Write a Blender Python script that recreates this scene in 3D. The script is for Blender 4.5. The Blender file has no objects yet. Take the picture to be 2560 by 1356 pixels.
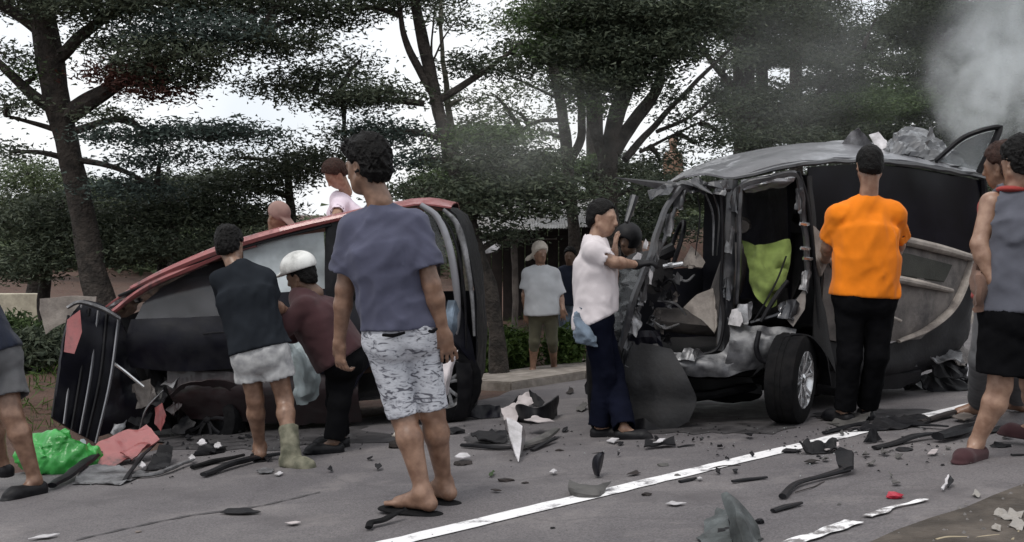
import bpy, bmesh, math, random
import numpy as np
from mathutils import Vector, Matrix, noise
import openvdb

# ------------------------------------------------------------------ camera
F = 2745.0
PIT = math.atan((678 - 560) / F)
CH = 1.30
K = 0.085
DX, DY = .743, .669
S0 = 3.97
sc = bpy.context.scene
C = sc.collection
cam_d = bpy.data.cameras.new('camera')
cam_d.sensor_width = 36.0
cam_d.lens = 36.0 * F / 2560.0
cam_d.clip_end = 2000
cam = bpy.data.objects.new('camera', cam_d)
C.objects.link(cam)
cam.location = (0, 0, CH)
cam.rotation_euler = (math.pi / 2 - PIT, 0, 0)
sc.camera = cam

# ------------------------------------------------------------------ sky, sun, exposure
SUN_EL, SUN_AZ = math.radians(62), math.radians(-20)
w = bpy.data.worlds.new("World")
sc.world = w
w.use_nodes = True
nt = w.node_tree
for n in list(nt.nodes):
    nt.nodes.remove(n)
sky = nt.nodes.new('ShaderNodeTexSky')
sky.sky_type = 'NISHITA'
sky.sun_disc = False
sky.sun_elevation = SUN_EL
sky.sun_rotation = SUN_AZ
sky.dust_density = 4.0
tc = nt.nodes.new('ShaderNodeTexCoord')
cn = nt.nodes.new('ShaderNodeTexNoise')
cn.inputs['Scale'].default_value = 5.0
cn.inputs['Detail'].default_value = 6.0
cr = nt.nodes.new('ShaderNodeValToRGB')
cr.color_ramp.elements[0].position = .3
cr.color_ramp.elements[0].color = (7.6, 8.1, 8.7, 1)
cr.color_ramp.elements[1].position = .62
cr.color_ramp.elements[1].color = (9.4, 9.5, 9.6, 1)
mx = nt.nodes.new('ShaderNodeMix')
mx.data_type = 'RGBA'
mx.inputs['Factor'].default_value = .88
bg = nt.nodes.new('ShaderNodeBackground')
bg.inputs['Strength'].default_value = 0.1
out = nt.nodes.new('ShaderNodeOutputWorld')
nt.links.new(tc.outputs['Generated'], cn.inputs['Vector'])
nt.links.new(cn.outputs['Fac'], cr.inputs['Fac'])
nt.links.new(sky.outputs['Color'], mx.inputs['A'])
nt.links.new(cr.outputs['Color'], mx.inputs['B'])
nt.links.new(mx.outputs['Result'], bg.inputs['Color'])
nt.links.new(bg.outputs['Background'], out.inputs['Surface'])

sd = bpy.data.lights.new('sun', 'SUN')
sd.energy = 1.4
sd.angle = math.radians(18)
sd.color = (1, .96, .9)
sun = bpy.data.objects.new('sun', sd)
C.objects.link(sun)
# light arrives from the front left, high up
sun.rotation_euler = (math.radians(90) - SUN_EL, 0, math.radians(-35))
sc.view_settings.view_transform = 'Standard'
sc.view_settings.look = 'None'
sc.view_settings.gamma = 1
sc.view_settings.exposure = 0.3
sc.cycles.volume_step_rate = 2.0
sc.cycles.volume_max_steps = 128
sc.cycles.max_bounces = 6
sc.cycles.volume_bounces = 3

random.seed(7)
RNG = np.random.default_rng(7)


# ------------------------------------------------------------------ geometry helpers
def ray(px, py):
    u = (px - 1280) / F
    v = -(py - 678) / F
    c, s = math.cos(PIT), math.sin(PIT)
    return (u, c + v * s, v * c - s)


def sco(x, y):
    return -DY * x + DX * y


SK = 8.05      # kerb front (across coordinate)


def smooth(a, b, x):
    t = min(1, max(0, (x - a) / (b - a)))
    return t * t * (3 - 2 * t)


def G(x, y):
    s = sco(x, y)
    z = -K * (min(s, 9.8) - S0)
    if s > 9.8:
        z += .02 * (s - 9.8) + .2 * smooth(9.85, 10.5, s)
        z += 1.35 * smooth(.6, 3, x) * smooth(10.9, 13, s)
        z = min(z, 3.0)
    return z


def gp(px, py, h=0.0):
    """point of the road plane seen at a photo position, lifted by h"""
    d = ray(px, py)
    s_ = -DY * d[0] + DX * d[1]
    t = (-CH + K * S0) / (d[2] + K * s_)
    return Vector((t * d[0], t * d[1], CH + t * d[2] + h))


def at(px, py, Y):
    d = ray(px, py)
    t = Y / d[1]
    return Vector((t * d[0], Y, CH + t * d[2]))


def link(name, me, mat=None, parent=None):
    o = bpy.data.objects.new(name, me)
    C.objects.link(o)
    if mat is not None:
        me.materials.append(mat)
    if parent is not None:
        o.parent = parent
        if parent.parent is None:
            o.matrix_parent_inverse = Matrix.Translation(-Vector(parent.location))
    return o


def thing(name, label, cat, loc, group=None):
    o = bpy.data.objects.new(name, None)
    C.objects.link(o)
    o.location = loc
    o.empty_display_size = .1
    o['label'] = label
    o['category'] = cat
    if group:
        o['group'] = group
    return o


def tag(o, label, cat, group=None, kind=None):
    if label:
        o['label'] = label
    if cat:
        o['category'] = cat
    if group:
        o['group'] = group
    if kind:
        o['kind'] = kind
    return o


def bm_obj(name, bm, mat, parent=None, smooth_=True):
    me = bpy.data.meshes.new(name)
    bm.to_mesh(me)
    bm.free()
    if smooth_:
        me.polygons.foreach_set('use_smooth', [True] * len(me.polygons))
        try:
            me.set_sharp_from_angle(angle=math.radians(40))
        except Exception:
            pass
    return link(name, me, mat, parent)


def np_obj(name, verts, quads, mat, parent=None, smooth_=False):
    me = bpy.data.meshes.new(name)
    verts = np.asarray(verts, np.float32)
    quads = np.asarray(quads, np.int32)
    k = quads.shape[1]
    me.vertices.add(len(verts))
    me.vertices.foreach_set('co', verts.ravel())
    me.loops.add(quads.size)
    me.loops.foreach_set('vertex_index', quads.ravel())
    me.polygons.add(len(quads))
    me.polygons.foreach_set('loop_start', np.arange(0, quads.size, k, dtype=np.int32))
    me.polygons.foreach_set('loop_total', np.full(len(quads), k, np.int32))
    if smooth_:
        me.polygons.foreach_set('use_smooth', np.ones(len(quads), bool))
    me.update(calc_edges=True)
    return link(name, me, mat, parent)


def catmull(pts, n):
    """n points along a smooth curve through pts (each a sequence of numbers)"""
    P = np.array([list(p) for p in pts], float)
    if len(P) == 2:
        t = np.linspace(0, 1, n)[:, None]
        return P[0] * (1 - t) + P[1] * t
    ext = np.vstack([2 * P[0] - P[1], P, 2 * P[-1] - P[-2]])
    seg = np.linalg.norm(np.diff(P, axis=0), axis=1)
    cum = np.concatenate([[0], np.cumsum(seg)])
    res = []
    for s in np.linspace(0, cum[-1], n):
        i = min(len(seg) - 1, max(0, int(np.searchsorted(cum, s, side='right') - 1)))
        t = (s - cum[i]) / max(seg[i], 1e-9)
        p0, p1, p2, p3 = ext[i], ext[i + 1], ext[i + 2], ext[i + 3]
        res.append(.5 * ((2 * p1) + (-p0 + p2) * t + (2 * p0 - 5 * p1 + 4 * p2 - p3) * t * t + (-p0 + 3 * p1 - 3 * p2 + p3) * t ** 3))
    return np.array(res)


def nz(v, sc_, seed):
    return noise.noise(Vector((v[0] * sc_ + seed * 7.3, v[1] * sc_ + seed * 3.1, v[2] * sc_ - seed * 5.7)))


def ridge(v, sc_, seed):
    return 1 - 2 * abs(nz(v, sc_, seed))


def tube_geo(bm, pts, radii, n=8, flat=1.0, m=None, up=None):
    """sweep a circle (or ellipse squashed along up) along a smooth path"""
    m = m or max(3, len(pts) * 4)
    P = catmull([tuple(p) for p in pts], m)
    R = np.interp(np.linspace(0, 1, m), np.linspace(0, 1, len(radii)), radii)
    rings = []
    prev = None
    for i in range(m):
        t = Vector(P[min(i + 1, m - 1)] - P[max(i - 1, 0)])
        t.normalize()
        if prev is None:
            ref = Vector(up) if up is not None else (Vector((0, 0, 1)) if abs(t.z) < .9 else Vector((1, 0, 0)))
            a = (ref - t * ref.dot(t)).normalized()
        else:
            a = (prev - t * prev.dot(t)).normalized()
        prev = a
        b = t.cross(a)
        ring = []
        for k in range(n):
            th = 2 * math.pi * k / n
            ring.append(bm.verts.new(Vector(P[i]) + (a * math.cos(th) * flat + b * math.sin(th)) * R[i]))
        rings.append(ring)
    for i in range(m - 1):
        for k in range(n):
            bm.faces.new((rings[i][k], rings[i][(k + 1) % n], rings[i + 1][(k + 1) % n], rings[i + 1][k]))
    bm.faces.new(rings[0][::-1])
    bm.faces.new(rings[-1])
    return rings


def tube(name, pts, radii, mat, parent=None, n=8, flat=1.0, m=None, up=None, crumple=0, seed=1):
    bm = bmesh.new()
    tube_geo(bm, pts, radii, n, flat, m, up)
    if crumple:
        for v in bm.verts:
            v.co += Vector((nz(v.co, 6, seed), nz(v.co, 6, seed + 1), nz(v.co, 6, seed + 2))) * crumple
    return bm_obj(name, bm, mat, parent)


def loft(name, rows, mat, parent=None, nu=16, nv=8, crumple=0.0, freq=4.0, thick=.012, seed=1, sharp=False):
    """sheet through several polylines (rows), crumpled, with a real thickness"""
    R = [catmull([tuple(p) for p in r], nu) for r in rows]
    grid = np.array([catmull([R[j][i] for j in range(len(R))], nv) for i in range(nu)])
    bm = bmesh.new()
    V = [[bm.verts.new(grid[i, j]) for j in range(nv)] for i in range(nu)]
    for i in range(nu - 1):
        for j in range(nv - 1):
            bm.faces.new((V[i][j], V[i + 1][j], V[i + 1][j + 1], V[i][j + 1]))
    bm.normal_update()
    if crumple:
        for v in bm.verts:
            a = ridge(v.co, freq, seed) * .6 + nz(v.co, freq * 2.3, seed + 9) * .6
            v.co += v.normal * a * crumple
            v.co += Vector((nz(v.co, freq, seed + 3), nz(v.co, freq, seed + 4), nz(v.co, freq, seed + 5))) * crumple * .5
    bmesh.ops.recalc_face_normals(bm, faces=bm.faces)
    bmesh.ops.solidify(bm, geom=bm.faces[:], thickness=thick)
    return bm_obj(name, bm, mat, parent, not sharp)


def plate(name, pts, mat, parent=None, thick=.006, crumple=.01, cuts=2, jag=0.0, freq=9.0, seed=1, floor=False):
    """irregular broken plate from an outline of 3-D points"""
    bm = bmesh.new()
    P = []
    n = len(pts)
    for i in range(n):
        a, b = Vector(pts[i]), Vector(pts[(i + 1) % n])
        P.append(a)
        if jag:
            L = (b - a).length
            for t in (.33, .66):
                P.append(a.lerp(b, t) + Vector((nz(a * 3 + b, 5, seed + t), nz(b * 3 + a, 5, seed + 4 + t), nz(a + b, 7, seed + 8 + t) * .5)) * jag * L)
    f = bm.faces.new([bm.verts.new(p) for p in P])
    bmesh.ops.triangulate(bm, faces=[f])
    if cuts:
        bmesh.ops.subdivide_edges(bm, edges=bm.edges[:], cuts=cuts, use_grid_fill=True)
    bm.normal_update()
    for v in bm.verts:
        v.co += v.normal * (ridge(v.co, freq, seed) * .7 + nz(v.co, freq * 2, seed + 2) * .5) * crumple
    bmesh.ops.solidify(bm, geom=bm.faces[:], thickness=thick)
    if floor:
        for v in bm.verts:
            g = G(v.co.x, v.co.y) + .007
            if v.co.z < g:
                v.co.z = g
    return bm_obj(name, bm, mat, parent)


# ------------------------------------------------------------------ materials
MATS = {}


def M(name, col, rough=.6, var=.2, scale=12, bump=.15, bscale=60, metal=0, coat=0, trans=0, col2=None, dirt=None, dirtamt=.4,
      dscale=5, spec=.5, sheen=0, bdist=.01):
    if name in MATS:
        return MATS[name]
    m = bpy.data.materials.new(name)
    m.use_nodes = True
    t = m.node_tree
    b = t.nodes['Principled BSDF']
    b.inputs['Roughness'].default_value = rough
    b.inputs['Metallic'].default_value = metal
    b.inputs['Coat Weight'].default_value = coat
    b.inputs['Transmission Weight'].default_value = trans
    b.inputs['Specular IOR Level'].default_value = spec
    b.inputs['Sheen Weight'].default_value = sheen
    tcn = t.nodes.new('ShaderNodeTexCoord')
    n1 = t.nodes.new('ShaderNodeTexNoise')
    n1.inputs['Scale'].default_value = scale
    n1.inputs['Detail'].default_value = 5
    t.links.new(tcn.outputs['Object'], n1.inputs['Vector'])
    r = t.nodes.new('ShaderNodeValToRGB')
    c2 = col2 or tuple(min(1, c * (1 + var)) for c in col)
    c1 = col if col2 else tuple(c * (1 - var) for c in col)
    r.color_ramp.elements[0].position = .35
    r.color_ramp.elements[1].position = .65
    r.color_ramp.elements[0].color = (*c1, 1)
    r.color_ramp.elements[1].color = (*c2, 1)
    t.links.new(n1.outputs['Fac'], r.inputs['Fac'])
    last = r.outputs['Color']
    if dirt:
        n2 = t.nodes.new('ShaderNodeTexNoise')
        n2.inputs['Scale'].default_value = dscale
        n2.inputs['Detail'].default_value = 8
        n2.inputs['Roughness'].default_value = .7
        t.links.new(tcn.outputs['Object'], n2.inputs['Vector'])
        r2 = t.nodes.new('ShaderNodeValToRGB')
        r2.color_ramp.elements[0].position = .5 - dirtamt * .25
        r2.color_ramp.elements[1].position = .75 - dirtamt * .2
        r2.color_ramp.elements[0].color = (0, 0, 0, 1)
        r2.color_ramp.elements[1].color = (1, 1, 1, 1)
        t.links.new(n2.outputs['Fac'], r2.inputs['Fac'])
        mxx = t.nodes.new('ShaderNodeMix')
        mxx.data_type = 'RGBA'
        t.links.new(r2.outputs['Color'], mxx.inputs['Factor'])
        t.links.new(last, mxx.inputs['A'])
        mxx.inputs['B'].default_value = (*dirt, 1)
        last = mxx.outputs['Result']
        rr = t.nodes.new('ShaderNodeMapRange')
        rr.inputs['To Min'].default_value = rough
        rr.inputs['To Max'].default_value = min(1, rough + .35)
        t.links.new(r2.outputs['Color'], rr.inputs['Value'])
        t.links.new(rr.outputs['Result'], b.inputs['Roughness'])
    t.links.new(last, b.inputs['Base Color'])
    if bump:
        n3 = t.nodes.new('ShaderNodeTexNoise')
        n3.inputs['Scale'].default_value = bscale
        n3.inputs['Detail'].default_value = 4
        t.links.new(tcn.outputs['Object'], n3.inputs['Vector'])
        bp = t.nodes.new('ShaderNodeBump')
        bp.inputs['Strength'].default_value = bump
        bp.inputs['Distance'].default_value = bdist
        t.links.new(n3.outputs['Fac'], bp.inputs['Height'])
        t.links.new(bp.outputs['Normal'], b.inputs['Normal'])
    MATS[name] = m
    return m


def asphalt():
    m = bpy.data.materials.new('asphalt')
    m.use_nodes = True
    t = m.node_tree
    L = t.links.new
    b = t.nodes['Principled BSDF']
    b.inputs['Roughness'].default_value = .78
    b.inputs['Specular IOR Level'].default_value = .35
    tcn = t.nodes.new('ShaderNodeTexCoord')

    def nse(s, d=6, rg=.6):
        n_ = t.nodes.new('ShaderNodeTexNoise')
        n_.inputs['Scale'].default_value = s
        n_.inputs['Detail'].default_value = d
        n_.inputs['Roughness'].default_value = rg
        L(tcn.outputs['Object'], n_.inputs['Vector'])
        return n_

    def ramp(src, p0, c0, p1, c1):
        r = t.nodes.new('ShaderNodeValToRGB')
        r.color_ramp.elements[0].position = p0
        r.color_ramp.elements[1].position = p1
        r.color_ramp.elements[0].color = (*c0, 1)
        r.color_ramp.elements[1].color = (*c1, 1)
        L(src, r.inputs['Fac'])
        return r.outputs['Color']

    def mix(f, a, bb, mode='MIX'):
        x = t.nodes.new('ShaderNodeMix')
        x.data_type = 'RGBA'
        x.blend_type = mode
        if isinstance(f, float):
            x.inputs['Factor'].default_value = f
        else:
            L(f, x.inputs['Factor'])
        L(a, x.inputs['A'])
        L(bb, x.inputs['B'])
        return x.outputs['Result']
    big = ramp(nse(.55, 5).outputs['Fac'], .35, (.102, .094, .1), .68, (.18, .166, .168))
    fine = ramp(nse(95, 5, .85).outputs['Fac'], .32, (.35, .35, .35), .68, (1.45, 1.45, 1.45))
    col = mix(1.0, big, fine, 'MULTIPLY')
    dust = ramp(nse(1.7, 9, .75).outputs['Fac'], .52, (0, 0, 0), .72, (.55, .55, .55))
    dcol = t.nodes.new('ShaderNodeRGB')
    dcol.outputs[0].default_value = (.27, .246, .238, 1)
    col = mix(dust, col, dcol.outputs[0])
    stain_shade = ramp(nse(1.15, 6, .6).outputs['Fac'], .54, (0, 0, 0), .68, (.8, .8, .8))
    scol = t.nodes.new('ShaderNodeRGB')
    scol.outputs[0].default_value = (.075, .068, .072, 1)
    col = mix(stain_shade, col, scol.outputs[0])
    # fine cracks
    v = t.nodes.new('ShaderNodeTexVoronoi')
    v.feature = 'DISTANCE_TO_EDGE'
    v.inputs['Scale'].default_value = 1.1
    wn = nse(2.5, 6)
    mp = t.nodes.new('ShaderNodeMix')
    mp.data_type = 'RGBA'
    mp.inputs['Factor'].default_value = .22
    L(tcn.outputs['Object'], mp.inputs['A'])
    L(wn.outputs['Color'], mp.inputs['B'])
    L(mp.outputs['Result'], v.inputs['Vector'])
    ck = ramp(v.outputs['Distance'], .0, (.5, .5, .5), .009, (0, 0, 0))
    col = mix(ck, col, scol.outputs[0])
    L(col, b.inputs['Base Color'])
    bp = t.nodes.new('ShaderNodeBump')
    bp.inputs['Strength'].default_value = .5
    bp.inputs['Distance'].default_value = .006
    L(nse(160, 4, .7).outputs['Fac'], bp.inputs['Height'])
    L(bp.outputs['Normal'], b.inputs['Normal'])
    return m


def paint_line():
    m = bpy.data.materials.new('worn_road_paint')
    m.use_nodes = True
    t = m.node_tree
    L = t.links.new
    b = t.nodes['Principled BSDF']
    b.inputs['Roughness'].default_value = .6
    tcn = t.nodes.new('ShaderNodeTexCoord')
    n1 = t.nodes.new('ShaderNodeTexNoise')
    n1.inputs['Scale'].default_value = 9
    n1.inputs['Detail'].default_value = 10
    n1.inputs['Roughness'].default_value = .75
    L(tcn.outputs['Object'], n1.inputs['Vector'])
    r = t.nodes.new('ShaderNodeValToRGB')
    r.color_ramp.elements[0].position = .37
    r.color_ramp.elements[1].position = .47
    r.color_ramp.elements[0].color = (.2, .19, .2, 1)
    r.color_ramp.elements[1].color = (.8, .79, .8, 1)
    L(n1.outputs['Fac'], r.inputs['Fac'])
    L(r.outputs['Color'], b.inputs['Base Color'])
    return m


def leaf_mat(name, col, col2):
    m = bpy.data.materials.new(name)
    m.use_nodes = True
    t = m.node_tree
    L = t.links.new
    b = t.nodes['Principled BSDF']
    b.inputs['Roughness'].default_value = .6
    b.inputs['Specular IOR Level'].default_value = .25
    g = t.nodes.new('ShaderNodeNewGeometry')
    r = t.nodes.new('ShaderNodeValToRGB')
    r.color_ramp.elements[0].color = (*col, 1)
    r.color_ramp.elements[1].color = (*col2, 1)
    L(g.outputs['Random Per Island'], r.inputs['Fac'])
    L(r.outputs['Color'], b.inputs['Base Color'])
    tr = t.nodes.new('ShaderNodeBsdfTranslucent')
    L(r.outputs['Color'], tr.inputs['Color'])
    mxs = t.nodes.new('ShaderNodeMixShader')
    mxs.inputs['Fac'].default_value = .2
    L(b.outputs['BSDF'], mxs.inputs[1])
    L(tr.outputs['BSDF'], mxs.inputs[2])
    L(mxs.outputs['Shader'], t.nodes['Material Output'].inputs['Surface'])
    return m


def cloth_print():
    """pale grey shorts with scattered dark leaf print"""
    m = bpy.data.materials.new('leaf_print_cotton')
    m.use_nodes = True
    t = m.node_tree
    L = t.links.new
    b = t.nodes['Principled BSDF']
    b.inputs['Roughness'].default_value = .9
    b.inputs['Specular IOR Level'].default_value = .2
    tcn = t.nodes.new('ShaderNodeTexCoord')
    mp = t.nodes.new('ShaderNodeMapping')
    mp.inputs['Rotation'].default_value = (.5, .9, .4)
    mp.inputs['Scale'].default_value = (1, 1, 2.6)
    L(tcn.outputs['Object'], mp.inputs['Vector'])
    n1 = t.nodes.new('ShaderNodeTexNoise')
    n1.inputs['Scale'].default_value = 17
    n1.inputs['Detail'].default_value = 3
    n1.inputs['Distortion'].default_value = 1.6
    L(mp.outputs['Vector'], n1.inputs['Vector'])
    r = t.nodes.new('ShaderNodeValToRGB')
    e = r.color_ramp.elements
    e[0].position = .36
    e[0].color = (.1, .1, .12, 1)
    e[1].position = .47
    e[1].color = (.43, .44, .48, 1)
    x = e.new(.6)
    x.color = (.5, .51, .55, 1)
    x = e.new(.7)
    x.color = (.3, .3, .34, 1)
    L(n1.outputs['Fac'], r.inputs['Fac'])
    L(r.outputs['Color'], b.inputs['Base Color'])
    n2 = t.nodes.new('ShaderNodeTexNoise')
    n2.inputs['Scale'].default_value = 260
    L(tcn.outputs['Object'], n2.inputs['Vector'])
    bp = t.nodes.new('ShaderNodeBump')
    bp.inputs['Strength'].default_value = .25
    bp.inputs['Distance'].default_value = .004
    L(n2.outputs['Fac'], bp.inputs['Height'])
    L(bp.outputs['Normal'], b.inputs['Normal'])
    return m


def cloth(name, col, var=.12, **k):
    m = M(name, col, rough=.92, var=var, scale=7, bump=.3, bscale=240, spec=.15 if max(col) > .03 else .04, sheen=.08 if max(col) > .03 else 0, bdist=.003, **k)
    return folds(m)


def folds(m):
    """adds soft creases, longer than wide, below the weave"""
    t = m.node_tree
    bs = t.nodes['Principled BSDF']
    old = bs.inputs['Normal'].links[0].from_node
    tcn = t.nodes.new('ShaderNodeTexCoord')
    mp = t.nodes.new('ShaderNodeMapping')
    mp.inputs['Scale'].default_value = (1.0, 1.0, .42)
    mp.inputs['Rotation'].default_value = (.25, .35, .0)
    t.links.new(tcn.outputs['Object'], mp.inputs['Vector'])
    n = t.nodes.new('ShaderNodeTexNoise')
    n.noise_type = 'RIDGED_MULTIFRACTAL'
    n.inputs['Scale'].default_value = 7.5
    n.inputs['Detail'].default_value = 2.5
    n.inputs['Distortion'].default_value = .5
    t.links.new(mp.outputs['Vector'], n.inputs['Vector'])
    bp = t.nodes.new('ShaderNodeBump')
    bp.inputs['Strength'].default_value = .5
    bp.inputs['Distance'].default_value = .012
    t.links.new(n.outputs['Fac'], bp.inputs['Height'])
    t.links.new(bp.outputs['Normal'], old.inputs['Normal'])
    return m


ASPH = asphalt()
LINE = paint_line()
DIRT = M('brown_dirt', (.115, .058, .043), .95, .45, 5, .7, 30, dirt=(.04, .034, .024), bdist=.03)
SHOULDER = M('gravelly_shoulder', (.085, .07, .058), .95, .4, 6, .8, 45, dirt=(.035, .027, .02), dirtamt=.65, dscale=2.2, bdist=.02)
CONC = M('pale_concrete', (.27, .24, .215), .9, .22, 6, .5, 50, dirt=(.14, .12, .1), dirtamt=.4)
BARK = M('dark_bark', (.032, .026, .022), .95, .5, 9, 1.0, 26, bdist=.03)
BARKP = M('pale_bark', (.14, .13, .105), .95, .4, 9, .8, 26, bdist=.03)
LEAF_D = leaf_mat('dark_leaf', (.03, .043, .029), (.095, .112, .072))
LEAF_B = leaf_mat('bluish_dark_leaf', (.028, .044, .04), (.08, .108, .092))
LEAF_G = leaf_mat('green_leaf', (.04, .068, .026), (.1, .145, .06))
LEAF_P = leaf_mat('pale_leaf', (.06, .085, .045), (.15, .185, .1))
LEAF_R = leaf_mat('reddish_leaf', (.045, .016, .013), (.085, .035, .026))
GRASS = leaf_mat('grass_blade', (.03, .06, .012), (.09, .14, .035))
SKIN = M('brown_skin', (.15, .08, .052), .42, .12, 22, .12, 150, col2=(.255, .15, .102), bdist=.003)
SKIN_L = M('light_brown_skin', (.235, .132, .09), .42, .12, 22, .12, 150, col2=(.36, .225, .16), bdist=.003)
SKIN_D = M('dark_brown_skin', (.13, .075, .05), .5, .12, 14, .12, 150, bdist=.003)
HAIR = M('black_hair', (.005, .0045, .0045), .6, .3, 60, .6, 130, bdist=.01, spec=.15)
HAIR_B = M('brown_hair', (.035, .018, .014), .6, .3, 60, .6, 130, bdist=.01, spec=.15)
SLATE = cloth('slate_blue_cotton', (.075, .078, .118), .12)
SLATE2 = cloth('slate_grey_cotton', (.095, .098, .12), .12)
DARKTEE = cloth('charcoal_cotton', (.018, .021, .026), .15)
NAVYTEE = cloth('navy_cotton', (.014, .018, .032), .15)
MAROON = cloth('dark_maroon_cotton', (.052, .024, .027), .15)
BLACKC = cloth('black_cotton', (.006, .006, .007), .2)
ORANGE = cloth('orange_cotton', (.76, .2, .01), .08)
WHITEC = cloth('white_cotton', (.62, .57, .585), .06)
GREYWHITE = cloth('pale_grey_cotton', (.42, .43, .45), .08)
PINKW = cloth('pinkish_white_cotton', (.7, .6, .68), .08)
OLIVE = cloth('olive_cotton', (.085, .08, .055), .2)
NAVYT = cloth('dark_navy_cotton', (.005, .006, .013), .2)
GREYT = cloth('grey_cotton', (.1, .1, .105), .2)
DENIM = cloth('faded_denim', (.13, .165, .21), .5)
REDC = cloth('dull_red_cotton', (.3, .045, .04), .15)
CREAM = cloth('cream_cotton', (.55, .5, .44), .15)
PINKCAP = cloth('dusty_pink_cotton', (.26, .17, .15), .15)
PALESH = M('mottled_pale_cotton', (.5, .5, .5), .92, .2, 16, .3, 240, col2=(.27, .27, .28), spec=.15, bdist=.003)
PRINT = folds(cloth_print())
RUBBER = M('black_rubber', (.006, .006, .007), .8, .3, 20, .3, 50, dirt=(.014, .013, .013), dirtamt=.2, spec=.12)
BLKPL = M('black_plastic', (.008, .008, .01), .45, .3, 10, .2, 40, dirt=(.018, .017, .018), dirtamt=.25, spec=.2)
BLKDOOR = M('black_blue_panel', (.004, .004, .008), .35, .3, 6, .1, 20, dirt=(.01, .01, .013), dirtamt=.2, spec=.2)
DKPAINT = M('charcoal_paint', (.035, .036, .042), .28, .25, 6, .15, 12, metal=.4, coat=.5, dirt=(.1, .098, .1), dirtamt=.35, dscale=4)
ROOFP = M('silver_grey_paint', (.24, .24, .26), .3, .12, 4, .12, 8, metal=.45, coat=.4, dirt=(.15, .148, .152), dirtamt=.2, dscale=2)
BAREM = M('scraped_steel', (.27, .27, .28), .4, .4, 9, .4, 25, metal=.6, dirt=(.05, .048, .05), dirtamt=.4, dscale=6)
SCRAPED = M('scraped_charcoal_panel', (.085, .085, .092), .4, .35, 7, .3, 22, metal=.4, dirt=(.24, .24, .245), dirtamt=.3, dscale=8)
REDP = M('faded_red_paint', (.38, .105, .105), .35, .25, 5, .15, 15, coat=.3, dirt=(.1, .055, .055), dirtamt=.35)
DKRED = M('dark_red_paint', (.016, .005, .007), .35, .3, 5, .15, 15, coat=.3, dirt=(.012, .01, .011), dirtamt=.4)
BEIGE = M('beige_trim', (.3, .265, .235), .6, .15, 8, .3, 90, dirt=(.14, .12, .11), dirtamt=.3)
GREYTRIM = M('taupe_trim', (.15, .132, .122), .6, .2, 8, .3, 90, dirt=(.06, .055, .055), dirtamt=.35)
SEATD = M('dark_seat_fabric', (.009, .008, .009), .85, .3, 12, .4, 120)
WHITEPL = M('white_plastic', (.58, .56, .58), .45, .15, 9, .2, 30, dirt=(.26, .25, .25), dirtamt=.35)
CHROME = M('alloy_metal', (.62, .62, .63), .25, .1, 10, .1, 30, metal=.9)
GREENP = M('green_plastic_film', (.02, .22, .03), .3, .35, 6, .5, 26, col2=(.06, .38, .08))
LIME = cloth('lime_green_cloth', (.165, .215, .062), .4)
MUD = M('muddy_boot_rubber', (.075, .075, .05), .8, .4, 14, .5, 40, col2=(.19, .18, .13))
REDPL = M('red_plastic', (.32, .012, .03), .35, .15, 10, .1, 30)
TEALPL = M('teal_grey_plastic', (.07, .08, .082), .5, .35, 8, .3, 30, dirt=(.025, .028, .028))
BUCKET = M('grey_brown_plastic', (.055, .052, .05), .6, .3, 9, .3, 40, dirt=(.11, .105, .1))
CARD = M('pale_cardboard', (.4, .36, .36), .8, .2, 9, .3, 40)
SHEDROOF = M('weathered_roof_sheet', (.3, .3, .3), .7, .2, 3, .2, 20, dirt=(.16, .15, .14))
SHEDW = M('dark_timber', (.014, .009, .008), .85, .4, 8, .5, 30)
WOOD = M('weathered_timber', (.13, .11, .1), .85, .4, 8, .6, 30)
PLASTER = M('pale_plaster', (.5, .46, .36), .85, .15, 3, .2, 30, dirt=(.28, .25, .2))
TARP = M('cloudy_plastic_film', (.3, .35, .36), .3, .3, 5, .4, 14, trans=.15)
HELMET = M('scuffed_white_shell', (.68, .68, .66), .35, .08, 8, .1, 30, dirt=(.3, .3, .29), dirtamt=.25, dscale=9)
STRAW = M('pale_straw', (.3, .25, .17), .8, .3, 9, .2, 30)


def glass_mat(name, col, rough, alpha, spec=.6):
    m = bpy.data.materials.new(name)
    m.use_nodes = True
    t = m.node_tree
    b = t.nodes['Principled BSDF']
    b.inputs['Base Color'].default_value = (*col, 1)
    b.inputs['Roughness'].default_value = rough
    b.inputs['Specular IOR Level'].default_value = spec
    tcn = t.nodes.new('ShaderNodeTexCoord')
    n1 = t.nodes.new('ShaderNodeTexNoise')
    n1.inputs['Scale'].default_value = 3
    n1.inputs['Detail'].default_value = 7
    t.links.new(tcn.outputs['Object'], n1.inputs['Vector'])
    rp = t.nodes.new('ShaderNodeValToRGB')
    rp.color_ramp.elements[0].position = .35
    rp.color_ramp.elements[1].position = .7
    rp.color_ramp.elements[0].color = (*[c_ * .6 for c_ in col], 1)
    rp.color_ramp.elements[1].color = (*[min(1, c_ * 1.5) for c_ in col], 1)
    t.links.new(n1.outputs['Fac'], rp.inputs['Fac'])
    t.links.new(rp.outputs['Color'], b.inputs['Base Color'])
    mr = t.nodes.new('ShaderNodeMapRange')
    mr.inputs['From Min'].default_value = .3
    mr.inputs['From Max'].default_value = .7
    mr.inputs['To Min'].default_value = max(0, alpha - .12)
    mr.inputs['To Max'].default_value = min(1, alpha + .1)
    t.links.new(n1.outputs['Fac'], mr.inputs['Value'])
    t.links.new(mr.outputs['Result'], b.inputs['Alpha'])
    return m


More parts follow.
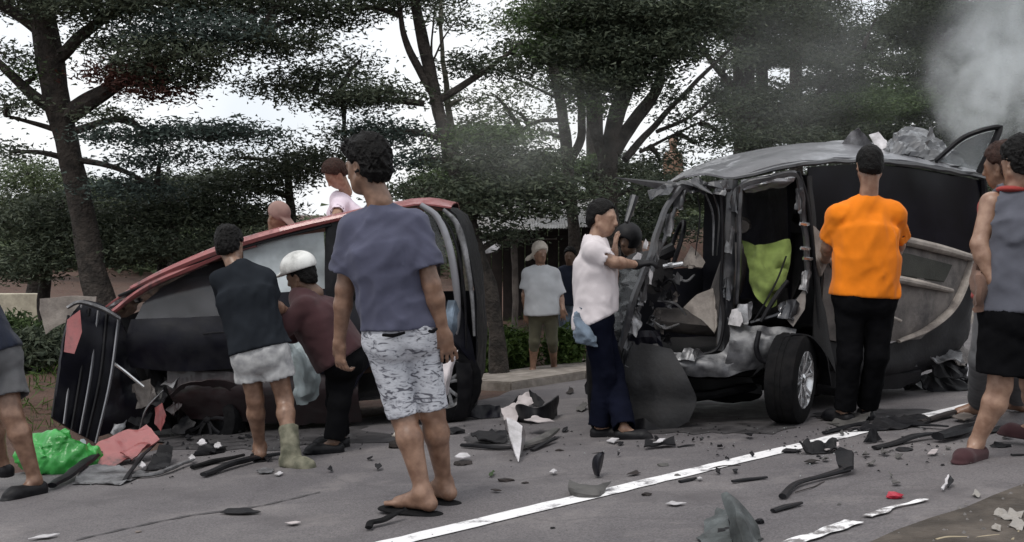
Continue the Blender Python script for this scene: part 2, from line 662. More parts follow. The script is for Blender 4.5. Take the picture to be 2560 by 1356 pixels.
GL_DUST = glass_mat('dusty_grey_glass', (.04, .04, .045), .14, .88, .6)
GL_PALE = glass_mat('sky_pale_glass', (.46, .5, .52), .35, .9)  # pale colour put in for the bright background seen through the pane
GL_BLACK = glass_mat('black_tinted_glass', (.003, .003, .006), .2, .97, .15)
GL_SHAT = glass_mat('shattered_glass', (.09, .095, .1), .3, .45)
GL_SMOKY = glass_mat('smoky_glass', (.22, .24, .25), .3, .55)


# ------------------------------------------------------------------ ground, road, kerb, markings
def sheet_grid(name, xs, ys, zf, mat):
    X, Y = np.meshgrid(xs, ys, indexing='ij')
    V = np.array([[x, y, zf(x, y)] for x, y in zip(X.ravel(), Y.ravel())])
    n, m = len(xs), len(ys)
    idx = np.arange(n * m).reshape(n, m)
    q = np.stack([idx[:-1, :-1], idx[1:, :-1], idx[1:, 1:], idx[:-1, 1:]], -1).reshape(-1, 4)
    return np_obj(name, V, q, mat, smooth_=True)


def along(s, l, h=0.0):
    """point at across coordinate s and along coordinate l of the road"""
    x = DX * l - DY * s
    y = DY * l + DX * s
    return Vector((x, y, G(x, y) + h))


def gz(x, y):
    b = 0
    s = sco(x, y)
    if s > 9.6:
        b = .05 * nz((x, y, 0), .9, 3) + .03 * nz((x, y, 0), 3, 4)
    return G(x, y) - .012 + b * min(1, (s - 9.6))


xs = np.concatenate([np.linspace(-400, -16, 14), np.linspace(-15, 15, 76), np.linspace(16, 400, 14)])
ys = np.concatenate([np.linspace(-60, 1, 8), np.linspace(1.5, 26, 62), np.linspace(28, 600, 20)])
tag(sheet_grid('ground', xs, ys, gz, DIRT), 'brown dirt ground of the verge under the trees', None, kind='structure')


def ribbon(name, s0f, s1f, l0, l1, n, h, mat, ns=2, jag=0.0):
    V, q = [], []
    for i in range(n + 1):
        l = l0 + (l1 - l0) * i / n
        a, b = s0f(l), s1f(l)
        if jag:
            a += jag * noise.noise(Vector((l * 9, 1.3, 0)))
            b += jag * noise.noise(Vector((l * 9, 7.3, 0)))
        for k in range(ns):
            V.append(along(a + (b - a) * k / (ns - 1), l, h))
    for i in range(n):
        for k in range(ns - 1):
            q.append((i * ns + k, i * ns + k + 1, (i + 1) * ns + k + 1, (i + 1) * ns + k))
    return np_obj(name, V, q, mat)


def kline(l):
    return SK + .1 * (min(l, 13) - 7.5)


road = ribbon('road', lambda l: 1.2, lambda l: kline(l) + .05 - .35 * smooth(7.4, 6.6, l) + .12 * noise.noise(Vector((l * 1.3, 2, 0))) * smooth(7.4, 6.6, l), -60, 90, 600, 0.0, ASPH, 6)
tag(road, 'grey asphalt road strewn with wreckage', None, kind='structure')
sho = ribbon('road_shoulder', lambda l: -6, lambda l: 2.02 + .1 * noise.noise(Vector((l * 1.7, 0, 5))) + .06 * noise.noise(Vector((l * 6, 0, 9))),
             -20, 40, 240, .005, SHOULDER, 10)
tag(sho, 'dusty gravel shoulder on the near side of the road', None, kind='structure')
mk = ribbon('lane_marking', lambda l: 3.43, lambda l: 3.56, -30, 60, 900, .005, LINE, 2, .012)
tag(mk, 'long white painted lane line crossing the road', None, kind='structure')
WORN = LINE.copy()
WORN.name = 'heavily_worn_road_paint'
for n_ in WORN.node_tree.nodes:
    if n_.type == 'VALTORGB':
        n_.color_ramp.elements[0].position = .45
        n_.color_ramp.elements[1].position = .53
        n_.color_ramp.elements[0].color = (.16, .15, .15, 1)
mk = ribbon('edge_marking', lambda l: 2.195 + .008 * math.sin(l * 5), lambda l: 2.262 + .01 * math.sin(l * 7), 3.0, 3.78, 60, .0095, WORN, 2, .02)
tag(mk, 'worn short white edge line by the shoulder', None, kind='structure')
mk = ribbon('edge_marking', lambda l: 2.2 + .012 * math.sin(l * 5), lambda l: 2.25 + .01 * math.sin(l * 7), 3.88, 4.3, 40, .0095, WORN, 2, .025)
tag(mk, 'broken remnant of the worn edge line beyond the gap', None, kind='structure')



# kerb of cast lengths with open joints, and the paved strip on top of it
def kerb_piece(name, l0, l1, sa, sb, ztop, mat, parent=None, seed=0):
    bm = bmesh.new()
    bot, top = [], []
    for (s, l) in ((sa, l0), (sb, l0), (sb, l1), (sa, l1)):
        p = along(kline(l) + s, l)
        bot.append(bm.verts.new(p + Vector((0, 0, -.1))))
        top.append(bm.verts.new(p + Vector((0, 0, ztop + .006 * noise.noise(Vector((l, s, seed)))))))
    bm.faces.new(top)
    for i in range(4):
        bm.faces.new((bot[i], bot[(i + 1) % 4], top[(i + 1) % 4], top[i]))
    bmesh.ops.recalc_face_normals(bm, faces=bm.faces)
    bmesh.ops.bevel(bm, geom=bm.edges[:], offset=.012, segments=2, affect='EDGES')
    return bm_obj(name, bm, mat, parent)


kb = ribbon('kerb', lambda l: kline(l) + .02, lambda l: kline(l) + 1.6, 7.25, 34, 40, .03, CONC, 3)
tag(kb, 'pale concrete kerb along the far side of the road', None, kind='structure')
for i in range(6, 24):
    kerb_piece('kerb_stone', i * 1.2 + .008, i * 1.2 + 1.192, .0, .5, .085, CONC, kb, i)
    kerb_piece('paving_slab', i * 1.2 + .3, i * 1.2 + 1.49, .56, 1.3, .07, CONC, kb, i + 50)
SHADE = M('painted_shade', (.028, .026, .028), .45, .4, 6, .3, 60, dirt=(.06, .056, .058), dirtamt=.5, dscale=7)  # dark colour that stands in for shade on the road


def stain_shade(label, cx, cy, rx, ry, seed):  # irregular dark sheet painting contact shadow onto the asphalt
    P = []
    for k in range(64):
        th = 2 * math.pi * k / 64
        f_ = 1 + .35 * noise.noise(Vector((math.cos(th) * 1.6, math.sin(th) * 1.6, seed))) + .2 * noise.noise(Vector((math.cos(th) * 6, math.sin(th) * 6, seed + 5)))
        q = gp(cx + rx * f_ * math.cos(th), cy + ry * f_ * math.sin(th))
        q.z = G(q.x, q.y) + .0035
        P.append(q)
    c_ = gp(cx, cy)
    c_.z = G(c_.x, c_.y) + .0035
    tag(np_obj('contact_shade', P + [c_], [(k, (k + 1) % 64, 64) for k in range(64)], SHADE), label, None, kind='structure')


stain_shade('painted contact shade under the minivan', 1760, 1045, 260, 42, 1)
stain_shade('painted contact shade spreading under the red wreck', 640, 1085, 330, 38, 2)
stain_shade('painted patch of shade beside the bumper corner', 1230, 1100, 70, 20, 3)
stain_shade('painted patch of shade near the shoes of the man in orange', 2200, 1040, 170, 20, 4)
skid = [gp(190, 1352), gp(330, 1320), gp(480, 1290), gp(640, 1268), gp(800, 1232)]
V = []
for i, p in enumerate(catmull(skid, 40)):
    wv = .012 + .008 * math.sin(i * 1.3)
    for s_ in (-1, 1):
        V.append(Vector((p[0], p[1] + s_ * wv, G(p[0], p[1]) + .004)))
tag(np_obj('tyre_mark', V, [(2 * i, 2 * i + 1, 2 * i + 3, 2 * i + 2) for i in range(39)], M('rubbed_asphalt', (.06, .055, .058), .8, .3, 20, 0)), 'thin dark tyre mark across the asphalt', None, kind='structure')


# ------------------------------------------------------------------ trees
class Leaves:
    def __init__(self):
        self.V, self.n = [], 0

    def add(self, cen, size, horiz=.55, asp=.42):
        """cen: (n,3) leaf positions"""
        n = len(cen)
        d = RNG.normal(size=(n, 3))
        d[:, 2] *= (1 - horiz)
        d /= np.linalg.norm(d, axis=1)[:, None]
        r = RNG.normal(size=(n, 3))
        sdir = np.cross(d, r)
        sdir /= np.linalg.norm(sdir, axis=1)[:, None]
        L = size * RNG.uniform(.6, 1.4, n)[:, None]
        a = cen - d * L * .5 + sdir * L * asp * .5
        b = cen - d * L * .35 - sdir * L * asp * .5
        c = cen + d * L * .6
        self.V.append(np.stack([a, b, c], 1).reshape(-1, 3))
        self.n += n

    def build(self, name, mat, parent):
        V = np.concatenate(self.V)
        return np_obj(name, V, np.arange(len(V)).reshape(-1, 3), mat, parent)


def pad_clusters(c, rx, ry, rz, n):
    p = RNG.normal(size=(n, 3))
    p /= np.linalg.norm(p, axis=1)[:, None]
    p *= RNG.uniform(.25, 1, n)[:, None] ** .6
    p[:, 2] *= np.where(p[:, 2] < 0, .7, 1)
    return np.array(c) + p * np.array([rx, ry, rz])


LEAFN = [0]


def make_tree(label, trunk, pads, group='trees beside the road', bark=None, limbs=(), leaf=.058, name='tree', cat='tree', twig=True):
    """trunk: [(px,py,Y)...], widths in m; pads: (px,py,Y,rx_px,rz_px,density,leafmat[,sparse])"""
    bark = bark or BARK
    base = at(*trunk[0][:3])
    base.z = G(base.x, base.y)
    t = thing(name, label, cat, base, group)
    bm = bmesh.new()
    tp = [at(p[0], p[1], p[2]) for p in trunk]
    tr = [p[3] * .7 for p in trunk]
    low = Vector((tp[0].x + .05, tp[0].y, G(tp[0].x, tp[0].y) - .15))
    if tp[0].z > low.z + .1:
        tp = [low] + tp
        tr = [tr[0] * 1.35] + tr
    tube_geo(bm, tp, tr, 10, m=len(tp) * 5)
    path = catmull(tp, 60)
    prad = np.interp(np.linspace(0, 1, 60), np.linspace(0, 1, len(tr)), tr)
    lb = []
    for lm in limbs:
        lp = [at(p[0], p[1], p[2]) for p in lm]
        tube_geo(bm, lp, [p[3] * .8 for p in lm], 7, m=len(lm) * 5)
        lb.append(catmull(lp, 24))
    allp = np.vstack([path] + lb)
    lv = {}
    for pd in pads:
        px, py, Y, rxp, rzp, dens, lm = pd[:7]
        c = at(px, py, Y)
        sc_ = Y / F
        rx, rz = rxp * sc_, rzp * sc_
        ry = max(.5, min(1.3, rx * .8))
        ncl = max(8, int(dens * (rx * rz) ** .8 * 200 * (13 / Y) ** .5))
        cl = pad_clusters(c, rx, ry, rz, ncl)
        # a bough from the nearest lower wood to the pad, twigs to its leaf tufts
        d = np.linalg.norm(allp - np.array(c), axis=1) + np.maximum(0, allp[:, 2] - c.z + .1) * 1.5
        a = Vector(allp[int(d.argmin())])
        mid = a.lerp(c, .5) + Vector((0, 0, .12 * (c - a).length * .5))
        if (c - a).length > .15:
            tube_geo(bm, [a, mid, c], [.045, .03, .018], 5, m=8)
        if twig:
            for q in cl[::6]:
                q = Vector(q)
                s_ = c.lerp(q, .15)
                tube_geo(bm, [s_, s_.lerp(q, .55) + Vector((0, 0, .05)), q], [.012, .008, .004], 3, m=4)
        store = lv.setdefault(lm, Leaves())
        k = 58
        cc = np.repeat(cl, k, axis=0)
        spread = np.array([.17, .17, .06])
        cc = cc + RNG.normal(size=cc.shape) * spread
        store.add(cc, leaf)
    for v in bm.verts:
        nvec = Vector((nz(v.co, 3, 2), nz(v.co, 3, 5), 0))
        v.co += nvec * .025
    bm_obj('trunk', bm, bark, t)
    for lm, s_ in lv.items():
        s_.build('crown', lm, t)
        LEAFN[0] += s_.n
    return t


D, Bq, Gq, Pq, Rq = LEAF_D, LEAF_B, LEAF_G, LEAF_P, LEAF_R
# big tree on the left
make_tree('tall dark spreading tree at the far left, its thick trunk behind the red wreck',
          [(262, 790, 13, .27), (235, 690, 13, .22), (203, 520, 13, .2), (172, 380, 13, .2), (148, 280, 13, .24), (125, 150, 13, .22), (105, 30, 13, .19), (90, -130, 13, .15), (70, -420, 13, .08)],
          [(40, -20, 13, 200, 60, 1.1, D), (230, 20, 12.6, 170, 60, 1.3, D), (420, 10, 12.5, 200, 55, 1.5, D), (620, 0, 12.8, 190, 50, 1.4, D),
           (520, 90, 12.4, 200, 45, 1.5, Bq), (420, 140, 12.2, 160, 40, 1.4, D), (680, 110, 12.8, 150, 40, 1.3, D), (300, 110, 13, 110, 35, .9, D),
           (340, 195, 12.6, 110, 40, 1.3, Rq), (440, 190, 12.4, 110, 30, 1.2, D), (400, 235, 12.5, 60, 22, .9, Rq), (790, 40, 13, 130, 40, 1.0, D),
           (20, 150, 12.8, 55, 40, .7, D), (20, 260, 12.6, 70, 28, .9, D), (90, 190, 13, 50, 30, .5, Gq), (20, 380, 12.8, 60, 25, .7, D),
           (330, 345, 12.5, 110, 24, 1.2, Bq), (470, 335, 12.5, 130, 22, 1.4, Bq), (610, 335, 12.6, 110, 24, 1.3, Bq), (300, 290, 12.5, 70, 18, .35, D),
           (400, 400, 12.6, 120, 22, 1.1, Bq), (330, 470, 12.8, 120, 30, 1.2, Bq), (150, -200, 13, 320, 120, .8, D), (500, -190, 13, 380, 120, .8, D), (820, -120, 13, 260, 80, .8, D)],
          limbs=[[(160, 300, 13, .13), (260, 235, 12.8, .1), (360, 175, 12.6, .075), (520, 110, 12.4, .05), (640, 90, 12.5, .02)],
                 [(150, 290, 13, .11), (240, 235, 12.9, .085), (300, 210, 12.7, .06), (400, 215, 12.5, .03)],
                 [(130, 160, 13, .1), (220, 75, 12.8, .08), (300, 20, 12.7, .06), (420, -50, 12.6, .04)],
                 [(150, 285, 13, .1), (70, 230, 12.9, .08), (10, 170, 12.8, .06), (-80, 90, 12.7, .04)],
                 [(110, 90, 13, .1), (40, 35, 12.9, .08), (-60, -20, 12.8, .05)],
                 [(150, 330, 13, .05), (90, 310, 12.9, .035), (20, 290, 12.7, .02)],
                 [(180, 330, 13, .06), (290, 300, 12.8, .045), (380, 330, 12.6, .03), (520, 350, 12.5, .015)],
                 [(195, 400, 13, .05), (290, 420, 12.9, .04), (400, 475, 12.7, .02)]])
# leaning tree in the middle
make_tree('slim leaning tree rising just right of the slate shirted man',
          [(1238, 800, 12.3, .13), (1200, 640, 12.4, .12), (1158, 500, 12.6, .115), (1120, 370, 12.8, .115), (1085, 225, 13, .11), (1055, 90, 13, .1), (1030, -40, 13, .08), (1000, -260, 13, .05)],
          [(900, 20, 13, 130, 35, 1.0, D), (1010, -20, 13, 150, 40, 1.1, D), (700, 215, 13.4, 110, 26, 1.2, D), (800, 190, 13.4, 110, 30, 1.0, D), (900, 150, 13.6, 70, 22, .5, D),
           (930, 240, 13, 120, 40, 1.5, D), (820, 260, 13.3, 110, 20, .9, D), (960, 330, 13, 110, 36, 1.4, Bq), (860, 340, 13.4, 40, 14, .5, D),
           (1240, 175, 13.4, 110, 24, 1.1, D), (1170, 150, 13.2, 70, 24, .7, D), (1300, 110, 13.6, 60, 25, .7, D), (1120, 60, 13, 90, 20, .5, D),
           (1230, 345, 12.8, 130, 30, 1.1, LEAF_G), (1260, 400, 12.6, 190, 40, 1.5, D), (1330, 470, 12.6, 190, 40, 1.5, D), (1120, 480, 12.4, 170, 34, 1.4, D), (1230, 520, 12.4, 170, 30, 1.3, D),
           (1420, 520, 12.6, 110, 24, 1.0, D), (1280, 590, 12.6, 60, 25, 1.1, D), (1050, 400, 13, 80, 24, .9, Bq)],
          limbs=[[(1085, 240, 13, .07), (1045, 170, 13, .06), (1005, 70, 13, .04), (990, -40, 13, .03)],
                 [(1100, 250, 13, .06), (1180, 200, 13.2, .05), (1280, 130, 13.4, .025)],
                 [(1075, 170, 13, .02), (1082, 80, 13, .015), (1090, -10, 13, .008)], [(1082, 150, 13, .016), (1130, 60, 13, .01), (1170, 10, 13, .006)],
                 [(1060, 260, 13, .05), (960, 250, 13, .035), (820, 240, 13.2, .02), (690, 215, 13.4, .01)],
                 [(1130, 400, 12.8, .05), (1230, 380, 12.7, .04), (1380, 470, 12.6, .02)]])
make_tree('thin pale trunk standing against the leaning tree', [(1168, 660, 13.6, .075), (1162, 480, 13.7, .065), (1140, 380, 13.7, .06), (1118, 250, 13.8, .05), (1100, 60, 13.8, .035)],
          [(1150, 250, 13.9, 60, 25, .6, Pq), (1180, 310, 13.9, 60, 20, .6, Pq), (1100, 0, 13.9, 70, 30, .5, D)], bark=BARKP)
# twin trunks behind the man in white
make_tree('thick forked tree directly behind the man in the white shirt',
          [(1525, 620, 13.5, .21), (1520, 480, 13.5, .18), (1522, 380, 13.5, .17), (1540, 290, 13.5, .15), (1570, 200, 13.5, .13), (1600, 60, 13.4, .1), (1620, -150, 13.4, .06)],
          [(1380, 40, 13.2, 90, 60, 1.5, Gq), (1480, 30, 13, 150, 65, 1.8, D), (1620, 30, 13, 170, 65, 1.8, D), (1760, 40, 13.2, 100, 60, 1.5, D), (1450, 130, 13, 130, 50, 1.7, D),
           (1580, 130, 13, 140, 55, 1.8, D), (1690, 120, 13, 90, 45, 1.4, D), (1520, 210, 13, 120, 40, 1.5, D), (1620, 195, 13.2, 70, 30, 1.1, D), (1370, 120, 13.3, 60, 40, 1.1, Gq),
           (1700, 300, 14, 60, 14, .35, D), (1780, 240, 14, 60, 14, .4, D), (1740, 360, 14, 80, 20, .8, D), (1650, 400, 14, 70, 22, .8, D), (1800, 330, 14, 50, 20, .5, D), (1680, 250, 14, 40, 12, .3, D),
           (1620, 470, 13.8, 80, 20, .9, D), (1590, -140, 13.3, 320, 110, .9, D), (1480, 270, 13.2, 60, 30, .9, Gq)],
          limbs=[[(1530, 380, 13.5, .13), (1580, 310, 13.6, .11), (1640, 225, 13.7, .09), (1655, 150, 13.6, .07), (1680, 60, 13.5, .05)],
                 [(1560, 400, 13.5, .06), (1640, 310, 13.8, .05), (1720, 225, 14, .04), (1830, 120, 14, .02)],
                 [(1640, 330, 13.8, .035), (1730, 290, 14, .025), (1830, 210, 14, .012)], [(1600, 380, 13.7, .03), (1700, 330, 14, .02), (1810, 280, 14, .01)],
                 [(1510, 400, 13.5, .09), (1480, 300, 13.4, .08), (1470, 200, 13.3, .06), (1450, 80, 13.2, .04)]])
make_tree('slender twisting tree left of the thick forked tree',
          [(1440, 640, 15, .14), (1425, 470, 15, .12), (1412, 330, 15, .12), (1396, 230, 15, .11), (1370, 120, 15, .09), (1340, 0, 15, .06)],
          [(1330, 220, 15, 60, 25, .4, Pq), (1300, 280, 15, 70, 25, .45, Pq), (1350, 330, 15, 60, 22, .5, Pq), (1290, 50, 15, 80, 40, .5, Pq), (1440, 230, 15, 60, 40, .6, D), (1240, 240, 15.2, 80, 26, .45, Pq), (1330, 130, 15, 60, 40, .5, Pq)],
          limbs=[[(1420, 420, 15, .08), (1455, 330, 15, .08), (1450, 220, 15, .06), (1440, 120, 15, .04)], [(1400, 300, 15, .04), (1330, 310, 15, .03), (1230, 380, 15, .015)],
                 [(1400, 250, 15, .03), (1320, 210, 15, .02), (1250, 180, 15, .012)]])
# right hand wall of trees
make_tree('broad dark tree trunk behind the roof of the charcoal minivan',
          [(1865, 600, 18.0, .3), (1862, 380, 18.0, .27), (1860, 200, 18.0, .26), (1862, 60, 18.0, .25), (1868, -200, 18.0, .2)],
          [(1828, 150, 17.0, 40, 40, .8, D), (1836, 270, 17.0, 34, 40, .8, D), (1850, 340, 17.0, 50, 30, .9, D), (1850, 40, 17.5, 110, 60, 1.0, D), (1960, 30, 17.5, 120, 55, 1.3, D), (1920, 130, 17.8, 100, 60, 1.2, D), (1930, 260, 17.8, 90, 55, 1.2, D), (1840, 420, 17.8, 90, 35, 1.2, D), (1960, 350, 17.6, 110, 40, 1.4, D),
           (1790, 430, 17.8, 60, 24, .8, D), (1880, -120, 17.8, 300, 100, .9, D)],
          limbs=[[(1862, 250, 18.0, .1), (1800, 180, 17.9, .07), (1740, 100, 17.6, .04)]])
make_tree('narrow dark tree trunk above the middle of the minivan roof',
          [(1995, 600, 20.3, .2), (1992, 380, 20.3, .17), (1990, 200, 20.3, .16), (1994, 40, 20.3, .15), (2000, -200, 20.3, .1)],
          [(2060, 70, 19.8, 90, 50, 1.2, D), (2100, 180, 19.8, 120, 45, 1.2, D), (2050, 280, 19.8, 110, 45, 1.3, D), (2160, 270, 19.8, 120, 40, 1.3, Gq), (2210, 150, 20.0, 90, 40, .8, D), (2100, 20, 20.0, 60, 30, .8, D), (2080, 360, 20.0, 110, 30, 1.0, D),
           (2190, 50, 20.3, 70, 45, .28, D), (2130, -120, 20.0, 250, 90, .9, D)],
          limbs=[[(1995, 300, 20.3, .08), (2070, 200, 20.0, .06), (2160, 120, 19.9, .03)]])
make_tree('dense dark tree filling the upper right corner behind the smoke',
          [(2380, 600, 24.0, .3), (2370, 400, 24.0, .26), (2360, 200, 24.0, .24), (2350, 0, 24.0, .2), (2340, -250, 24.0, .15)],
          [(2290, 40, 22.8, 90, 60, 1.8, D), (2400, 40, 22.8, 120, 70, 1.9, D), (2530, 40, 22.8, 110, 70, 1.8, D), (2300, 160, 23.0, 100, 60, 1.6, D), (2420, 180, 23.0, 120, 70, 1.8, D), (2540, 190, 23.0, 100, 70, 1.8, D),
           (2260, 260, 23.0, 110, 50, 1.5, Gq), (2360, 310, 23.0, 120, 60, 1.7, D), (2500, 320, 23.0, 120, 60, 1.7, D), (2200, 330, 23.0, 70, 30, 1.0, D), (2640, 120, 23.0, 120, 140, 1.3, D), (2640, 340, 23.0, 120, 80, 1.3, D), (2440, -130, 23.0, 320, 100, 1.0, D), (2300, 400, 23.0, 160, 40, 1.2, D), (2480, 420, 23.0, 140, 50, 1.4, D)])
# lower growth behind the wrecks
LOW = [('low dark tree behind the front of the red wreck', 110, 760, 14, [(60, 560, 14, 130, 60, 1.4, D), (160, 520, 14, 110, 50, 1.2, D), (70, 660, 13.6, 110, 60, 1.5, D), (180, 600, 13.8, 90, 50, 1.1, D)]),
       ('pale green bushy tree left of the thick trunk', 80, 760, 18, [(70, 440, 18, 100, 40, 1.4, Pq), (30, 500, 18, 110, 40, 1.4, Pq), (170, 470, 18, 90, 40, 1.2, Pq), (270, 500, 18, 110, 45, 1.2, Pq)]),
       ('dark leafy tree right of the thick trunk', 400, 760, 14.5, [(330, 560, 14, 120, 50, 1.7, D), (430, 510, 14, 120, 45, 1.6, D), (520, 540, 14, 110, 50, 1.6, D), (400, 620, 13.6, 140, 45, 1.6, D), (300, 640, 13.6, 80, 40, 1.2, D), (520, 620, 13.6, 90, 40, 1.2, D)]),
       ('dark drooping tree above the capped onlooker', 720, 760, 14.5, [(600, 470, 14.2, 130, 40, 1.5, D), (700, 430, 14.2, 110, 36, 1.5, D), (790, 400, 14.2, 90, 34, 1.4, D), (640, 540, 14.2, 110, 36, 1.2, D), (600, 395, 14.2, 60, 14, .6, D)]),
       ('mid green tree glimpsed past the slate shirted man', 860, 760, 20, [(760, 585, 20, 150, 40, 1.0, Pq), (900, 590, 20, 140, 40, 1.0, D), (1010, 560, 20, 120, 50, 1.1, D), (660, 590, 20, 110, 50, 1.0, D)]),
       ('dark tree behind the tail of the red wreck', 1080, 760, 15, [(1000, 560, 15, 80, 30, 1.2, D), (1080, 560, 14.6, 90, 36, 1.2, D)]),
       ('dark shrubby tree between the shed and the minivan', 1660, 700, 16, [(1600, 520, 15, 110, 40, 1.3, D), (1680, 470, 15.6, 100, 40, 1.3, D), (1760, 480, 15.6, 110, 50, 1.4, D), (1650, 570, 14.6, 130, 40, 1.4, D), (1850, 480, 15.4, 110, 50, 1.4, D)]),
       ('low dark tree under the upper right canopy', 2250, 600, 23, [(2050, 440, 22.5, 150, 50, 1.4, D), (2200, 430, 22.5, 150, 50, 1.4, D), (2350, 470, 22.5, 150, 60, 1.4, D), (2520, 500, 22.5, 150, 70, 1.4, D)])]
for lab, tx, ty, Y, pads in LOW:
    top = min(p[1] for p in pads)
    make_tree(lab, [(tx, ty, Y, .12), (tx + 8, (ty + top) / 2, Y, .1), (tx - 4, top, Y, .05)], pads, group='low trees behind the wrecks')
BACK = [('hazy dark tree far behind the minivan roof', 1900, 26, [(1830, 60, 26, 130, 70, 1.0, Gq), (1960, 120, 26, 130, 80, 1.0, D), (1880, 260, 26, 130, 80, 1.0, D), (2000, 320, 26, 130, 70, 1.0, D), (1960, 0, 26, 150, 60, 1.0, D)]),
        ('hazy dark tree far behind the buckled bonnet', 2150, 27, [(2090, 120, 27, 120, 80, 1.0, D), (2200, 260, 27, 150, 80, 1.0, Gq), (2100, 320, 27, 140, 70, 1.0, D), (2230, 370, 27, 150, 60, 1.0, D), (2080, 230, 27, 110, 60, 1.0, D)]),
        ('hazy dark tree far behind the smoke', 2420, 28, [(2300, 60, 28, 130, 90, 1.2, D), (2420, 120, 28, 140, 90, 1.2, D), (2540, 60, 28, 140, 90, 1.2, D), (2350, 250, 28, 150, 80, 1.2, D), (2500, 280, 28, 150, 90, 1.2, D), (2440, 380, 28, 200, 70, 1.2, D), (2640, 200, 28, 150, 150, 1.0, D)]),
        ('hazy tree far behind the forked tree', 1480, 25, [(1420, 60, 25, 110, 70, 1.0, D), (1540, 60, 25, 130, 80, 1.0, D), (1650, 80, 25, 110, 70, 1.0, D), (1480, 170, 25, 130, 60, .9, Gq), (1380, 430, 25, 150, 50, .9, Gq), (1560, 430, 25, 120, 50, .8, D)]),
        ('hazy tree far behind the leaning tree', 1200, 25, [(1180, 440, 25, 160, 50, 1.0, Gq), (1300, 520, 25, 160, 50, 1.0, D), (1200, 350, 25, 110, 40, .8, Gq)]),
        ('hazy dark tree far behind the left trunk', 420, 25, [(300, 500, 25, 170, 45, 1.0, D), (480, 460, 25, 150, 40, 1.0, D), (120, 540, 25, 150, 45, 1.0, Pq)])]
for lab, tx, Y, pads in BACK:
    top = min(p[1] for p in pads)
    make_tree(lab, [(tx, 640, Y, .3), (tx + 8, (640 + top) / 2, Y, .26), (tx - 4, top, Y, .12)], pads, group='trees far back', leaf=.1)
# far wood
fw = Leaves()
for i in range(200):
    px = RNG.uniform(-500, 3100)
    c = at(px, RNG.uniform((620 if px > 560 else 560) if px < 1100 else 500, 740), RNG.uniform(27, 36))
    fw.add(pad_clusters(c, 2.2, 1.5, .9, 420) + RNG.normal(size=(420, 3)) * .2, .26)
tag(fw.build('distant_wood', LEAF_P, None), 'distant green wood seen between the trunks', 'wood', kind='stuff')


# bushes and grass on the verge
def bush(label, px, py, wpx, hpx, Y, mat, n=900, size=.09):
    c = at(px, py, Y)
    c.z = G(c.x, c.y)
    b = thing('bush', label, 'bush', c, 'bushes on the verge')
    s_ = Y / F
    l = Leaves()
    cc = pad_clusters((c.x, c.y, c.z + hpx * s_ * .45), wpx * s_, wpx * s_ * .7, hpx * s_ * .5, n)
    cc = np.repeat(cc, 4, axis=0) + RNG.normal(size=(n * 4, 3)) * .05
    cc[:, 2] = np.maximum(cc[:, 2], c.z + .01)
    l.add(cc, size, .2, .35)
    l.build('foliage', mat, b)
    bm = bmesh.new()
    for k in range(9):
        q = Vector(cc[k * 37 % len(cc)])
        tube_geo(bm, [c + Vector((RNG.normal() * .06, RNG.normal() * .06, -.03)), c.lerp(q, .5) + Vector((0, 0, .05)), q], [.012, .009, .004], 4, m=5)
    bm_obj('stem', bm, BARK, b)


bush('leafy green bush right of the tail of the red wreck', 1215, 850, 45, 110, 13.0, GRASS)
bush('grassy green bush left of the onlooker in the pale tee', 1280, 850, 60, 100, 13.4, GRASS)
bush('bright green bush behind the legs of the onlooker in the pale tee', 1410, 860, 45, 100, 13.4, GRASS)
bush('dark green bush behind the walker at the left edge', 60, 900, 110, 110, 11.5, LEAF_D)
bush('dark bush under the thick left trunk', 200, 880, 90, 120, 12.2, LEAF_D)
bush('olive bush behind the bonnet of the red wreck', 20, 860, 90, 90, 13.2, LEAF_G)
gr = Leaves()
n = 16000
l_ = RNG.uniform(-6, 22, n)
s_ = 9.75 + np.abs(RNG.normal(size=n)) * 1.6
keep = []
for a_, b_ in zip(l_, s_):
    p = along(b_, a_)
    if noise.noise(Vector((p.x * .9, p.y * .9, 3))) > -.05:
        keep.append((p.x, p.y, gz(p.x, p.y) + .05))
gr.add(np.array(keep), .16, -1.2, .08)
tag(gr.build('verge_grass', GRASS, None), 'ragged grass growing on the brown verge', 'grass', kind='stuff')


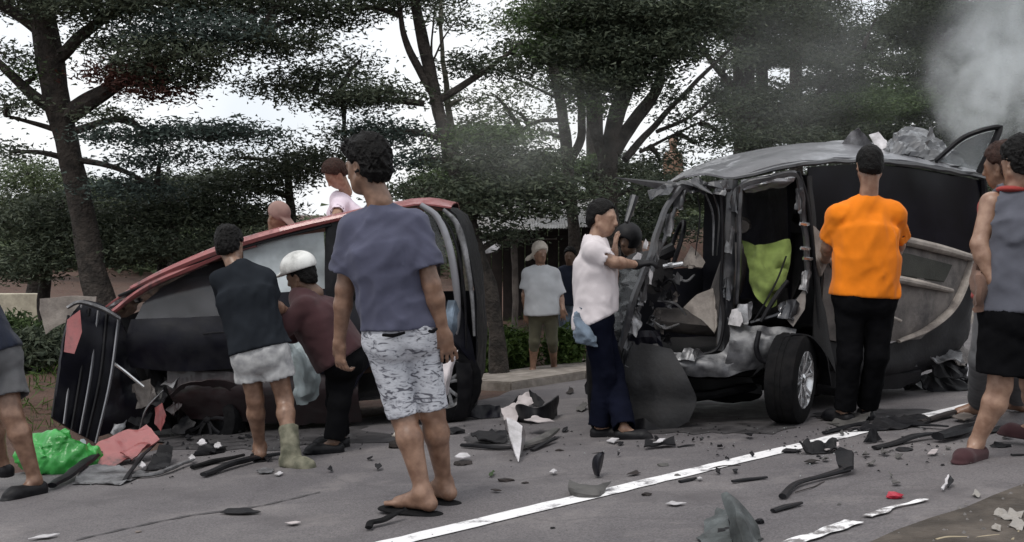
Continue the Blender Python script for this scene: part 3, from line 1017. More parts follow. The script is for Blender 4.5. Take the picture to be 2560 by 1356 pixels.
# ------------------------------------------------------------------ red wreck on the left
def wheel(t, c, axis, r, wdt, nspoke=5, rim=None, flat=0.0, parent_name='wheel'):
    """tyre with tread grooves, rim with spokes; axis points outward"""
    c, axis = Vector(c), Vector(axis).normalized()
    upv = Vector((0, 0, 1))
    a = (upv - axis * upv.dot(axis)).normalized()
    b_ = axis.cross(a)

    def ring_prof(bm, prof, n=40, groove=False):
        rings = []
        for k in range(n):
            th = 2 * math.pi * k / n
            d = a * math.cos(th) + b_ * math.sin(th)
            rg = []
            for i, (rr, off) in enumerate(prof):
                q = rr
                if groove and rr > r * .97 and k % 2:
                    q = rr - .007
                p = c + d * q + axis * off
                if flat and p.z < c.z - r + flat:
                    p.z = c.z - r + flat
                rg.append(bm.verts.new(p))
            rings.append(rg)
        m_ = len(prof)
        for k in range(n):
            for i in range(m_ - 1):
                bm.faces.new((rings[k][i], rings[k][i + 1], rings[(k + 1) % n][i + 1], rings[(k + 1) % n][i]))
        return rings
    h = wdt / 2
    bm = bmesh.new()
    ring_prof(bm, [(r * .6, -h * .7), (r * .64, -h), (r * .85, -h * 1.02), (r * .96, -h * .9), (r, -h * .65), (r, -h * .25), (r * .985, -h * .22), (r * .985, -h * .12), (r, -h * .1), (r, h * .1), (r * .985, h * .12), (r * .985, h * .22),
                   (r, h * .25), (r, h * .65), (r * .96, h * .9), (r * .85, h * 1.02), (r * .64, h), (r * .6, h * .7), (r * .58, 0), (r * .6, -h * .7)], 48, True)
    wo = bm_obj(parent_name, bm, RUBBER, t)
    if rim is None:
        return wo
    bm = bmesh.new()
    ring_prof(bm, [(r * .66, h * .92), (r * .63, h * 1.0), (r * .6, h * .8), (r * .57, h * .2), (r * .55, -h * .6), (r * .6, -h * .6), (r * .62, h * .7), (r * .66, h * .92)], 36)
    bm_obj('rim', bm, rim, wo)
    bm = bmesh.new()
    ring_prof(bm, [(.001, h * .15), (r * .5, h * .1), (r * .56, -h * .2)], 24)
    bm_obj('brake_disc', bm, BLKPL, wo)
    for k in range(nspoke):
        for sg in (-1, 1):
            th = 2 * math.pi * k / nspoke + sg * .16
            d = a * math.cos(th) + b_ * math.sin(th)
            d2 = a * math.cos(th + sg * .1) + b_ * math.sin(th + sg * .1)
            tube('spoke', [c + d * r * .1 + axis * h * .75, c + d * r * .35 + axis * h * .85, c + d2 * r * .61 + axis * h * .9], [r * .055, r * .045, r * .06], rim, wo, 6, .5, 6, axis)
    bm = bmesh.new()
    ring_prof(bm, [(.001, h * .98), (r * .08, h * .97), (r * .13, h * .85), (r * .15, h * .5)], 16)
    bm_obj('hub_cap', bm, rim, wo)
    return wo


LY = 8.35


def Lp(px, py, o=0.0, z=0.0):
    return at(px, py, LY) + Vector((0, o, z))


def Ll(pts, o=0.0, z=0.0):
    return [Lp(p[0], p[1], o + (p[2] if len(p) > 2 else 0), z) for p in pts]


t = thing('wrecked_car', 'wrecked dull red car with crushed front, dark doors and a person leaning in', 'car', gp(650, 1080))
rail = [(262, 768), (330, 722), (420, 678), (560, 622), (700, 580), (835, 548), (960, 522), (1060, 510), (1128, 522)]
loft('roof', [Ll(rail), Ll(rail, .25, .035), Ll(rail, .85, .06), Ll(rail, 1.4, .03), Ll(rail, 1.62, -.02)], REDP, t, 40, 12, .014, 2.4, .012, 3)
tube('roof_rail', Ll(rail[1:7], -.015), [.03, .045, .055, .05, .042, .036], REDP, t, 8, .7, 30)
tube('front_pillar', Ll([(285, 778, -.01), (380, 712), (480, 666), (575, 632), (640, 612)]), [.035, .045, .055, .045, .03], REDP, t, 8, .6, 24, None, .012, 5)
tube('drip_gutter', Ll([(300, 740, -.03), (420, 690, -.03), (560, 634, -.03), (700, 594, -.03), (830, 562, -.03)]), [.012] * 5, BLKPL, t, 6)
loft('windscreen', [Ll([(262, 775, .1), (420, 690, .1)]), Ll([(250, 780, .85), (420, 682, .85)], 0, .02), Ll([(262, 775, 1.55), (420, 690, 1.55)])], GL_DUST, t, 8, 10, .02, 4, .006, 4)
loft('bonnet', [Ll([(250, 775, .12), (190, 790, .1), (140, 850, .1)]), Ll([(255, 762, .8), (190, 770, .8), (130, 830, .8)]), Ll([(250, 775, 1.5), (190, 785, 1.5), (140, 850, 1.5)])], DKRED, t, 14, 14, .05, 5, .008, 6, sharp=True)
loft('headlamp_panel', [Ll([(98, 748), (160, 742), (240, 741)]), Ll([(104, 790), (150, 786), (236, 768)]), Ll([(116, 836), (150, 812), (215, 785)])], BEIGE, t, 14, 8, .02, 7, .01, 8)
# front side: dark door and its glass
loft('front_door', [Ll([(330, 800, -.0), (450, 796, -.03), (580, 788, -.03)]), Ll([(322, 850, -.05), (450, 850, -.09), (586, 845, -.08)]), Ll([(330, 915, -.03), (450, 925, -.06), (592, 920, -.05)])], BLKDOOR, t, 20, 10, .012, 3, .02, 9)
plate('window_glass', Ll([(338, 798), (352, 760, .05), (400, 718, .1), (470, 680, .16), (562, 642, .22), (574, 700, .14), (578, 788), (450, 797)]), GL_DUST, t, .006, .012, 3, 0, 2.5, 2)
tube('door_handle', Ll([(520, 832, -.12), (545, 828, -.14), (570, 828, -.12)]), [.01, .012, .01], BLKPL, t, 6, .6)
loft('rear_door', [Ll([(606, 738, 0), (720, 730, -.03), (845, 720, -.02)]), Ll([(606, 830, -.05), (720, 825, -.08), (850, 820, -.06)]), Ll([(606, 930, -.02), (720, 935, -.05), (852, 930, -.03)])], BLKDOOR, t, 18, 10, .012, 3, .02, 12)
plate('rear_window_glass', Ll([(606, 606, .02), (700, 594, .02), (808, 580, .02), (812, 640, .02), (813, 722, .02), (700, 732, .02), (610, 738, .02)]), GL_PALE, t, .006, .004, 2, 0, 3, 3)
tube('door_pillar', Ll([(588, 620, .0), (592, 780, -.05), (598, 930, -.03)]), [.05, .055, .05], BLKPL, t, 8, .5, 16, (0, 1, 0))
tube('rear_pillar', Ll([(832, 555, .0), (836, 720, -.03), (850, 930, -.02)]), [.055, .07, .07], BLKPL, t, 8, .5, 16, (0, 1, 0))
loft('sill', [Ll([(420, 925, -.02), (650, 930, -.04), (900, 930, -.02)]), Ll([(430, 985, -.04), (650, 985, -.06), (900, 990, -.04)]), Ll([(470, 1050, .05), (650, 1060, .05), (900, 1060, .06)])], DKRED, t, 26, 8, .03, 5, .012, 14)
loft('front_wing', [Ll([(300, 800, 0), (330, 860, -.03), (350, 940, -.02), (400, 985, -.04)]), Ll([(275, 815, 0), (285, 900, -.04), (300, 1000, -.04), (345, 1060, -.03)]), Ll([(255, 830, 0), (240, 930, 0), (235, 1030, 0), (240, 1095, 0)])], BLKDOOR, t, 16, 10, .045, 5, .008, 16)
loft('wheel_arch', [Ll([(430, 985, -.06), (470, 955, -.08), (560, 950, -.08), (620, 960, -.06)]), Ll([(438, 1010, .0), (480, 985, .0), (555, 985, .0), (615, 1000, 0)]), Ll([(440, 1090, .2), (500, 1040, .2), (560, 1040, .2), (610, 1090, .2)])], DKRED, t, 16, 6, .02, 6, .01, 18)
wheel(t, Lp(520, 1052, .12), (-.35, -1, .1), .27, .19, 5, BLKPL)
tube('bent_strut', Ll([(284, 895, -.1), (330, 925, -.14), (372, 962, -.12)]), [.011, .013, .011], CHROME, t, 6)
tube('bent_trim', Ll([(372, 1060, -.2), (390, 1010, -.22), (420, 975, -.2), (426, 968, -.18)]), [.016, .02, .016, .01], BAREM, t, 6, .4)
plate('torn_bracket', Ll([(402, 1012, -.15), (420, 1000, -.15), (432, 1030, -.16), (420, 1068, -.18), (404, 1050, -.16)]), REDP, t, .006, .015, 2, .1, 9, 21)
plate('torn_liner', Ll([(335, 960, -.05), (380, 945, -.05), (400, 985, -.08), (380, 1010, -.08), (345, 1020, -.05)]), GREYTRIM, t, .006, .03, 2, .1, 9, 22)
loft('inner_wing', [Ll([(262, 800, .3), (360, 800, .3), (470, 930, .3)]), Ll([(235, 930, .3), (340, 940, .25), (470, 980, .3)]), Ll([(235, 1085, .3), (340, 1090, .25), (470, 1085, .35)])], BLKPL, t, 14, 10, .06, 6, .01, 90, sharp=True)
for i, (px, py, w_, h_, mt) in enumerate(((395, 985, 50, 60, BLKPL), (440, 1010, 40, 50, DKRED), (355, 1040, 60, 40, BLKPL), (460, 1060, 60, 40, BLKPL), (300, 1060, 40, 60, BAREM), (430, 950, 50, 24, BAREM))):
    plate('crushed_trim', Ll([(px - w_ / 2, py + h_ * .3, -.05), (px - w_ * .1, py - h_ / 2, .05), (px + w_ / 2, py - h_ * .2, -.02), (px + w_ * .2, py + h_ / 2, -.1)]), mt, t, .006, .04, 2, .15, 9, i + 160)
# open front door seen along its edge, with pressed ribs
od = loft('open_door', [[at(205, 757, 8.2), at(170, 800, 8.0), at(150, 880, 7.9), at(128, 1045, 7.8)], [at(250, 765, 8.25), at(235, 850, 8.1), at(205, 960, 8.0), at(180, 1078, 7.9)],
                        [at(298, 795, 8.3), at(290, 860, 8.2), at(268, 960, 8.1), at(238, 1108, 8.0)]], BLKDOOR, t, 18, 10, .012, 5, .03, 24)
for i, (xa, xm, xb, ya, yb, mt, r_) in enumerate(((172, 150, 131, 790, 1045, BLKPL, .022), (205, 180, 160, 762, 1060, ROOFP, .016), (224, 205, 180, 772, 1075, BLKPL, .022),
                                                  (246, 228, 200, 778, 1085, ROOFP, .018), (268, 252, 218, 786, 1095, BLKPL, .024), (297, 276, 240, 797, 1108, ROOFP, .02))):
    f_ = i / 5
    tube('door_rib', [at(xa, ya, 8.1 + .12 * f_), at(xm, (ya + yb) / 2, 7.94 + .12 * f_), at(xb, yb, 7.76 + .2 * f_)], [r_, r_, r_ * .9], mt, od, 6, .5, 10)
tube('door_top_rail', [at(168, 770, 8.02), at(200, 756, 8.05), at(255, 772, 8.1), at(299, 797, 8.18)], [.02, .03, .03, .022], BAREM, od, 8, .6)
plate('red_door_skin', [at(168, 800, 7.93), at(200, 775, 7.96), at(205, 830, 7.93), at(186, 885, 7.86), at(160, 880, 7.83)], REDP, od, .006, .01, 2, 0, 5, 2)
# rear end
tail = [(1060, 512), (1128, 526), (1162, 600), (1184, 720), (1191, 850), (1186, 960), (1150, 1040)]
loft('tailgate', [Ll(tail, .02), Ll([(p[0] + 12, p[1]) for p in tail], .5), Ll([(p[0] + 14, p[1]) for p in tail], 1.1), Ll(tail, 1.6)], BLKPL, t, 22, 10, .02, 4, .012, 26)
loft('quarter_panel', [Ll([(860, 760, -.02), (930, 750, -.04), (1060, 745, -.05), (1150, 760, -.0)]), Ll([(860, 840, -.06), (940, 830, -.1), (1060, 830, -.1), (1178, 850, 0)]), Ll([(870, 1000, -.02), (940, 900, -.08), (1100, 835, -.12), (1188, 920, 0)])],
     BLKDOOR, t, 20, 10, .012, 3, .014, 28)
tube('tail_pillar', Ll([(1052, 512, -.02), (1095, 545, -.03), (1125, 620, -.05), (1142, 720, -.06), (1146, 800, -.05), (1136, 858, -.03)]), [.02, .028, .03, .028, .02, .01], ROOFP, t, 8, .5, 26, (0, 1, 0))
tube('tail_lamp', Ll([(1108, 524, -.01), (1142, 560, -.02), (1165, 640, -.03), (1180, 740, -.03), (1186, 840, -.02)]), [.014, .026, .02, .015, .01], BAREM, t, 8, .5, 24, (0, 1, 0))
tube('tail_trim', Ll([(1085, 530, -.02), (1125, 570, -.03), (1150, 650, -.05), (1164, 760, -.05), (1166, 870, -.04)]), [.012, .018, .018, .016, .01], BLKPL, t, 8, .6, 24)
plate('tail_glass', Ll([(1050, 525, .02), (1085, 545, .02), (1110, 610, .02), (1118, 660, .02), (1060, 650, .03)]), GL_SHAT, t, .005, .004, 1, 0, 4, 4)
wheel(t, Lp(1102, 955, .02), (.25, -1, 0), .31, .21, 5, BAREM)
loft('rear_bumper', [Ll([(1140, 900, -.08), (1180, 910, 0), (1196, 920, .4)]), Ll([(1148, 990, -.1), (1186, 980, 0), (1200, 980, .4)]), Ll([(1130, 1048, -.06), (1165, 1046, 0), (1190, 1040, .4)])], BLKPL, t, 10, 8, .02, 5, .01, 30)
# inside and far side
loft('floor_pan', [Ll([(330, 1000, .05), (700, 1010, .05), (1150, 1000, .05)]), Ll([(330, 1000, 1.6), (700, 1010, 1.6), (1150, 1000, 1.6)])], SEATD, t, 10, 8, .02, 4, .02, 31)
loft('far_side', [Ll([(250, 800, 1.66), (600, 770, 1.66), (1180, 760, 1.66)]), Ll([(220, 1040, 1.7), (600, 1060, 1.7), (1180, 1030, 1.7)])], BLKDOOR, t, 14, 6, .02, 3, .02, 33)
for px in (420, 600, 840, 1120):
    yy = np.interp(px, [262, 330, 420, 560, 700, 835, 960, 1060, 1128], [768, 722, 678, 622, 580, 548, 522, 510, 522])
    tube('far_pillar', Ll([(px, yy + 10, 1.58), (px + 8, 800, 1.66)]), [.045, .055], BLKPL, t, 8, .5)


def seat(t, cx, cy, Yc, s=1.0, mat=None, lean=.12, dirx=1):
    """car seat with cushion, backrest and head rest, facing -x when dirx=1"""
    mat = mat or SEATD
    c = Vector((cx, Yc, cy))
    bm = bmesh.new()
    tube_geo(bm, [c + Vector((-.22 * dirx, 0, .02)), c, c + Vector((.2 * dirx, 0, -.02))], [.2, .24, .22], 12, .4, 8, (0, 0, 1))
    so = bm_obj('seat', bm, mat, t)
    tube('backrest', [c + Vector((.2 * dirx, 0, .02)), c + Vector(((.24 + lean * .5) * dirx, 0, .3)), c + Vector(((.24 + lean) * dirx, 0, .56))], [.22, .24, .18], mat, so, 12, .42, 10, (1, 0, 0))
    tube('head_rest', [c + Vector(((.24 + lean) * dirx, -.1, .68)), c + Vector(((.25 + lean) * dirx, 0, .69)), c + Vector(((.24 + lean) * dirx, .1, .68))], [.06, .085, .06], mat, so, 10, .8)


for px, o_ in ((520, .45), (520, 1.15), (800, .45), (800, 1.15)):
    p = Lp(px, 935, o_)
    seat(t, p.x, p.z, p.y)
p = Lp(380, 815, .8)
tube('dashboard', [p + Vector((0, -.6, 0)), p + Vector((-.05, 0, .03)), p + Vector((0, .6, 0))], [.12, .15, .12], SEATD, t, 10)

# ------------------------------------------------------------------ charcoal minivan on the right


def RY(px):
    if px < 1990:
        return 7.5 - (px - 1480) / 510 * .15
    return 7.35 + (px - 1990) / 470 * 1.25


def Rp(px, py, o=0.0, z=0.0):
    return at(px, py, RY(px)) + Vector((0, o, z))


def Rl(pts, o=0.0, z=0.0):
    return [Rp(p[0], p[1], o + (p[2] if len(p) > 2 else 0), z) for p in pts]


t = thing('wrecked_minivan', 'wrecked charcoal minivan with its near side torn open and roof buckled', 'minivan', gp(1850, 1060))
near = [(1712, 440), (1760, 436), (1830, 442), (1900, 424), (2000, 406), (2130, 396), (2260, 404), (2380, 424), (2460, 440)]
far = [(1640, 480), (1720, 428), (1800, 398), (1900, 374), (2000, 360), (2130, 355), (2230, 366), (2330, 388), (2440, 420)]


def fy(pts, o):
    return [at(p[0], p[1], RY(p[0]) + o) for p in pts]


def mixp(a, b_, f_):
    return [(a[i][0] * (1 - f_) + b_[i][0] * f_, a[i][1] * (1 - f_) + b_[i][1] * f_) for i in range(len(a))]


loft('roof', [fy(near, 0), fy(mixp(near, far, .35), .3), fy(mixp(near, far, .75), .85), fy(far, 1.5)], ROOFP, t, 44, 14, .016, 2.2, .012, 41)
tube('roof_rail', Rl([(1835, 446, -.01), (1905, 430, -.02), (2000, 412, -.02), (2130, 402, -.02), (2260, 410, -.02), (2380, 430, -.02), (2458, 446, -.01)]), [.02, .026, .026, .026, .028, .028, .022], DKPAINT, t, 6, .7, 40, None, .01, 3)
loft('crushed_header', [Rl([(1620, 476, .1), (1680, 452, .05), (1740, 446, 0), (1835, 452, 0)]), Rl([(1628, 496, .0), (1690, 468, -.03), (1745, 462, -.05), (1828, 470, -.04)]), Rl([(1648, 500, .04), (1700, 480, .02), (1750, 476, 0), (1815, 486, 0)])], DKPAINT, t, 20, 7, .06, 8, .008, 43, sharp=True)
# front pillars and the crazed windscreen
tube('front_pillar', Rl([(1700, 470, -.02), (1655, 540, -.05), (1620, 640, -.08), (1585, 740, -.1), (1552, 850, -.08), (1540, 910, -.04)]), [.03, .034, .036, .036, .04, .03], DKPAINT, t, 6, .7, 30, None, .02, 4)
tube('inner_pillar', Rl([(1724, 470, .05), (1690, 520, .02), (1660, 600, .0), (1620, 700, -.02), (1600, 760, -.02), (1565, 870, 0)]), [.018, .022, .022, .024, .02, .016], BAREM, t, 8, .6, 28, None, .015, 6)
tube('far_front_pillar', Rl([(1640, 480, 1.3), (1626, 520, 1.25), (1612, 556, 1.2)]), [.035, .03, .02], DKPAINT, t, 8)
ws = [[Rp(1618, 655, -.03), Rp(1596, 720, -.06), Rp(1566, 800, -.08), Rp(1546, 880, -.05)],
      [Rp(1590, 650, .15), Rp(1560, 720, .1), Rp(1540, 790, .08), Rp(1530, 860, .05)],
      [Rp(1580, 660, .6), Rp(1550, 730, .5), Rp(1535, 800, .45), Rp(1530, 850, .4)]]
loft('windscreen', ws, GL_SHAT, t, 18, 10, .05, 9, .006, 45, sharp=True)
plate('windscreen_remnant', [Rp(1700, 480, .05), Rp(1668, 520, .02), Rp(1640, 590, 0), Rp(1648, 600, .1), Rp(1676, 560, .12), Rp(1716, 500, .1)], GL_SHAT, t, .005, .02, 2, .2, 9, 88)
for i, (px, py, w_, h_) in enumerate(((1620, 690, 18, 40), (1600, 745, 20, 36), (1572, 800, 22, 40), (1590, 640, 26, 20), (1560, 850, 18, 40), (1548, 790, 14, 26), (1610, 610, 14, 26))):
    plate('glass_shard', [Rp(px - w_ / 2, py + h_ * .4, -.09), Rp(px, py - h_ / 2, -.1), Rp(px + w_ / 2, py - h_ * .2, -.08), Rp(px + w_ * .2, py + h_ / 2, -.1)], WHITEPL if i % 3 == 0 else BAREM, t, .005, .012, 1, .15, 12, i)
# door openings
tube('centre_pillar', Rl([(1832, 452, -.0), (1826, 560, .0), (1822, 680, .02), (1814, 790, .02), (1806, 880, .0)]), [.045, .04, .045, .05, .055], DKPAINT, t, 6, .6, 24, (0, 1, 0), .012, 8)
tube('door_seal', Rl([(1800, 480, -.03), (1805, 600, -.03), (1800, 720, -.03), (1806, 800, -.05), (1790, 868, -.06), (1740, 884, -.08), (1680, 886, -.08)]), [.012, .013, .014, .015, .016, .015, .012], BLKPL, t, 8, .8, 40)
for xa, xb, r_, mt in ((1748, 1742, .01, BLKPL), (1770, 1786, .014, BAREM), (1790, 1796, .012, DKPAINT)):
    tube('hanging_trim', Rl([(xa, 486, .08), ((xa + xb) / 2 + 8, 540, .05), (xb, 640, .06)]), [r_, r_ * 1.2, r_ * .7], mt, t, 6, .5)
tube('rear_door_frame', Rl([(1842, 760, -.02), (1846, 620, -.03), (1846, 500, -.03), (1856, 462, -.03), (1920, 446, -.04), (1982, 436, -.04), (1998, 470, -.05), (2006, 580, -.06), (2012, 690, -.07), (1998, 740, -.06), (1950, 778, -.06), (1870, 805, -.06)]),
     [.02, .022, .024, .028, .03, .034, .034, .03, .03, .026, .02, .016], DKPAINT, t, 6, .7, 70, None, .01, 9)
tube('door_edge', Rl([(1990, 430, -.06), (2010, 500, -.07), (2022, 600, -.08), (2030, 720, -.09), (2036, 850, -.08)]), [.02, .026, .026, .028, .03], BLKPL, t, 8, .6, 26)
loft('frame_sheet', [Rl([(1850, 452, -.02), (1910, 440, -.03), (1985, 428, -.04)]), Rl([(1856, 474, -.04), (1915, 458, -.06), (1978, 452, -.06)]), Rl([(1866, 486, 0), (1915, 476, 0), (1960, 470, 0)])], ROOFP, t, 16, 8, .02, 8, .008, 47, sharp=True)
for py, px in ((620, 2002), (645, 2008), (560, 2000)):
    tube('latch', Rl([(px - 10, py, -.1), (px + 2, py + 2, -.12), (px + 12, py + 1, -.1)]), [.012, .016, .01], CHROME, t, 6)
# sill and torn panels
loft('sill', [Rl([(1672, 876, -.06), (1740, 882, -.1), (1800, 872, -.08), (1835, 810, -.04)]), Rl([(1668, 905, -.12), (1740, 908, -.16), (1815, 905, -.14), (1880, 860, -.1)]), Rl([(1690, 930, -.1), (1750, 935, -.12), (1830, 932, -.12), (1900, 915, -.1)])], SCRAPED, t, 26, 12, .03, 6, .01, 49)
loft('torn_panel', [Rl([(1812, 790, -.06), (1860, 806, -.08), (1920, 810, -.1), (1980, 822, -.12)]), Rl([(1815, 840, -.16), (1870, 850, -.2), (1925, 850, -.2), (1960, 860, -.2)]), Rl([(1800, 925, -.12), (1850, 918, -.14), (1900, 915, -.14), (1915, 905, -.14)])], SCRAPED, t, 26, 14, .035, 6, .01, 51)
tube('torn_loom', Rl([(1880, 820, -.22), (1872, 860, -.23), (1884, 890, -.22), (1905, 898, -.22)]), [.016, .018, .018, .012], BLKPL, t, 8)
tube('torn_loom', Rl([(1960, 700, -.1), (1925, 745, -.12), (1890, 800, -.14)]), [.014, .018, .012], BLKPL, t, 8)
tube('seat_belt', Rl([(1960, 640, -.06), (1936, 700, -.07), (1905, 760, -.06), (1880, 800, -.06)]), [.02, .022, .022, .02], BLKPL, t, 6, .2, 20)
plate('white_panel', Rl([(1812, 808, -.12), (1822, 772, -.1), (1842, 768, -.1), (1846, 800, -.14), (1838, 812, -.16)]), WHITEPL, t, .01, .01, 2, .05, 9, 5)
plate('grey_flap', Rl([(1950, 790, -.12), (2006, 712, -.1), (1998, 770, -.14), (1968, 812, -.16)]), GREYTRIM, t, .01, .01, 2, .05, 9, 6)
# inside
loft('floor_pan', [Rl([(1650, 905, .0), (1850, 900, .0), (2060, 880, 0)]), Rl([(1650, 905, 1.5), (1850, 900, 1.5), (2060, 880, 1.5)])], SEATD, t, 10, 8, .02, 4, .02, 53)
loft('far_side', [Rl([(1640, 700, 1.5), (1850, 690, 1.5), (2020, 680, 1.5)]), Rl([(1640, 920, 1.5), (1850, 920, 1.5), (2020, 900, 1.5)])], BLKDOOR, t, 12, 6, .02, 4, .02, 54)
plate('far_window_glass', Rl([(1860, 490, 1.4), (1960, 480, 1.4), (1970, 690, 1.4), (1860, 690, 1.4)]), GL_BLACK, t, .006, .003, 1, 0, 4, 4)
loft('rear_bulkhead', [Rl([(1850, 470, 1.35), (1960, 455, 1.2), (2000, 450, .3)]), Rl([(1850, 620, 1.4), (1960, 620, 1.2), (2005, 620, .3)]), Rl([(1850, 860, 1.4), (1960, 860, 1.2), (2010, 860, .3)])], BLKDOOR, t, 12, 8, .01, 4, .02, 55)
p = Rp(1700, 625, .25)
bm = bmesh.new()
ring = []
for i in range(25):
    th = 2 * math.pi * i / 24
    ring.append(p + Vector((.06 * math.cos(th), .19 * math.sin(th) * .9, .19 * math.cos(th))))
tube_geo(bm, ring, [.016] * 25, 8, 1, 72)
so = bm_obj('steering_wheel', bm, BLKPL, t)
tube('steering_column', [p, p + Vector((-.25, 0, -.12))], [.05, .04], BLKPL, so, 8)
tube('dashboard', [Rp(1640, 690, .1), Rp(1645, 690, .7), Rp(1640, 700, 1.3)], [.13, .15, .13], SEATD, t, 10, 1, 14, None, .03, 5)
plate('airbag', Rl([(1712, 668, .1), (1735, 615, .12), (1768, 660, .1), (1760, 672, .08), (1728, 668, .06)]), BEIGE, t, .02, .02, 2, .05, 7, 7)
tube('control_stalk', Rl([(1664, 668, .1), (1690, 664, .08), (1712, 660, .08)]), [.018, .02, .016], CHROME, t, 8)
seat(t, Rp(1745, 800, .45).x, Rp(1745, 800, .45).z - .05, Rp(1745, 800, .45).y, .9, GREYTRIM)
plate('torn_seat_cover', Rl([(1712, 770, .05), (1745, 738, .04), (1785, 722, .05), (1792, 760, .04), (1796, 815, .02), (1788, 835, .02), (1755, 800, .02)]), BEIGE, t, .03, .02, 2, .03, 6, 8)
for i, pts in enumerate((((1650, 755, .1), (1690, 760, .05), (1720, 790, .08)), ((1655, 720, .1), (1680, 700, .04), (1700, 740, .08)), ((1630, 800, .05), (1660, 820, .0), (1700, 812, .05)), ((1690, 690, .2), (1720, 705, .1), (1745, 690, .15)))):
    tube('bent_bracket', Rl(pts), [.012, .015, .01], (BAREM, BLKPL, CHROME, BAREM)[i], t, 6, .6)
for i in range(16):
    px, py = random.uniform(1630, 1700), random.uniform(690, 860)
    if px < 1640 and py < 740:
        continue
    w_ = random.uniform(14, 34)
    plate('crushed_trim', Rl([(px - w_ / 2, py + w_ * .3, .1), (px + random.uniform(-5, 5), py - w_ / 2, .04), (px + w_ / 2, py - w_ * .1, .1), (px + w_ * .1, py + w_ * .5, .05)]), (BLKPL, BAREM, DKPAINT, GREYTRIM)[i % 4], t, .006, .02, 1, .15, 12, i + 60)
seat(t, Rp(1925, 760, .55).x, Rp(1925, 760, .55).z - .1, Rp(1925, 760, .55).y, 1, SEATD)
plate('beige_seat_edge', Rl([(2018, 566, -.07), (2044, 585, -.07), (2062, 640, -.05), (2040, 690, -.08), (2026, 650, -.1)]), BEIGE, t, .03, .015, 2, .02, 6, 9)
# torn metal hanging off the pillars and sills
for i, (px, py, w_, h_, mt, o_) in enumerate(((1700, 500, 40, 50, DKPAINT, -.02), (1668, 560, 30, 60, BAREM, -.05), (1636, 630, 34, 60, DKPAINT, -.08), (1604, 720, 36, 70, DKPAINT, -.1), (1580, 800, 40, 70, BAREM, -.1), (1835, 500, 34, 70, DKPAINT, -.04),
                                              (1820, 600, 30, 70, BAREM, -.02), (1815, 720, 30, 60, DKPAINT, -.04), (1750, 470, 60, 26, DKPAINT, -.04), (1800, 470, 50, 40, BAREM, -.05), (1850, 780, 50, 50, BAREM, -.12), (1990, 500, 26, 60, DKPAINT, -.08),
                                              (2004, 700, 30, 60, BAREM, -.09), (1960, 770, 60, 50, DKPAINT, -.13), (1720, 880, 70, 30, BAREM, -.14), (1560, 880, 60, 60, DKPAINT, -.1), (1500, 890, 70, 60, NAVYT, -.06), (1480, 950, 40, 80, BLKPL, -.12), (1530, 1000, 60, 90, BLKPL, -.16))):
    plate('torn_metal', Rl([(px - w_ / 2, py + h_ * .35, o_), (px - w_ * .2, py - h_ * .4, o_ + .04), (px + w_ * .25, py - h_ / 2, o_ - .03), (px + w_ / 2, py + h_ * .05, o_ + .03), (px + w_ * .1, py + h_ / 2, o_ - .04)]), mt, t, .005, .03, 2, .22, 12, i + 200)
loft('side_column', [Rl([(2012, 440, -.03), (2018, 580, -.06), (2026, 720, -.08), (2020, 860, -.1)]), Rl([(2020, 440, -.02), (2026, 580, -.05), (2034, 720, -.08), (2050, 880, -.1)]), Rl([(2028, 440, 0), (2034, 580, 0), (2044, 720, -.03), (2080, 930, -.04)])], SEATD, t, 20, 8, .012, 4, .012, 201)
loft('rear_arch', [Rl([(1880, 900, -.12), (1912, 850, -.2), (1960, 826, -.24), (2010, 836, -.22), (2050, 890, -.18), (2066, 960, -.12)]), Rl([(1888, 905, -.02), (1918, 860, -.05), (1960, 840, -.06), (2006, 850, -.06), (2040, 896, -.05), (2056, 960, -.04)]), Rl([(1890, 915, .3), (1918, 870, .3), (1960, 850, .3), (2006, 860, .3), (2040, 900, .3), (2054, 970, .3)])], BLKPL, t, 24, 8, .012, 4, .01, 202)
tube('rear_axle', [Rp(1960, 950, .1), Rp(1900, 965, .5), Rp(1850, 960, 1.3)], [.05, .06, .05], BLKPL, t, 8)  # axle, tank, exhaust and dropped floor added to darken the gap below
loft('fuel_tank', [Rl([(1660, 935, .35), (1800, 945, .35), (1930, 940, .35)]), Rl([(1650, 1010, .4), (1800, 1020, .4), (1930, 1015, .4)]), Rl([(1660, 1000, 1.1), (1800, 1005, 1.1), (1930, 1000, 1.1)])], BLKPL, t, 14, 8, .05, 4, .05, 203)
tube('exhaust_pipe', [Rp(1660, 1000, .3), Rp(1780, 1005, .28), Rp(1900, 985, .3), Rp(2080, 975, .3)], [.03, .035, .03, .025], BLKPL, t, 8)
loft('dropped_floor', [Rl([(2060, 930, .05), (2200, 945, .05), (2320, 935, .1)]), Rl([(2060, 1000, .2), (2200, 1000, .2), (2320, 975, .25)]), Rl([(2060, 985, 1.0), (2200, 985, 1.0), (2320, 965, 1.0)])], BLKPL, t, 14, 8, .04, 4, .03, 204)
wheel(t, Vector((Rp(1600, 968).x + .2, 8.85, G(.95, 8.85) + .29)), (-.3, 1, 0), .29, .2, 5, BLKPL)  # both far wheels added to block light under the van
wheel(t, Vector((2.35, 8.75, G(2.35, 8.75) + .29)), (0, 1, 0), .29, .2, 5, BLKPL)
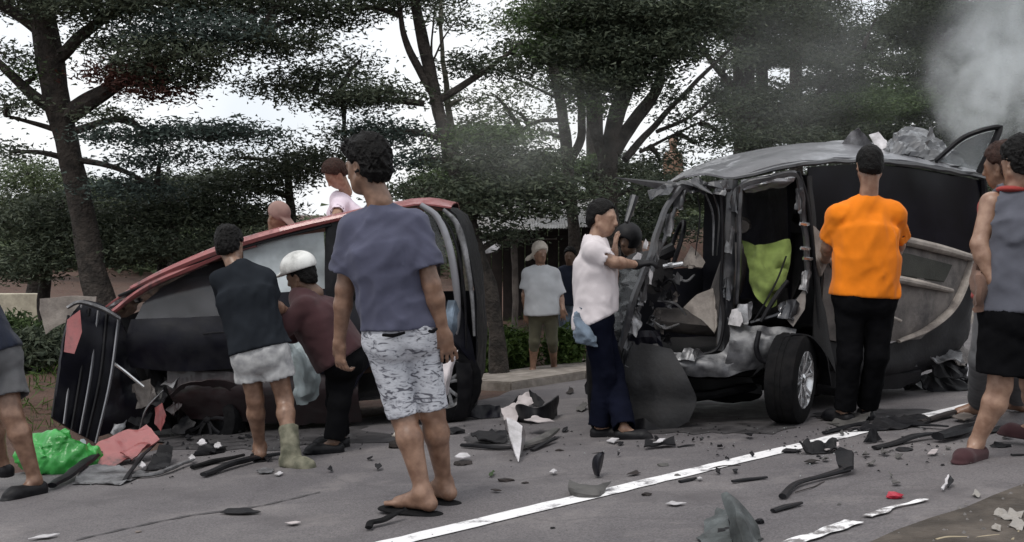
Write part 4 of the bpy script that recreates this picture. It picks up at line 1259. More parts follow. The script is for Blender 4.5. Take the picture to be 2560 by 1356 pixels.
# wheels and front wing liner
wheel(t, Vector((Rp(1512, 968).x, 7.42, G(Rp(1512, 968).x, 7.42) + .285)), (.99, -.1, .06), .29, .23, 5, BLKPL, .012)
wheel(t, Vector((Rp(1962, 950).x, 7.2, G(1.8, 7.2) + .298)), (.86, -.5, -.03), .3, .2, 5, CHROME, .012)
loft('wing_liner', [Rl([(1560, 850, -.1), (1620, 856, -.14), (1672, 866, -.16)]), Rl([(1545, 930, -.12), (1630, 930, -.2), (1706, 930, -.2)]), Rl([(1550, 1000, -.14), (1640, 1010, -.2), (1729, 985, -.22)]), Rl([(1570, 1060, -.14), (1630, 1080, -.2), (1712, 1040, -.2)])], M('sooty_liner', (.016, .016, .018), .7, .3, 8, .4, 30, dirt=(.035, .034, .035)), t, 16, 16, .035, 3, .008, 57)
plate('torn_liner', Rl([(1560, 1040, -.18), (1600, 1030, -.24), (1650, 1060, -.26), (1640, 1100, -.3), (1590, 1108, -.28)]), BLKPL, t, .006, .03, 2, .1, 7, 92)
loft('crushed_wing', [Rl([(1545, 850, -.05), (1580, 830, -.1), (1640, 820, -.1)]), Rl([(1500, 880, .05), (1560, 880, -.08), (1660, 880, -.12)]), Rl([(1490, 920, .1), (1560, 930, 0), (1680, 930, -.05)])], BLKDOOR, t, 14, 8, .04, 7, .008, 58, sharp=True)
loft('engine_block', [Rl([(1520, 860, .4), (1580, 840, .4), (1640, 850, .4)]), Rl([(1510, 930, .3), (1580, 930, .25), (1640, 930, .3)]), Rl([(1520, 1010, .4), (1580, 1020, .4), (1640, 1000, .4)])], BLKPL, t, 14, 10, .06, 8, .2, 59, sharp=True)
loft('underbody', [Rl([(1640, 930, .1), (1850, 935, .1), (2060, 920, .1), (2300, 920, .1)]), Rl([(1640, 960, .5), (1850, 965, .5), (2060, 950, .5), (2300, 930, .5)]), Rl([(1640, 940, 1.4), (1850, 940, 1.4), (2060, 930, 1.4), (2300, 920, 1.4)])], BLKPL, t, 16, 8, .04, 5, .03, 61)
# rear half: black glass above a pale inner trim panel
plate('rear_window_glass', Rl([(2020, 418, .02), (2130, 410, .02), (2260, 416, .02), (2380, 436, .02), (2452, 452, .02), (2446, 540, .02), (2425, 640, .02), (2330, 622, .02), (2240, 600, .02), (2130, 596, .02), (2030, 590, .02)]), GL_BLACK, t, .008, .006, 2, 0, 3, 10)
tube('window_rail', Rl([(2040, 590, -.02), (2130, 590, -.05), (2240, 600, -.06), (2340, 622, -.07), (2422, 644, -.05)]), [.035, .045, .045, .045, .035], BEIGE, t, 10, .8, 30)
dp = loft('trim_panel', [Rl([(2050, 600, -.0), (2150, 604, -.02), (2250, 612, -.02), (2340, 634, -.02), (2420, 655, 0)]), Rl([(2050, 700, -.04), (2150, 705, -.06), (2250, 700, -.06), (2330, 715, -.05), (2398, 730, 0)]),
                         Rl([(2050, 790, -.02), (2150, 800, -.04), (2230, 805, -.04), (2300, 800, -.04), (2350, 800, 0)]), Rl([(2060, 850, .02), (2150, 858, 0), (2210, 855, 0), (2260, 850, 0), (2300, 845, .02)])], GREYTRIM, t, 26, 18, .012, 4, .02, 63)
tube('arm_rest', Rl([(2090, 680, -.08), (2180, 688, -.12), (2280, 706, -.12), (2370, 726, -.07)]), [.028, .035, .035, .022], BEIGE, dp, 10, .8, 24)
tube('panel_edge', Rl([(2424, 645, -.03), (2408, 700, -.05), (2372, 770, -.06), (2310, 822, -.06), (2240, 852, -.05)]), [.03, .036, .036, .03, .02], BEIGE, dp, 8, .6, 26)
tube('pocket_lip', Rl([(2100, 760, -.06), (2180, 776, -.1), (2240, 800, -.1)]), [.014, .018, .012], BEIGE, dp, 8)
plate('panel_insert', Rl([(2060, 620, -.05), (2160, 624, -.08), (2260, 634, -.08), (2370, 662, -.06), (2350, 706, -.06), (2250, 690, -.09), (2160, 676, -.09), (2070, 668, -.06)]), M('dark_olive_fabric', (.035, .036, .03), .9, .2, 10, .3, 120), dp, .01, .004, 2, 0, 5, 3)
loft('lower_quarter', [Rl([(2040, 850, .0), (2150, 862, .0), (2260, 850, .02), (2400, 740, .06), (2455, 600, .06)]), Rl([(2050, 910, .02), (2160, 930, 0), (2290, 920, .04), (2420, 850, .1), (2462, 700, .1)]), Rl([(2060, 960, .2), (2160, 965, .2), (2300, 950, .2), (2430, 900, .25), (2468, 780, .25)])], BLKPL, t, 26, 10, .03, 4, .012, 65)
tube('rear_corner', Rl([(2456, 442, 0), (2462, 520, .02), (2452, 640, .05)]), [.03, .035, .03], BLKPL, t, 8)
loft('far_quarter', [Rl([(2040, 420, 1.4), (2240, 420, 1.2), (2440, 450, 1.0)]), Rl([(2040, 900, 1.4), (2240, 900, 1.2), (2440, 850, 1.0)])], BLKDOOR, t, 10, 6, .02, 3, .02, 66)
# buckled bonnet sheets thrown up behind the roof
plate('bonnet_fold', [at(2104, 362, 8.6), at(2128, 330, 8.6), at(2146, 321, 8.55), at(2166, 340, 8.6), at(2184, 366, 8.65), at(2140, 372, 8.6)], BAREM, t, .008, .02, 2, .08, 7, 11)
plate('white_inner_wing', [at(2172, 338, 8.7), at(2196, 330, 8.7), at(2216, 352, 8.65), at(2216, 370, 8.6), at(2196, 378, 8.6)], WHITEPL, t, .008, .012, 2, .05, 7, 12)
loft('crumpled_bonnet', [[at(2218, 400, 8.3), at(2260, 395, 8.4), at(2320, 405, 8.5), at(2400, 425, 8.6)], [at(2220, 372, 8.5), at(2268, 352, 8.6), at(2330, 372, 8.7), at(2400, 408, 8.8)], [at(2230, 352, 8.9), at(2262, 326, 9.0), at(2318, 336, 9.1), at(2390, 390, 9.1)]], DKPAINT, t, 22, 14, .05, 6, .01, 67, sharp=True)
plate('torn_edge', [at(2318, 345, 8.8), at(2322, 322, 8.8), at(2332, 318, 8.8), at(2330, 350, 8.8)], BAREM, t, .006, .01, 1, .1, 8, 13)
plate('bent_sheet', [at(2330, 372, 8.7), at(2370, 385, 8.7), at(2408, 412, 8.7), at(2380, 420, 8.65), at(2340, 398, 8.65)], BAREM, t, .006, .02, 2, .1, 8, 14)
df = tube('door_window_frame', [at(2340, 402, 8.5), at(2400, 350, 8.45), at(2448, 328, 8.4), at(2494, 318, 8.4), at(2498, 324, 8.4), at(2478, 372, 8.4), at(2446, 432, 8.45)], [.03, .034, .034, .034, .036, .036, .03], BLKPL, t, 8, .6, 60)
plate('window_pane', [at(2352, 404, 8.5), at(2405, 356, 8.46), at(2448, 336, 8.42), at(2486, 328, 8.42), at(2466, 378, 8.42), at(2440, 426, 8.46)], GL_SMOKY, df, .005, .003, 1, 0, 4, 15)

# things left in and on the wrecks
o = loft('green_cloth', [Rl([(1868, 598, .2), (1900, 612, .1), (1940, 606, .12), (1980, 600, .1)]), Rl([(1874, 660, .08), (1905, 670, .0), (1940, 660, .02), (1980, 650, .02)]), Rl([(1878, 700, .06), (1910, 720, -.02), (1940, 715, 0), (1966, 705, 0)]),
                         Rl([(1884, 730, .06), (1905, 766, -.02), (1935, 762, -.02), (1948, 735, .0)])], LIME, None, 30, 26, .05, 6, .006, 71)
tag(o, 'lime green cloth draped over the rear seat of the minivan', 'cloth')
o = loft('plastic_sheet', [[at(716, 832, 7.6), at(745, 842, 7.55), at(775, 850, 7.6)], [at(714, 900, 7.5), at(750, 890, 7.42), at(800, 900, 7.5)], [at(722, 960, 7.5), at(760, 950, 7.4), at(812, 950, 7.5)], [at(736, 1018, 7.55), at(770, 1010, 7.45), at(806, 990, 7.55)]], TARP, None, 20, 20, .05, 6, .004, 72)
tag(o, 'cloudy grey plastic sheet hanging between the two rescuers at the red wreck', 'sheet')
o = loft('denim_cloth', [[at(1120, 752, 8.1), at(1138, 752, 8.05), at(1146, 775, 8.1)], [at(1112, 800, 8.05), at(1128, 805, 8.0), at(1140, 815, 8.05)], [at(1116, 850, 8.1), at(1124, 856, 8.05), at(1130, 860, 8.1)]], DENIM, None, 10, 10, .02, 8, .01, 73)
tag(o, 'pale blue denim cloth caught on the tail of the red wreck', 'cloth')
o = loft('white_cloth', [[at(1094, 912, 7.9), at(1120, 905, 7.85), at(1146, 876, 7.9)], [at(1092, 950, 7.88), at(1116, 945, 7.82), at(1132, 925, 7.88)], [at(1094, 1004, 7.92), at(1106, 1002, 7.88), at(1120, 985, 7.92)]], WHITEC, None, 12, 12, .02, 7, .008, 74)
tag(o, 'white cloth hanging over the rear wheel of the red wreck', 'cloth')


# ------------------------------------------------------------------ people (implicit surfaces turned into one skin)
class Vol:
    def __init__(self, lo, hi, h):
        self.h = h
        self.lo = np.array(lo, np.float32) - 4 * h
        n = np.ceil((np.array(hi) + 4 * h - self.lo) / h).astype(int) + 1
        self.n = n
        self.ax = [self.lo[i] + h * np.arange(n[i], dtype=np.float32) for i in range(3)]
        self.d = np.full(n, .25, np.float32)

    def win(self, lo, hi):
        sl = []
        for i in range(3):
            a = max(0, int((lo[i] - self.lo[i]) / self.h) - 1)
            b = min(self.n[i], int((hi[i] - self.lo[i]) / self.h) + 3)
            sl.append(slice(a, max(a, b)))
        return tuple(sl)

    def cone(self, a, b, ra, rb, k=.03, ax=None, wide=1.0, sub=False, extra=0.0):
        a = np.array(a, np.float32)
        b = np.array(b, np.float32)
        ra, rb = ra + extra, rb + extra
        r = max(ra, rb) * max(1, wide) + k + 3 * self.h + .01
        w_ = self.win(np.minimum(a, b) - r, np.maximum(a, b) + r)
        X = self.ax[0][w_[0]][:, None, None] - a[0]
        Y = self.ax[1][w_[1]][None, :, None] - a[1]
        Z = self.ax[2][w_[2]][None, None, :] - a[2]
        ba = b - a
        if ax is not None and wide != 1.0:
            ax = np.array(ax, np.float32)
            q = 1.0 / wide - 1
            dt = (X * ax[0] + Y * ax[1] + Z * ax[2]) * q
            X = X + ax[0] * dt
            Y = Y + ax[1] * dt
            Z = Z + ax[2] * dt
            ba = ba + ax * float(ba @ ax) * q
        L = float(ba @ ba) + 1e-9
        t = np.clip((X * ba[0] + Y * ba[1] + Z * ba[2]) / L, 0, 1)
        d = np.sqrt((X - t * ba[0]) ** 2 + (Y - t * ba[1]) ** 2 + (Z - t * ba[2]) ** 2) - (ra + (rb - ra) * t)
        cur = self.d[w_]
        if sub:
            self.d[w_] = np.maximum(cur, -d)
        else:
            hh = np.maximum(k - np.abs(cur - d), 0) / k
            self.d[w_] = np.minimum(cur, d) - hh * hh * k * .25

    def ell(self, c, R, basis=None, k=.02, sub=False):
        c = np.array(c, np.float32)
        R = np.array(R, np.float32)
        r = float(R.max()) + k + 3 * self.h + .01
        w_ = self.win(c - r, c + r)
        X = self.ax[0][w_[0]][:, None, None] - c[0]
        Y = self.ax[1][w_[1]][None, :, None] - c[1]
        Z = self.ax[2][w_[2]][None, None, :] - c[2]
        if basis is None:
            u, v, s_ = X, Y, Z
        else:
            u, v, s_ = [X * e[0] + Y * e[1] + Z * e[2] for e in basis]
        q = np.sqrt((u / R[0]) ** 2 + (v / R[1]) ** 2 + (s_ / R[2]) ** 2)
        d = (q - 1) * float(R.min())
        cur = self.d[w_]
        if sub:
            hh = np.maximum(k - np.abs(cur + d), 0) / k
            self.d[w_] = np.maximum(cur, -d) + hh * hh * k * .25
        else:
            hh = np.maximum(k - np.abs(cur - d), 0) / k
            self.d[w_] = np.minimum(cur, d) - hh * hh * k * .25

    def cut(self, p, n, near=None, rad=None):
        """remove the side n points to (optionally only near a point)"""
        p = np.array(p, np.float32)
        n = np.array(n, np.float32)
        n = n / np.linalg.norm(n)
        if near is None:
            w_ = (slice(None),) * 3
        else:
            w_ = self.win(np.array(near) - rad, np.array(near) + rad)
        X = self.ax[0][w_[0]][:, None, None] - p[0]
        Y = self.ax[1][w_[1]][None, :, None] - p[1]
        Z = self.ax[2][w_[2]][None, None, :] - p[2]
        d = X * n[0] + Y * n[1] + Z * n[2]
        if near is not None:
            X2 = self.ax[0][w_[0]][:, None, None] - near[0]
            Y2 = self.ax[1][w_[1]][None, :, None] - near[1]
            Z2 = self.ax[2][w_[2]][None, None, :] - near[2]
            d = np.minimum(d, rad * .95 - np.sqrt(X2 ** 2 + Y2 ** 2 + Z2 ** 2))
        self.d[w_] = np.maximum(self.d[w_], d)

    def ax_hi(self):
        return np.array([a[-1] for a in self.ax]) - 4 * self.h

    def fit(self, o):
        self.lo, self.n, self.ax = o.lo, o.n, o.ax
        self.d = np.full(o.n, .25, np.float32)

    def merge(self, o, k):
        hh = np.maximum(k - np.abs(self.d - o.d), 0) / k
        self.d = np.minimum(self.d, o.d) - hh * hh * k * .25

    def wrinkle(self, amp, freq, seed, direction=(0, 0, 1), stretch=.35):
        """folds: warped sines, long along direction"""
        r = np.random.default_rng(seed)
        X = self.ax[0][:, None, None]
        Y = self.ax[1][None, :, None]
        Z = self.ax[2][None, None, :]
        dv = np.array(direction, float)
        dv /= np.linalg.norm(dv)
        acc = 0
        for i in range(6):
            k_ = r.normal(size=3)
            k_ -= dv * (k_ @ dv) * (1 - stretch)
            k_ = (k_ / np.linalg.norm(k_) * freq * r.uniform(.6, 1.7)).astype(np.float32)
            k2 = (r.normal(size=3) * freq * .35).astype(np.float32)
            wv = np.sin(X * k2[0] + Y * k2[1] + Z * k2[2] + r.uniform(0, 6))
            acc = acc + (np.abs(np.sin(X * k_[0] + Y * k_[1] + Z * k_[2] + 1.7 * wv + r.uniform(0, 6))) - .62) * (.5 + .5 * wv)
        self.d = (self.d + acc.astype(np.float32) * amp * .55).astype(np.float32)

    def mesh(self, name, mat, parent, relax=1):
        self.d[0], self.d[-1] = .1, .1
        self.d[:, 0], self.d[:, -1] = .1, .1
        self.d[:, :, 0], self.d[:, :, -1] = .1, .1
        g = openvdb.FloatGrid(1.0)
        g.copyFromArray(np.ascontiguousarray(self.d, np.float32))
        pts, quads = g.convertToQuads(0.0)
        pts = np.array(pts, np.float32) * self.h + self.lo
        quads = np.array(quads)
        for _ in range(relax):
            acc = np.zeros_like(pts)
            cnt = np.zeros(len(pts), np.float32)
            for i in range(4):
                np.add.at(acc, quads[:, i], pts[quads[:, (i + 1) % 4]])
                np.add.at(cnt, quads[:, i], 1)
                np.add.at(acc, quads[:, (i + 1) % 4], pts[quads[:, i]])
                np.add.at(cnt, quads[:, (i + 1) % 4], 1)
            pts = pts * .5 + .5 * acc / np.maximum(cnt, 1)[:, None]
        a, b, c = pts[quads[:, 0]], pts[quads[:, 1]], pts[quads[:, 2]]
        vol = np.einsum('ij,ij->i', a, np.cross(b, c)).sum()
        if vol < 0:
            quads = quads[:, ::-1]
        return np_obj(name, pts, quads, mat, parent, smooth_=True)


def vv(*a):
    return np.array(a, float)


def unit(v):
    v = np.array(v, float)
    return v / (np.linalg.norm(v) + 1e-9)


class Body:
    """joint positions in metres; builds skin, hair and clothes"""

    def __init__(self, label, Y, J, face, chest, s=1.0, fat=1.0, h=.008, skin=None, feet=(), ground=True, toes=None, group='people at the crash', lift=0.0):
        self.h, self.s, self.fat = (h * 1.15 if h > .006 else h * 1.06), s, fat
        self.lift = vv(0, 0, lift)
        self.skin = skin or SKIN
        j = {}
        for k, p in J.items():
            dy = p[2] if len(p) > 2 else 0
            j[k] = np.array(at(p[0], p[1], Y + dy))
        self.feet = {}
        for sd_, f in zip('LR', feet):
            g = np.array(gp(*f[:2])) if len(f) == 2 else np.array(at(f[0], f[1], f[2]))
            if len(f) == 2:
                g[2] = G(g[0], g[1])
            j['an' + sd_] = g + vv(0, 0, .085 * s) + self.lift
            self.feet[sd_] = g
        self.toes = toes or {}
        self.j = j
        self.face = unit(face)
        self.cf = unit(chest)
        pel, chs = j['pelvis'], (j['shL'] + j['shR']) / 2
        self.up = unit(chs - pel)
        self.right = unit(np.cross(self.cf, self.up))
        self.cfwd = unit(np.cross(self.up, self.right))
        self.chs = chs
        base = (self.feet['L'] + self.feet['R']) / 2 if self.feet else pel
        self.t = thing('person', label, 'person', Vector(base), group)
        self.pr = []
        self.skeleton()

    def add(self, grp, a, b, ra, rb, k=.03, ax=None, wide=1.0):
        self.pr.append((grp, a, b, ra, rb, k, ax, wide))

    def skeleton(self):
        j, s, f = self.j, self.s, self.fat
        R, U, Fw = self.right, self.up, self.cfwd
        pel, chs = j['pelvis'], self.chs
        waist = pel + (chs - pel) * .38
        hipw = .085 * s
        j.setdefault('hipL', pel - R * hipw - U * .03 * s)
        j.setdefault('hipR', pel + R * hipw - U * .03 * s)
        top = chs - U * .045 * s
        low = pel + U * .02 * s
        self.waist = waist
        self.add('torso', low, waist, .118 * s * f, .108 * s * f, .05, R, 1.22)
        self.add('torso', waist, top - U * .05 * s, .11 * s * f, .12 * s, .06, R, 1.24)
        self.add('torso', top - U * .06 * s - Fw * .012, top - U * .02 * s, .115 * s, .075 * s, .05, R, 1.45)
        self.add('torso', j['shL'], j['shR'], .047 * s, .047 * s, .05)
        self.add('torso', chs + U * .055 * s, j['shL'], .05 * s, .036 * s, .05)
        self.add('torso', chs + U * .055 * s, j['shR'], .05 * s, .036 * s, .05)
        for sd_ in 'LR':
            sg = -1 if sd_ == 'L' else 1
            self.add('pelvis', pel + R * sg * .06 * s - Fw * .035 * s - U * .03 * s, pel + R * sg * .065 * s - Fw * .04 * s - U * .07 * s, .088 * s * f, .085 * s * f, .05)
        self.add('pelvis', j['hipL'], j['hipR'], .1 * s * f, .1 * s * f, .05)
        # head
        hc, hu = j['head'], unit(j['head'] - j['neck'])
        fw = self.face
        hu = unit(hu * .5 + unit(vv(0, 0, 1)) * .8)
        hu = unit(hu - fw * (hu @ fw))
        hr = np.cross(fw, hu)
        self.hb = (hr, fw, hu)
        self.hc = hc
        self.add('neck', j['neck'] - U * .04 * s, hc - hu * .07 * s - fw * .015 * s, .058 * s, .053 * s, .035)
        for sd_ in 'LR':
            sh, el, wr = j['sh' + sd_], j['el' + sd_], j['wr' + sd_]
            mid = el + (wr - el) * .3
            self.add('arm' + sd_, sh, el, .052 * s, .04 * s, .035)
            self.add('arm' + sd_, el, mid, .041 * s, .041 * s, .02)
            self.add('arm' + sd_, mid, wr, .041 * s, .026 * s, .02)
            hip, kn, an = j['hip' + sd_], j['kn' + sd_], j['an' + sd_]
            self.add('thigh' + sd_, hip, kn, .086 * s * f, .056 * s, .04)
            back = -self.cfwd
            ax = unit(an - kn)
            back = unit(back - ax * (back @ ax))
            cm = kn + (an - kn) * .28 + back * .012 * s
            self.add('calf' + sd_, kn, cm, .053 * s, .057 * s, .025)
            self.add('calf' + sd_, cm, an, .057 * s, .034 * s, .025)
            # foot
            g = self.feet.get(sd_, an - vv(0, 0, .085 * s))
            td = self.toes.get(sd_, self.cfwd)
            td = unit(vv(td[0], td[1], 0))
            g = g + self.lift
            heel = g - td * .035 * s + vv(0, 0, .035 * s)
            ball = g + td * .13 * s + vv(0, 0, .024 * s)
            tip = g + td * .19 * s + vv(0, 0, .017 * s)
            side = np.cross(td, vv(0, 0, 1))
            self.add('foot' + sd_, an, heel, .033 * s, .032 * s, .025)
            self.add('foot' + sd_, an - vv(0, 0, .01), ball, .035 * s, .023 * s, .03, side, 1.25)
            self.add('foot' + sd_, heel, ball, .028 * s, .022 * s, .02, side, 1.35)
            for i in range(5):
                o_ = side * (i - 2) * .017 * s
                self.add('foot' + sd_, ball + o_, tip + o_ * .95 - td * abs(i - 1) * .012 * s, .011 * s, .0095 * s, .008)
            setattr(self, 'td' + sd_, (g - self.lift, td, side))

    def hand(self, sd_, d, n, curl=.5, thumb=1, spread=1.0):
        """d fingers direction, n palm normal direction"""
        s = self.s
        w_ = self.j['wr' + sd_]
        d = unit(d)
        n = unit(np.array(n, float) - d * (np.array(n, float) @ d))
        side = np.cross(d, n)
        g = 'hand' + sd_
        k0 = w_ + d * .085 * s
        self.add(g, w_, w_ + d * .02 * s, .025 * s, .024 * s, .015, side, 1.25)
        self.add(g, w_ + d * .02 * s, k0, .018 * s, .015 * s, .015, side, 2.2)
        for i, (o_, L) in enumerate(((-.031, .062), (-.0105, .076), (.0105, .082), (.031, .074))):
            p = k0 + side * o_ * s
            dirv = unit(d + side * o_ * 3.2 * spread)
            ang = .25 * curl
            for q, fr in enumerate((.45, .32, .25)):
                dv = unit(dirv * math.cos(ang) + n * math.sin(ang))
                e = p + dv * L * fr * s
                self.add(g, p, e, (.0088 - .0006 * q) * s, (.0082 - .0006 * q) * s, .004)
                p = e
                ang += .75 * curl
        tb = w_ + d * .03 * s + side * .028 * s * thumb
        t1 = tb + unit(d * .75 + side * .65 * thumb + n * .3) * .04 * s
        t2 = t1 + unit(d * .95 + side * .15 * thumb + n * .45) * .032 * s
        self.add(g, tb, t1, .0125 * s, .0105 * s, .012)
        self.add(g, t1, t2, .0105 * s, .0085 * s, .005)

    def bounds(self, groups, pad=.0):
        lo, hi = vv(9e9, 9e9, 9e9), -vv(9e9, 9e9, 9e9)
        for (g, a, b, ra, rb, k, ax, wd) in self.pr:
            if groups is None or g in groups:
                r = max(ra, rb) * max(1, wd) + pad
                lo = np.minimum(lo, np.minimum(a, b) - r)
                hi = np.maximum(hi, np.maximum(a, b) + r)
        return lo, hi

    def fill(self, v, groups, extra=0.0):
        for (g, a, b, ra, rb, k, ax, wd) in self.pr:
            if groups is None or g in groups:
                v.cone(a, b, ra, rb, k, ax, wd, extra=extra)

    def head_into(self, v, s):
        hr, fw, hu = self.hb
        c = self.hc
        B = (hr, fw, hu)
        v.ell(c + hu * .028 * s - fw * .012 * s, (.074 * s, .095 * s, .088 * s), B, .02)      # skull
        v.ell(c + fw * .028 * s - hu * .03 * s, (.064 * s, .068 * s, .085 * s), B, .03)        # face
        v.ell(c + fw * .052 * s - hu * .092 * s, (.036 * s, .03 * s, .026 * s), B, .03)        # chin
        for sg in (-1, 1):
            v.cone(c + hr * sg * .055 * s - hu * .055 * s - fw * .0 * s, c + fw * .055 * s + hr * sg * .018 * s - hu * .09 * s, .02 * s, .018 * s, .02)  # jaw
            v.ell(c + fw * .098 * s + hr * sg * .031 * s + hu * .004 * s, (.018 * s, .014 * s, .011 * s), B, .012, sub=True)   # sockets
            v.ell(c + fw * .083 * s + hr * sg * .031 * s + hu * .003 * s, (.012 * s, .012 * s, .01 * s), B, .004)
            v.cone(c + fw * .085 * s + hr * sg * .015 * s + hu * .022 * s, c + fw * .075 * s + hr * sg * .048 * s + hu * .02 * s, .009 * s, .007 * s, .015)  # brow
            e = c + hr * sg * .076 * s - fw * .012 * s - hu * .008 * s
            v.ell(e, (.009 * s, .019 * s, .031 * s), (unit(hr + fw * .35 * sg * -1), unit(fw), hu), .008)     # ear
            v.ell(e + hr * sg * .008 * s + fw * .004, (.006 * s, .01 * s, .017 * s), B, .004, sub=True)
            v.ell(c + fw * .098 * s + hr * sg * .011 * s - hu * .037 * s, (.01 * s, .01 * s, .008 * s), B, .008)
        v.cone(c + fw * .092 * s + hu * .008 * s, c + fw * .112 * s - hu * .033 * s, .009 * s, .0125 * s, .014)   # nose
        v.cone(c + fw * .09 * s - hu * .062 * s + hr * .016 * s, c + fw * .09 * s - hu * .062 * s - hr * .016 * s, .0085 * s, .0085 * s, .008)   # lips
        v.cone(c + fw * .086 * s - hu * .074 * s + hr * .012 * s, c + fw * .086 * s - hu * .074 * s - hr * .012 * s, .008 * s, .008 * s, .008)

    def skin_mesh(self, groups=None, trousers=False, bare=False, shod=''):
        lo, hi = self.bounds(None)
        hc = self.hc
        lo = np.minimum(lo, hc - .16)
        hi = np.maximum(hi, hc + .16)
        v = Vol(lo, hi, self.h)
        for (g, a, b_, ra, rb, k, ax, wd) in self.pr:
            ex = 0.0
            if g in ('torso', 'pelvis') and not bare:
                ex = -.014
            if trousers and g[:5] in ('thigh', 'calfL', 'calfR'):
                ex = -.012
            if g[:4] == 'foot' and g[4] in shod:
                ex = -.009
            v.cone(a, b_, ra, rb, k, ax, wd, extra=ex)
        self.head_into(v, self.s)
        return v.mesh('body', self.skin, self.t)

    def hair(self, mat=None, vol=.014, low=-.07, front=.055, fringe=0.0, tuft=.006, long=0.0, name='hair'):
        s = self.s
        hr, fw, hu = self.hb
        c = self.hc
        v = Vol(c - .19 - vv(0, 0, long), c + .19, min(self.h, .006))
        v.ell(c + hu * (.03 + .3 * vol) * s - fw * .014 * s, ((.075 + vol) * s, (.096 + vol) * s, (.09 + vol * 1.2) * s), self.hb, .02)
        v.ell(c - hu * .03 * s - fw * .035 * s, (.068 * s + vol * .6, .07 * s + vol * .6, .07 * s), self.hb, .03)
        if long:
            v.cone(c - fw * .03 * s, c - fw * .05 * s - vv(0, 0, long), .085 * s, .07 * s, .04)
        # hairline: remove face and nape
        v.cut(c + fw * front * s + hu * .055 * s, unit(fw * .9 - hu * .75))
        if not long:
            v.cut(c + hu * low * s - fw * .07 * s, unit(-hu * .85 + fw * .55))
        v.ell(c + fw * .075 * s - hu * .05 * s, (.075 * s, .06 * s, .08 * s), self.hb, .01, sub=True)
        for sg in (-1, 1):
            v.ell(c + hr * sg * .09 * s - fw * .0 * s - hu * .02 * s, (.03 * s, .03 * s, .04 * s), self.hb, .01, sub=True)
        if fringe:
            v.ell(c + fw * .06 * s + hu * .095 * s, (.07 * s, .05 * s, .03 * s + fringe), self.hb, .02)
        v.wrinkle(tuft, 95, 5, hu, .5)
        v.wrinkle(tuft * .8, 170, 6, fw, .6)
        return v.mesh(name, mat or HAIR, self.t, 1)

    def shirt(self, mat, hem, sleeve=.62, loose=.018, flare=.02, wr=.006, seed=1, hemtilt=(0, 0), sleeveL=None, sleeveR=None, name='shirt', neck=.0, tank=False, sleeve_r=.022):
        """hem: distance below the pelvis joint along the torso"""
        s, j, R, U, Fw = self.s, self.j, self.right, self.up, self.cfwd
        pel = j['pelvis']
        v = Vol(*self.bounds(('torso', 'pelvis', 'armL', 'armR'), .07), self.h * 1.3)
        self.fill(v, ('torso',), loose)
        hb = pel - U * (hem + .05)
        f = self.fat
        v.cone(self.waist + U * .1, hb, .125 * s * f + loose, .122 * s * f + loose + flare, .06, R, 1.22)
        for q in ('pelvis',):
            self.fill(v, (q,), loose * .7)
        ends = []
        for sd_ in 'LR':
            sl = {'L': sleeveL, 'R': sleeveR}[sd_]
            sl = sleeve if sl is None else sl
            if tank or sl <= 0:
                continue
            sh, el, wr_ = j['sh' + sd_], j['el' + sd_], j['wr' + sd_]
            v2 = Vol(v.lo + 4 * v.h, v.ax_hi(), v.h)
            v2.fit(v)
            if sl <= 1:
                e = sh + (el - sh) * sl
                dr = unit(el - sh)
                v2.cone(sh, e + dr * .05, .05 * s + sleeve_r * .45, .046 * s + sleeve_r * 1.2, .03)
            else:
                e = el + (wr_ - el) * (sl - 1)
                dr = unit(wr_ - el)
                v2.cone(sh, el, .05 * s + sleeve_r * .5, .046 * s + sleeve_r, .04)
                v2.cone(el, e + dr * .05, .046 * s + sleeve_r, .034 * s + sleeve_r, .03)
            ends.append((v2, e, dr))
        v.wrinkle(wr * 1.3, 15, seed, unit(U + R * .15), .16)
        v.wrinkle(wr * .7, 32, seed + 20, unit(U + R * .5), .3)
        hn = unit(-U + R * hemtilt[0] + Fw * hemtilt[1])
        v.cut(pel - U * hem, hn, near=pel - U * (hem + .12), rad=.42)
        # open hem, cuffs and neck
        v.cone(pel + U * .02, pel - U * (hem + .08), .112 * s * f + loose * .8, .112 * s * f + loose * .8 + flare, .01, R, 1.22, sub=True)
        for q, (v2, e, dr) in enumerate(ends):
            v2.wrinkle(wr * .9, 30, seed + 40 + q, dr, .35)
            v2.cut(e, dr)
            v2.cone(e - dr * .06, e + dr * .05, .036 * s + sleeve_r * .75, .038 * s + sleeve_r, .01, sub=True)
            v.merge(v2, .03)
        nb = j['neck']
        hd = unit(self.hc - nb)
        v.cone(nb + hd * (.012 - neck), nb + hd * .2, .066 * s, .09 * s, .01, sub=True)
        if tank:
            for sd_ in 'LR':
                sh = j['sh' + sd_]
                out = unit(sh - self.chs)
                v.cone(sh + out * .05 + U * .05, sh + out * .06 - U * .13, .085 * s, .09 * s, .01, sub=True)
        return v.mesh(name, mat, self.t)

    def legs(self, mat, end=.9, loose=.02, flare=.02, wr=.005, seed=2, name='shorts', top=.06, calf=None):
        """end along the thigh (0..1); calf: fraction down the calf for trousers"""
        s, j, U, R = self.s, self.j, self.up, self.right
        grp = ['pelvis', 'thighL', 'thighR', 'torso'] + (['calfL', 'calfR'] if calf else [])
        v = Vol(*self.bounds([g for g in grp if g != 'torso'], .08), self.h * 1.3)
        self.fill(v, ('pelvis',), loose * .8)
        pel = j['pelvis']
        f = self.fat
        v.cone(pel - U * .02, pel + U * (top + .05), .118 * s * f + loose * .5, .118 * s * f + loose * .5, .05, R, 1.28)
        ends = []
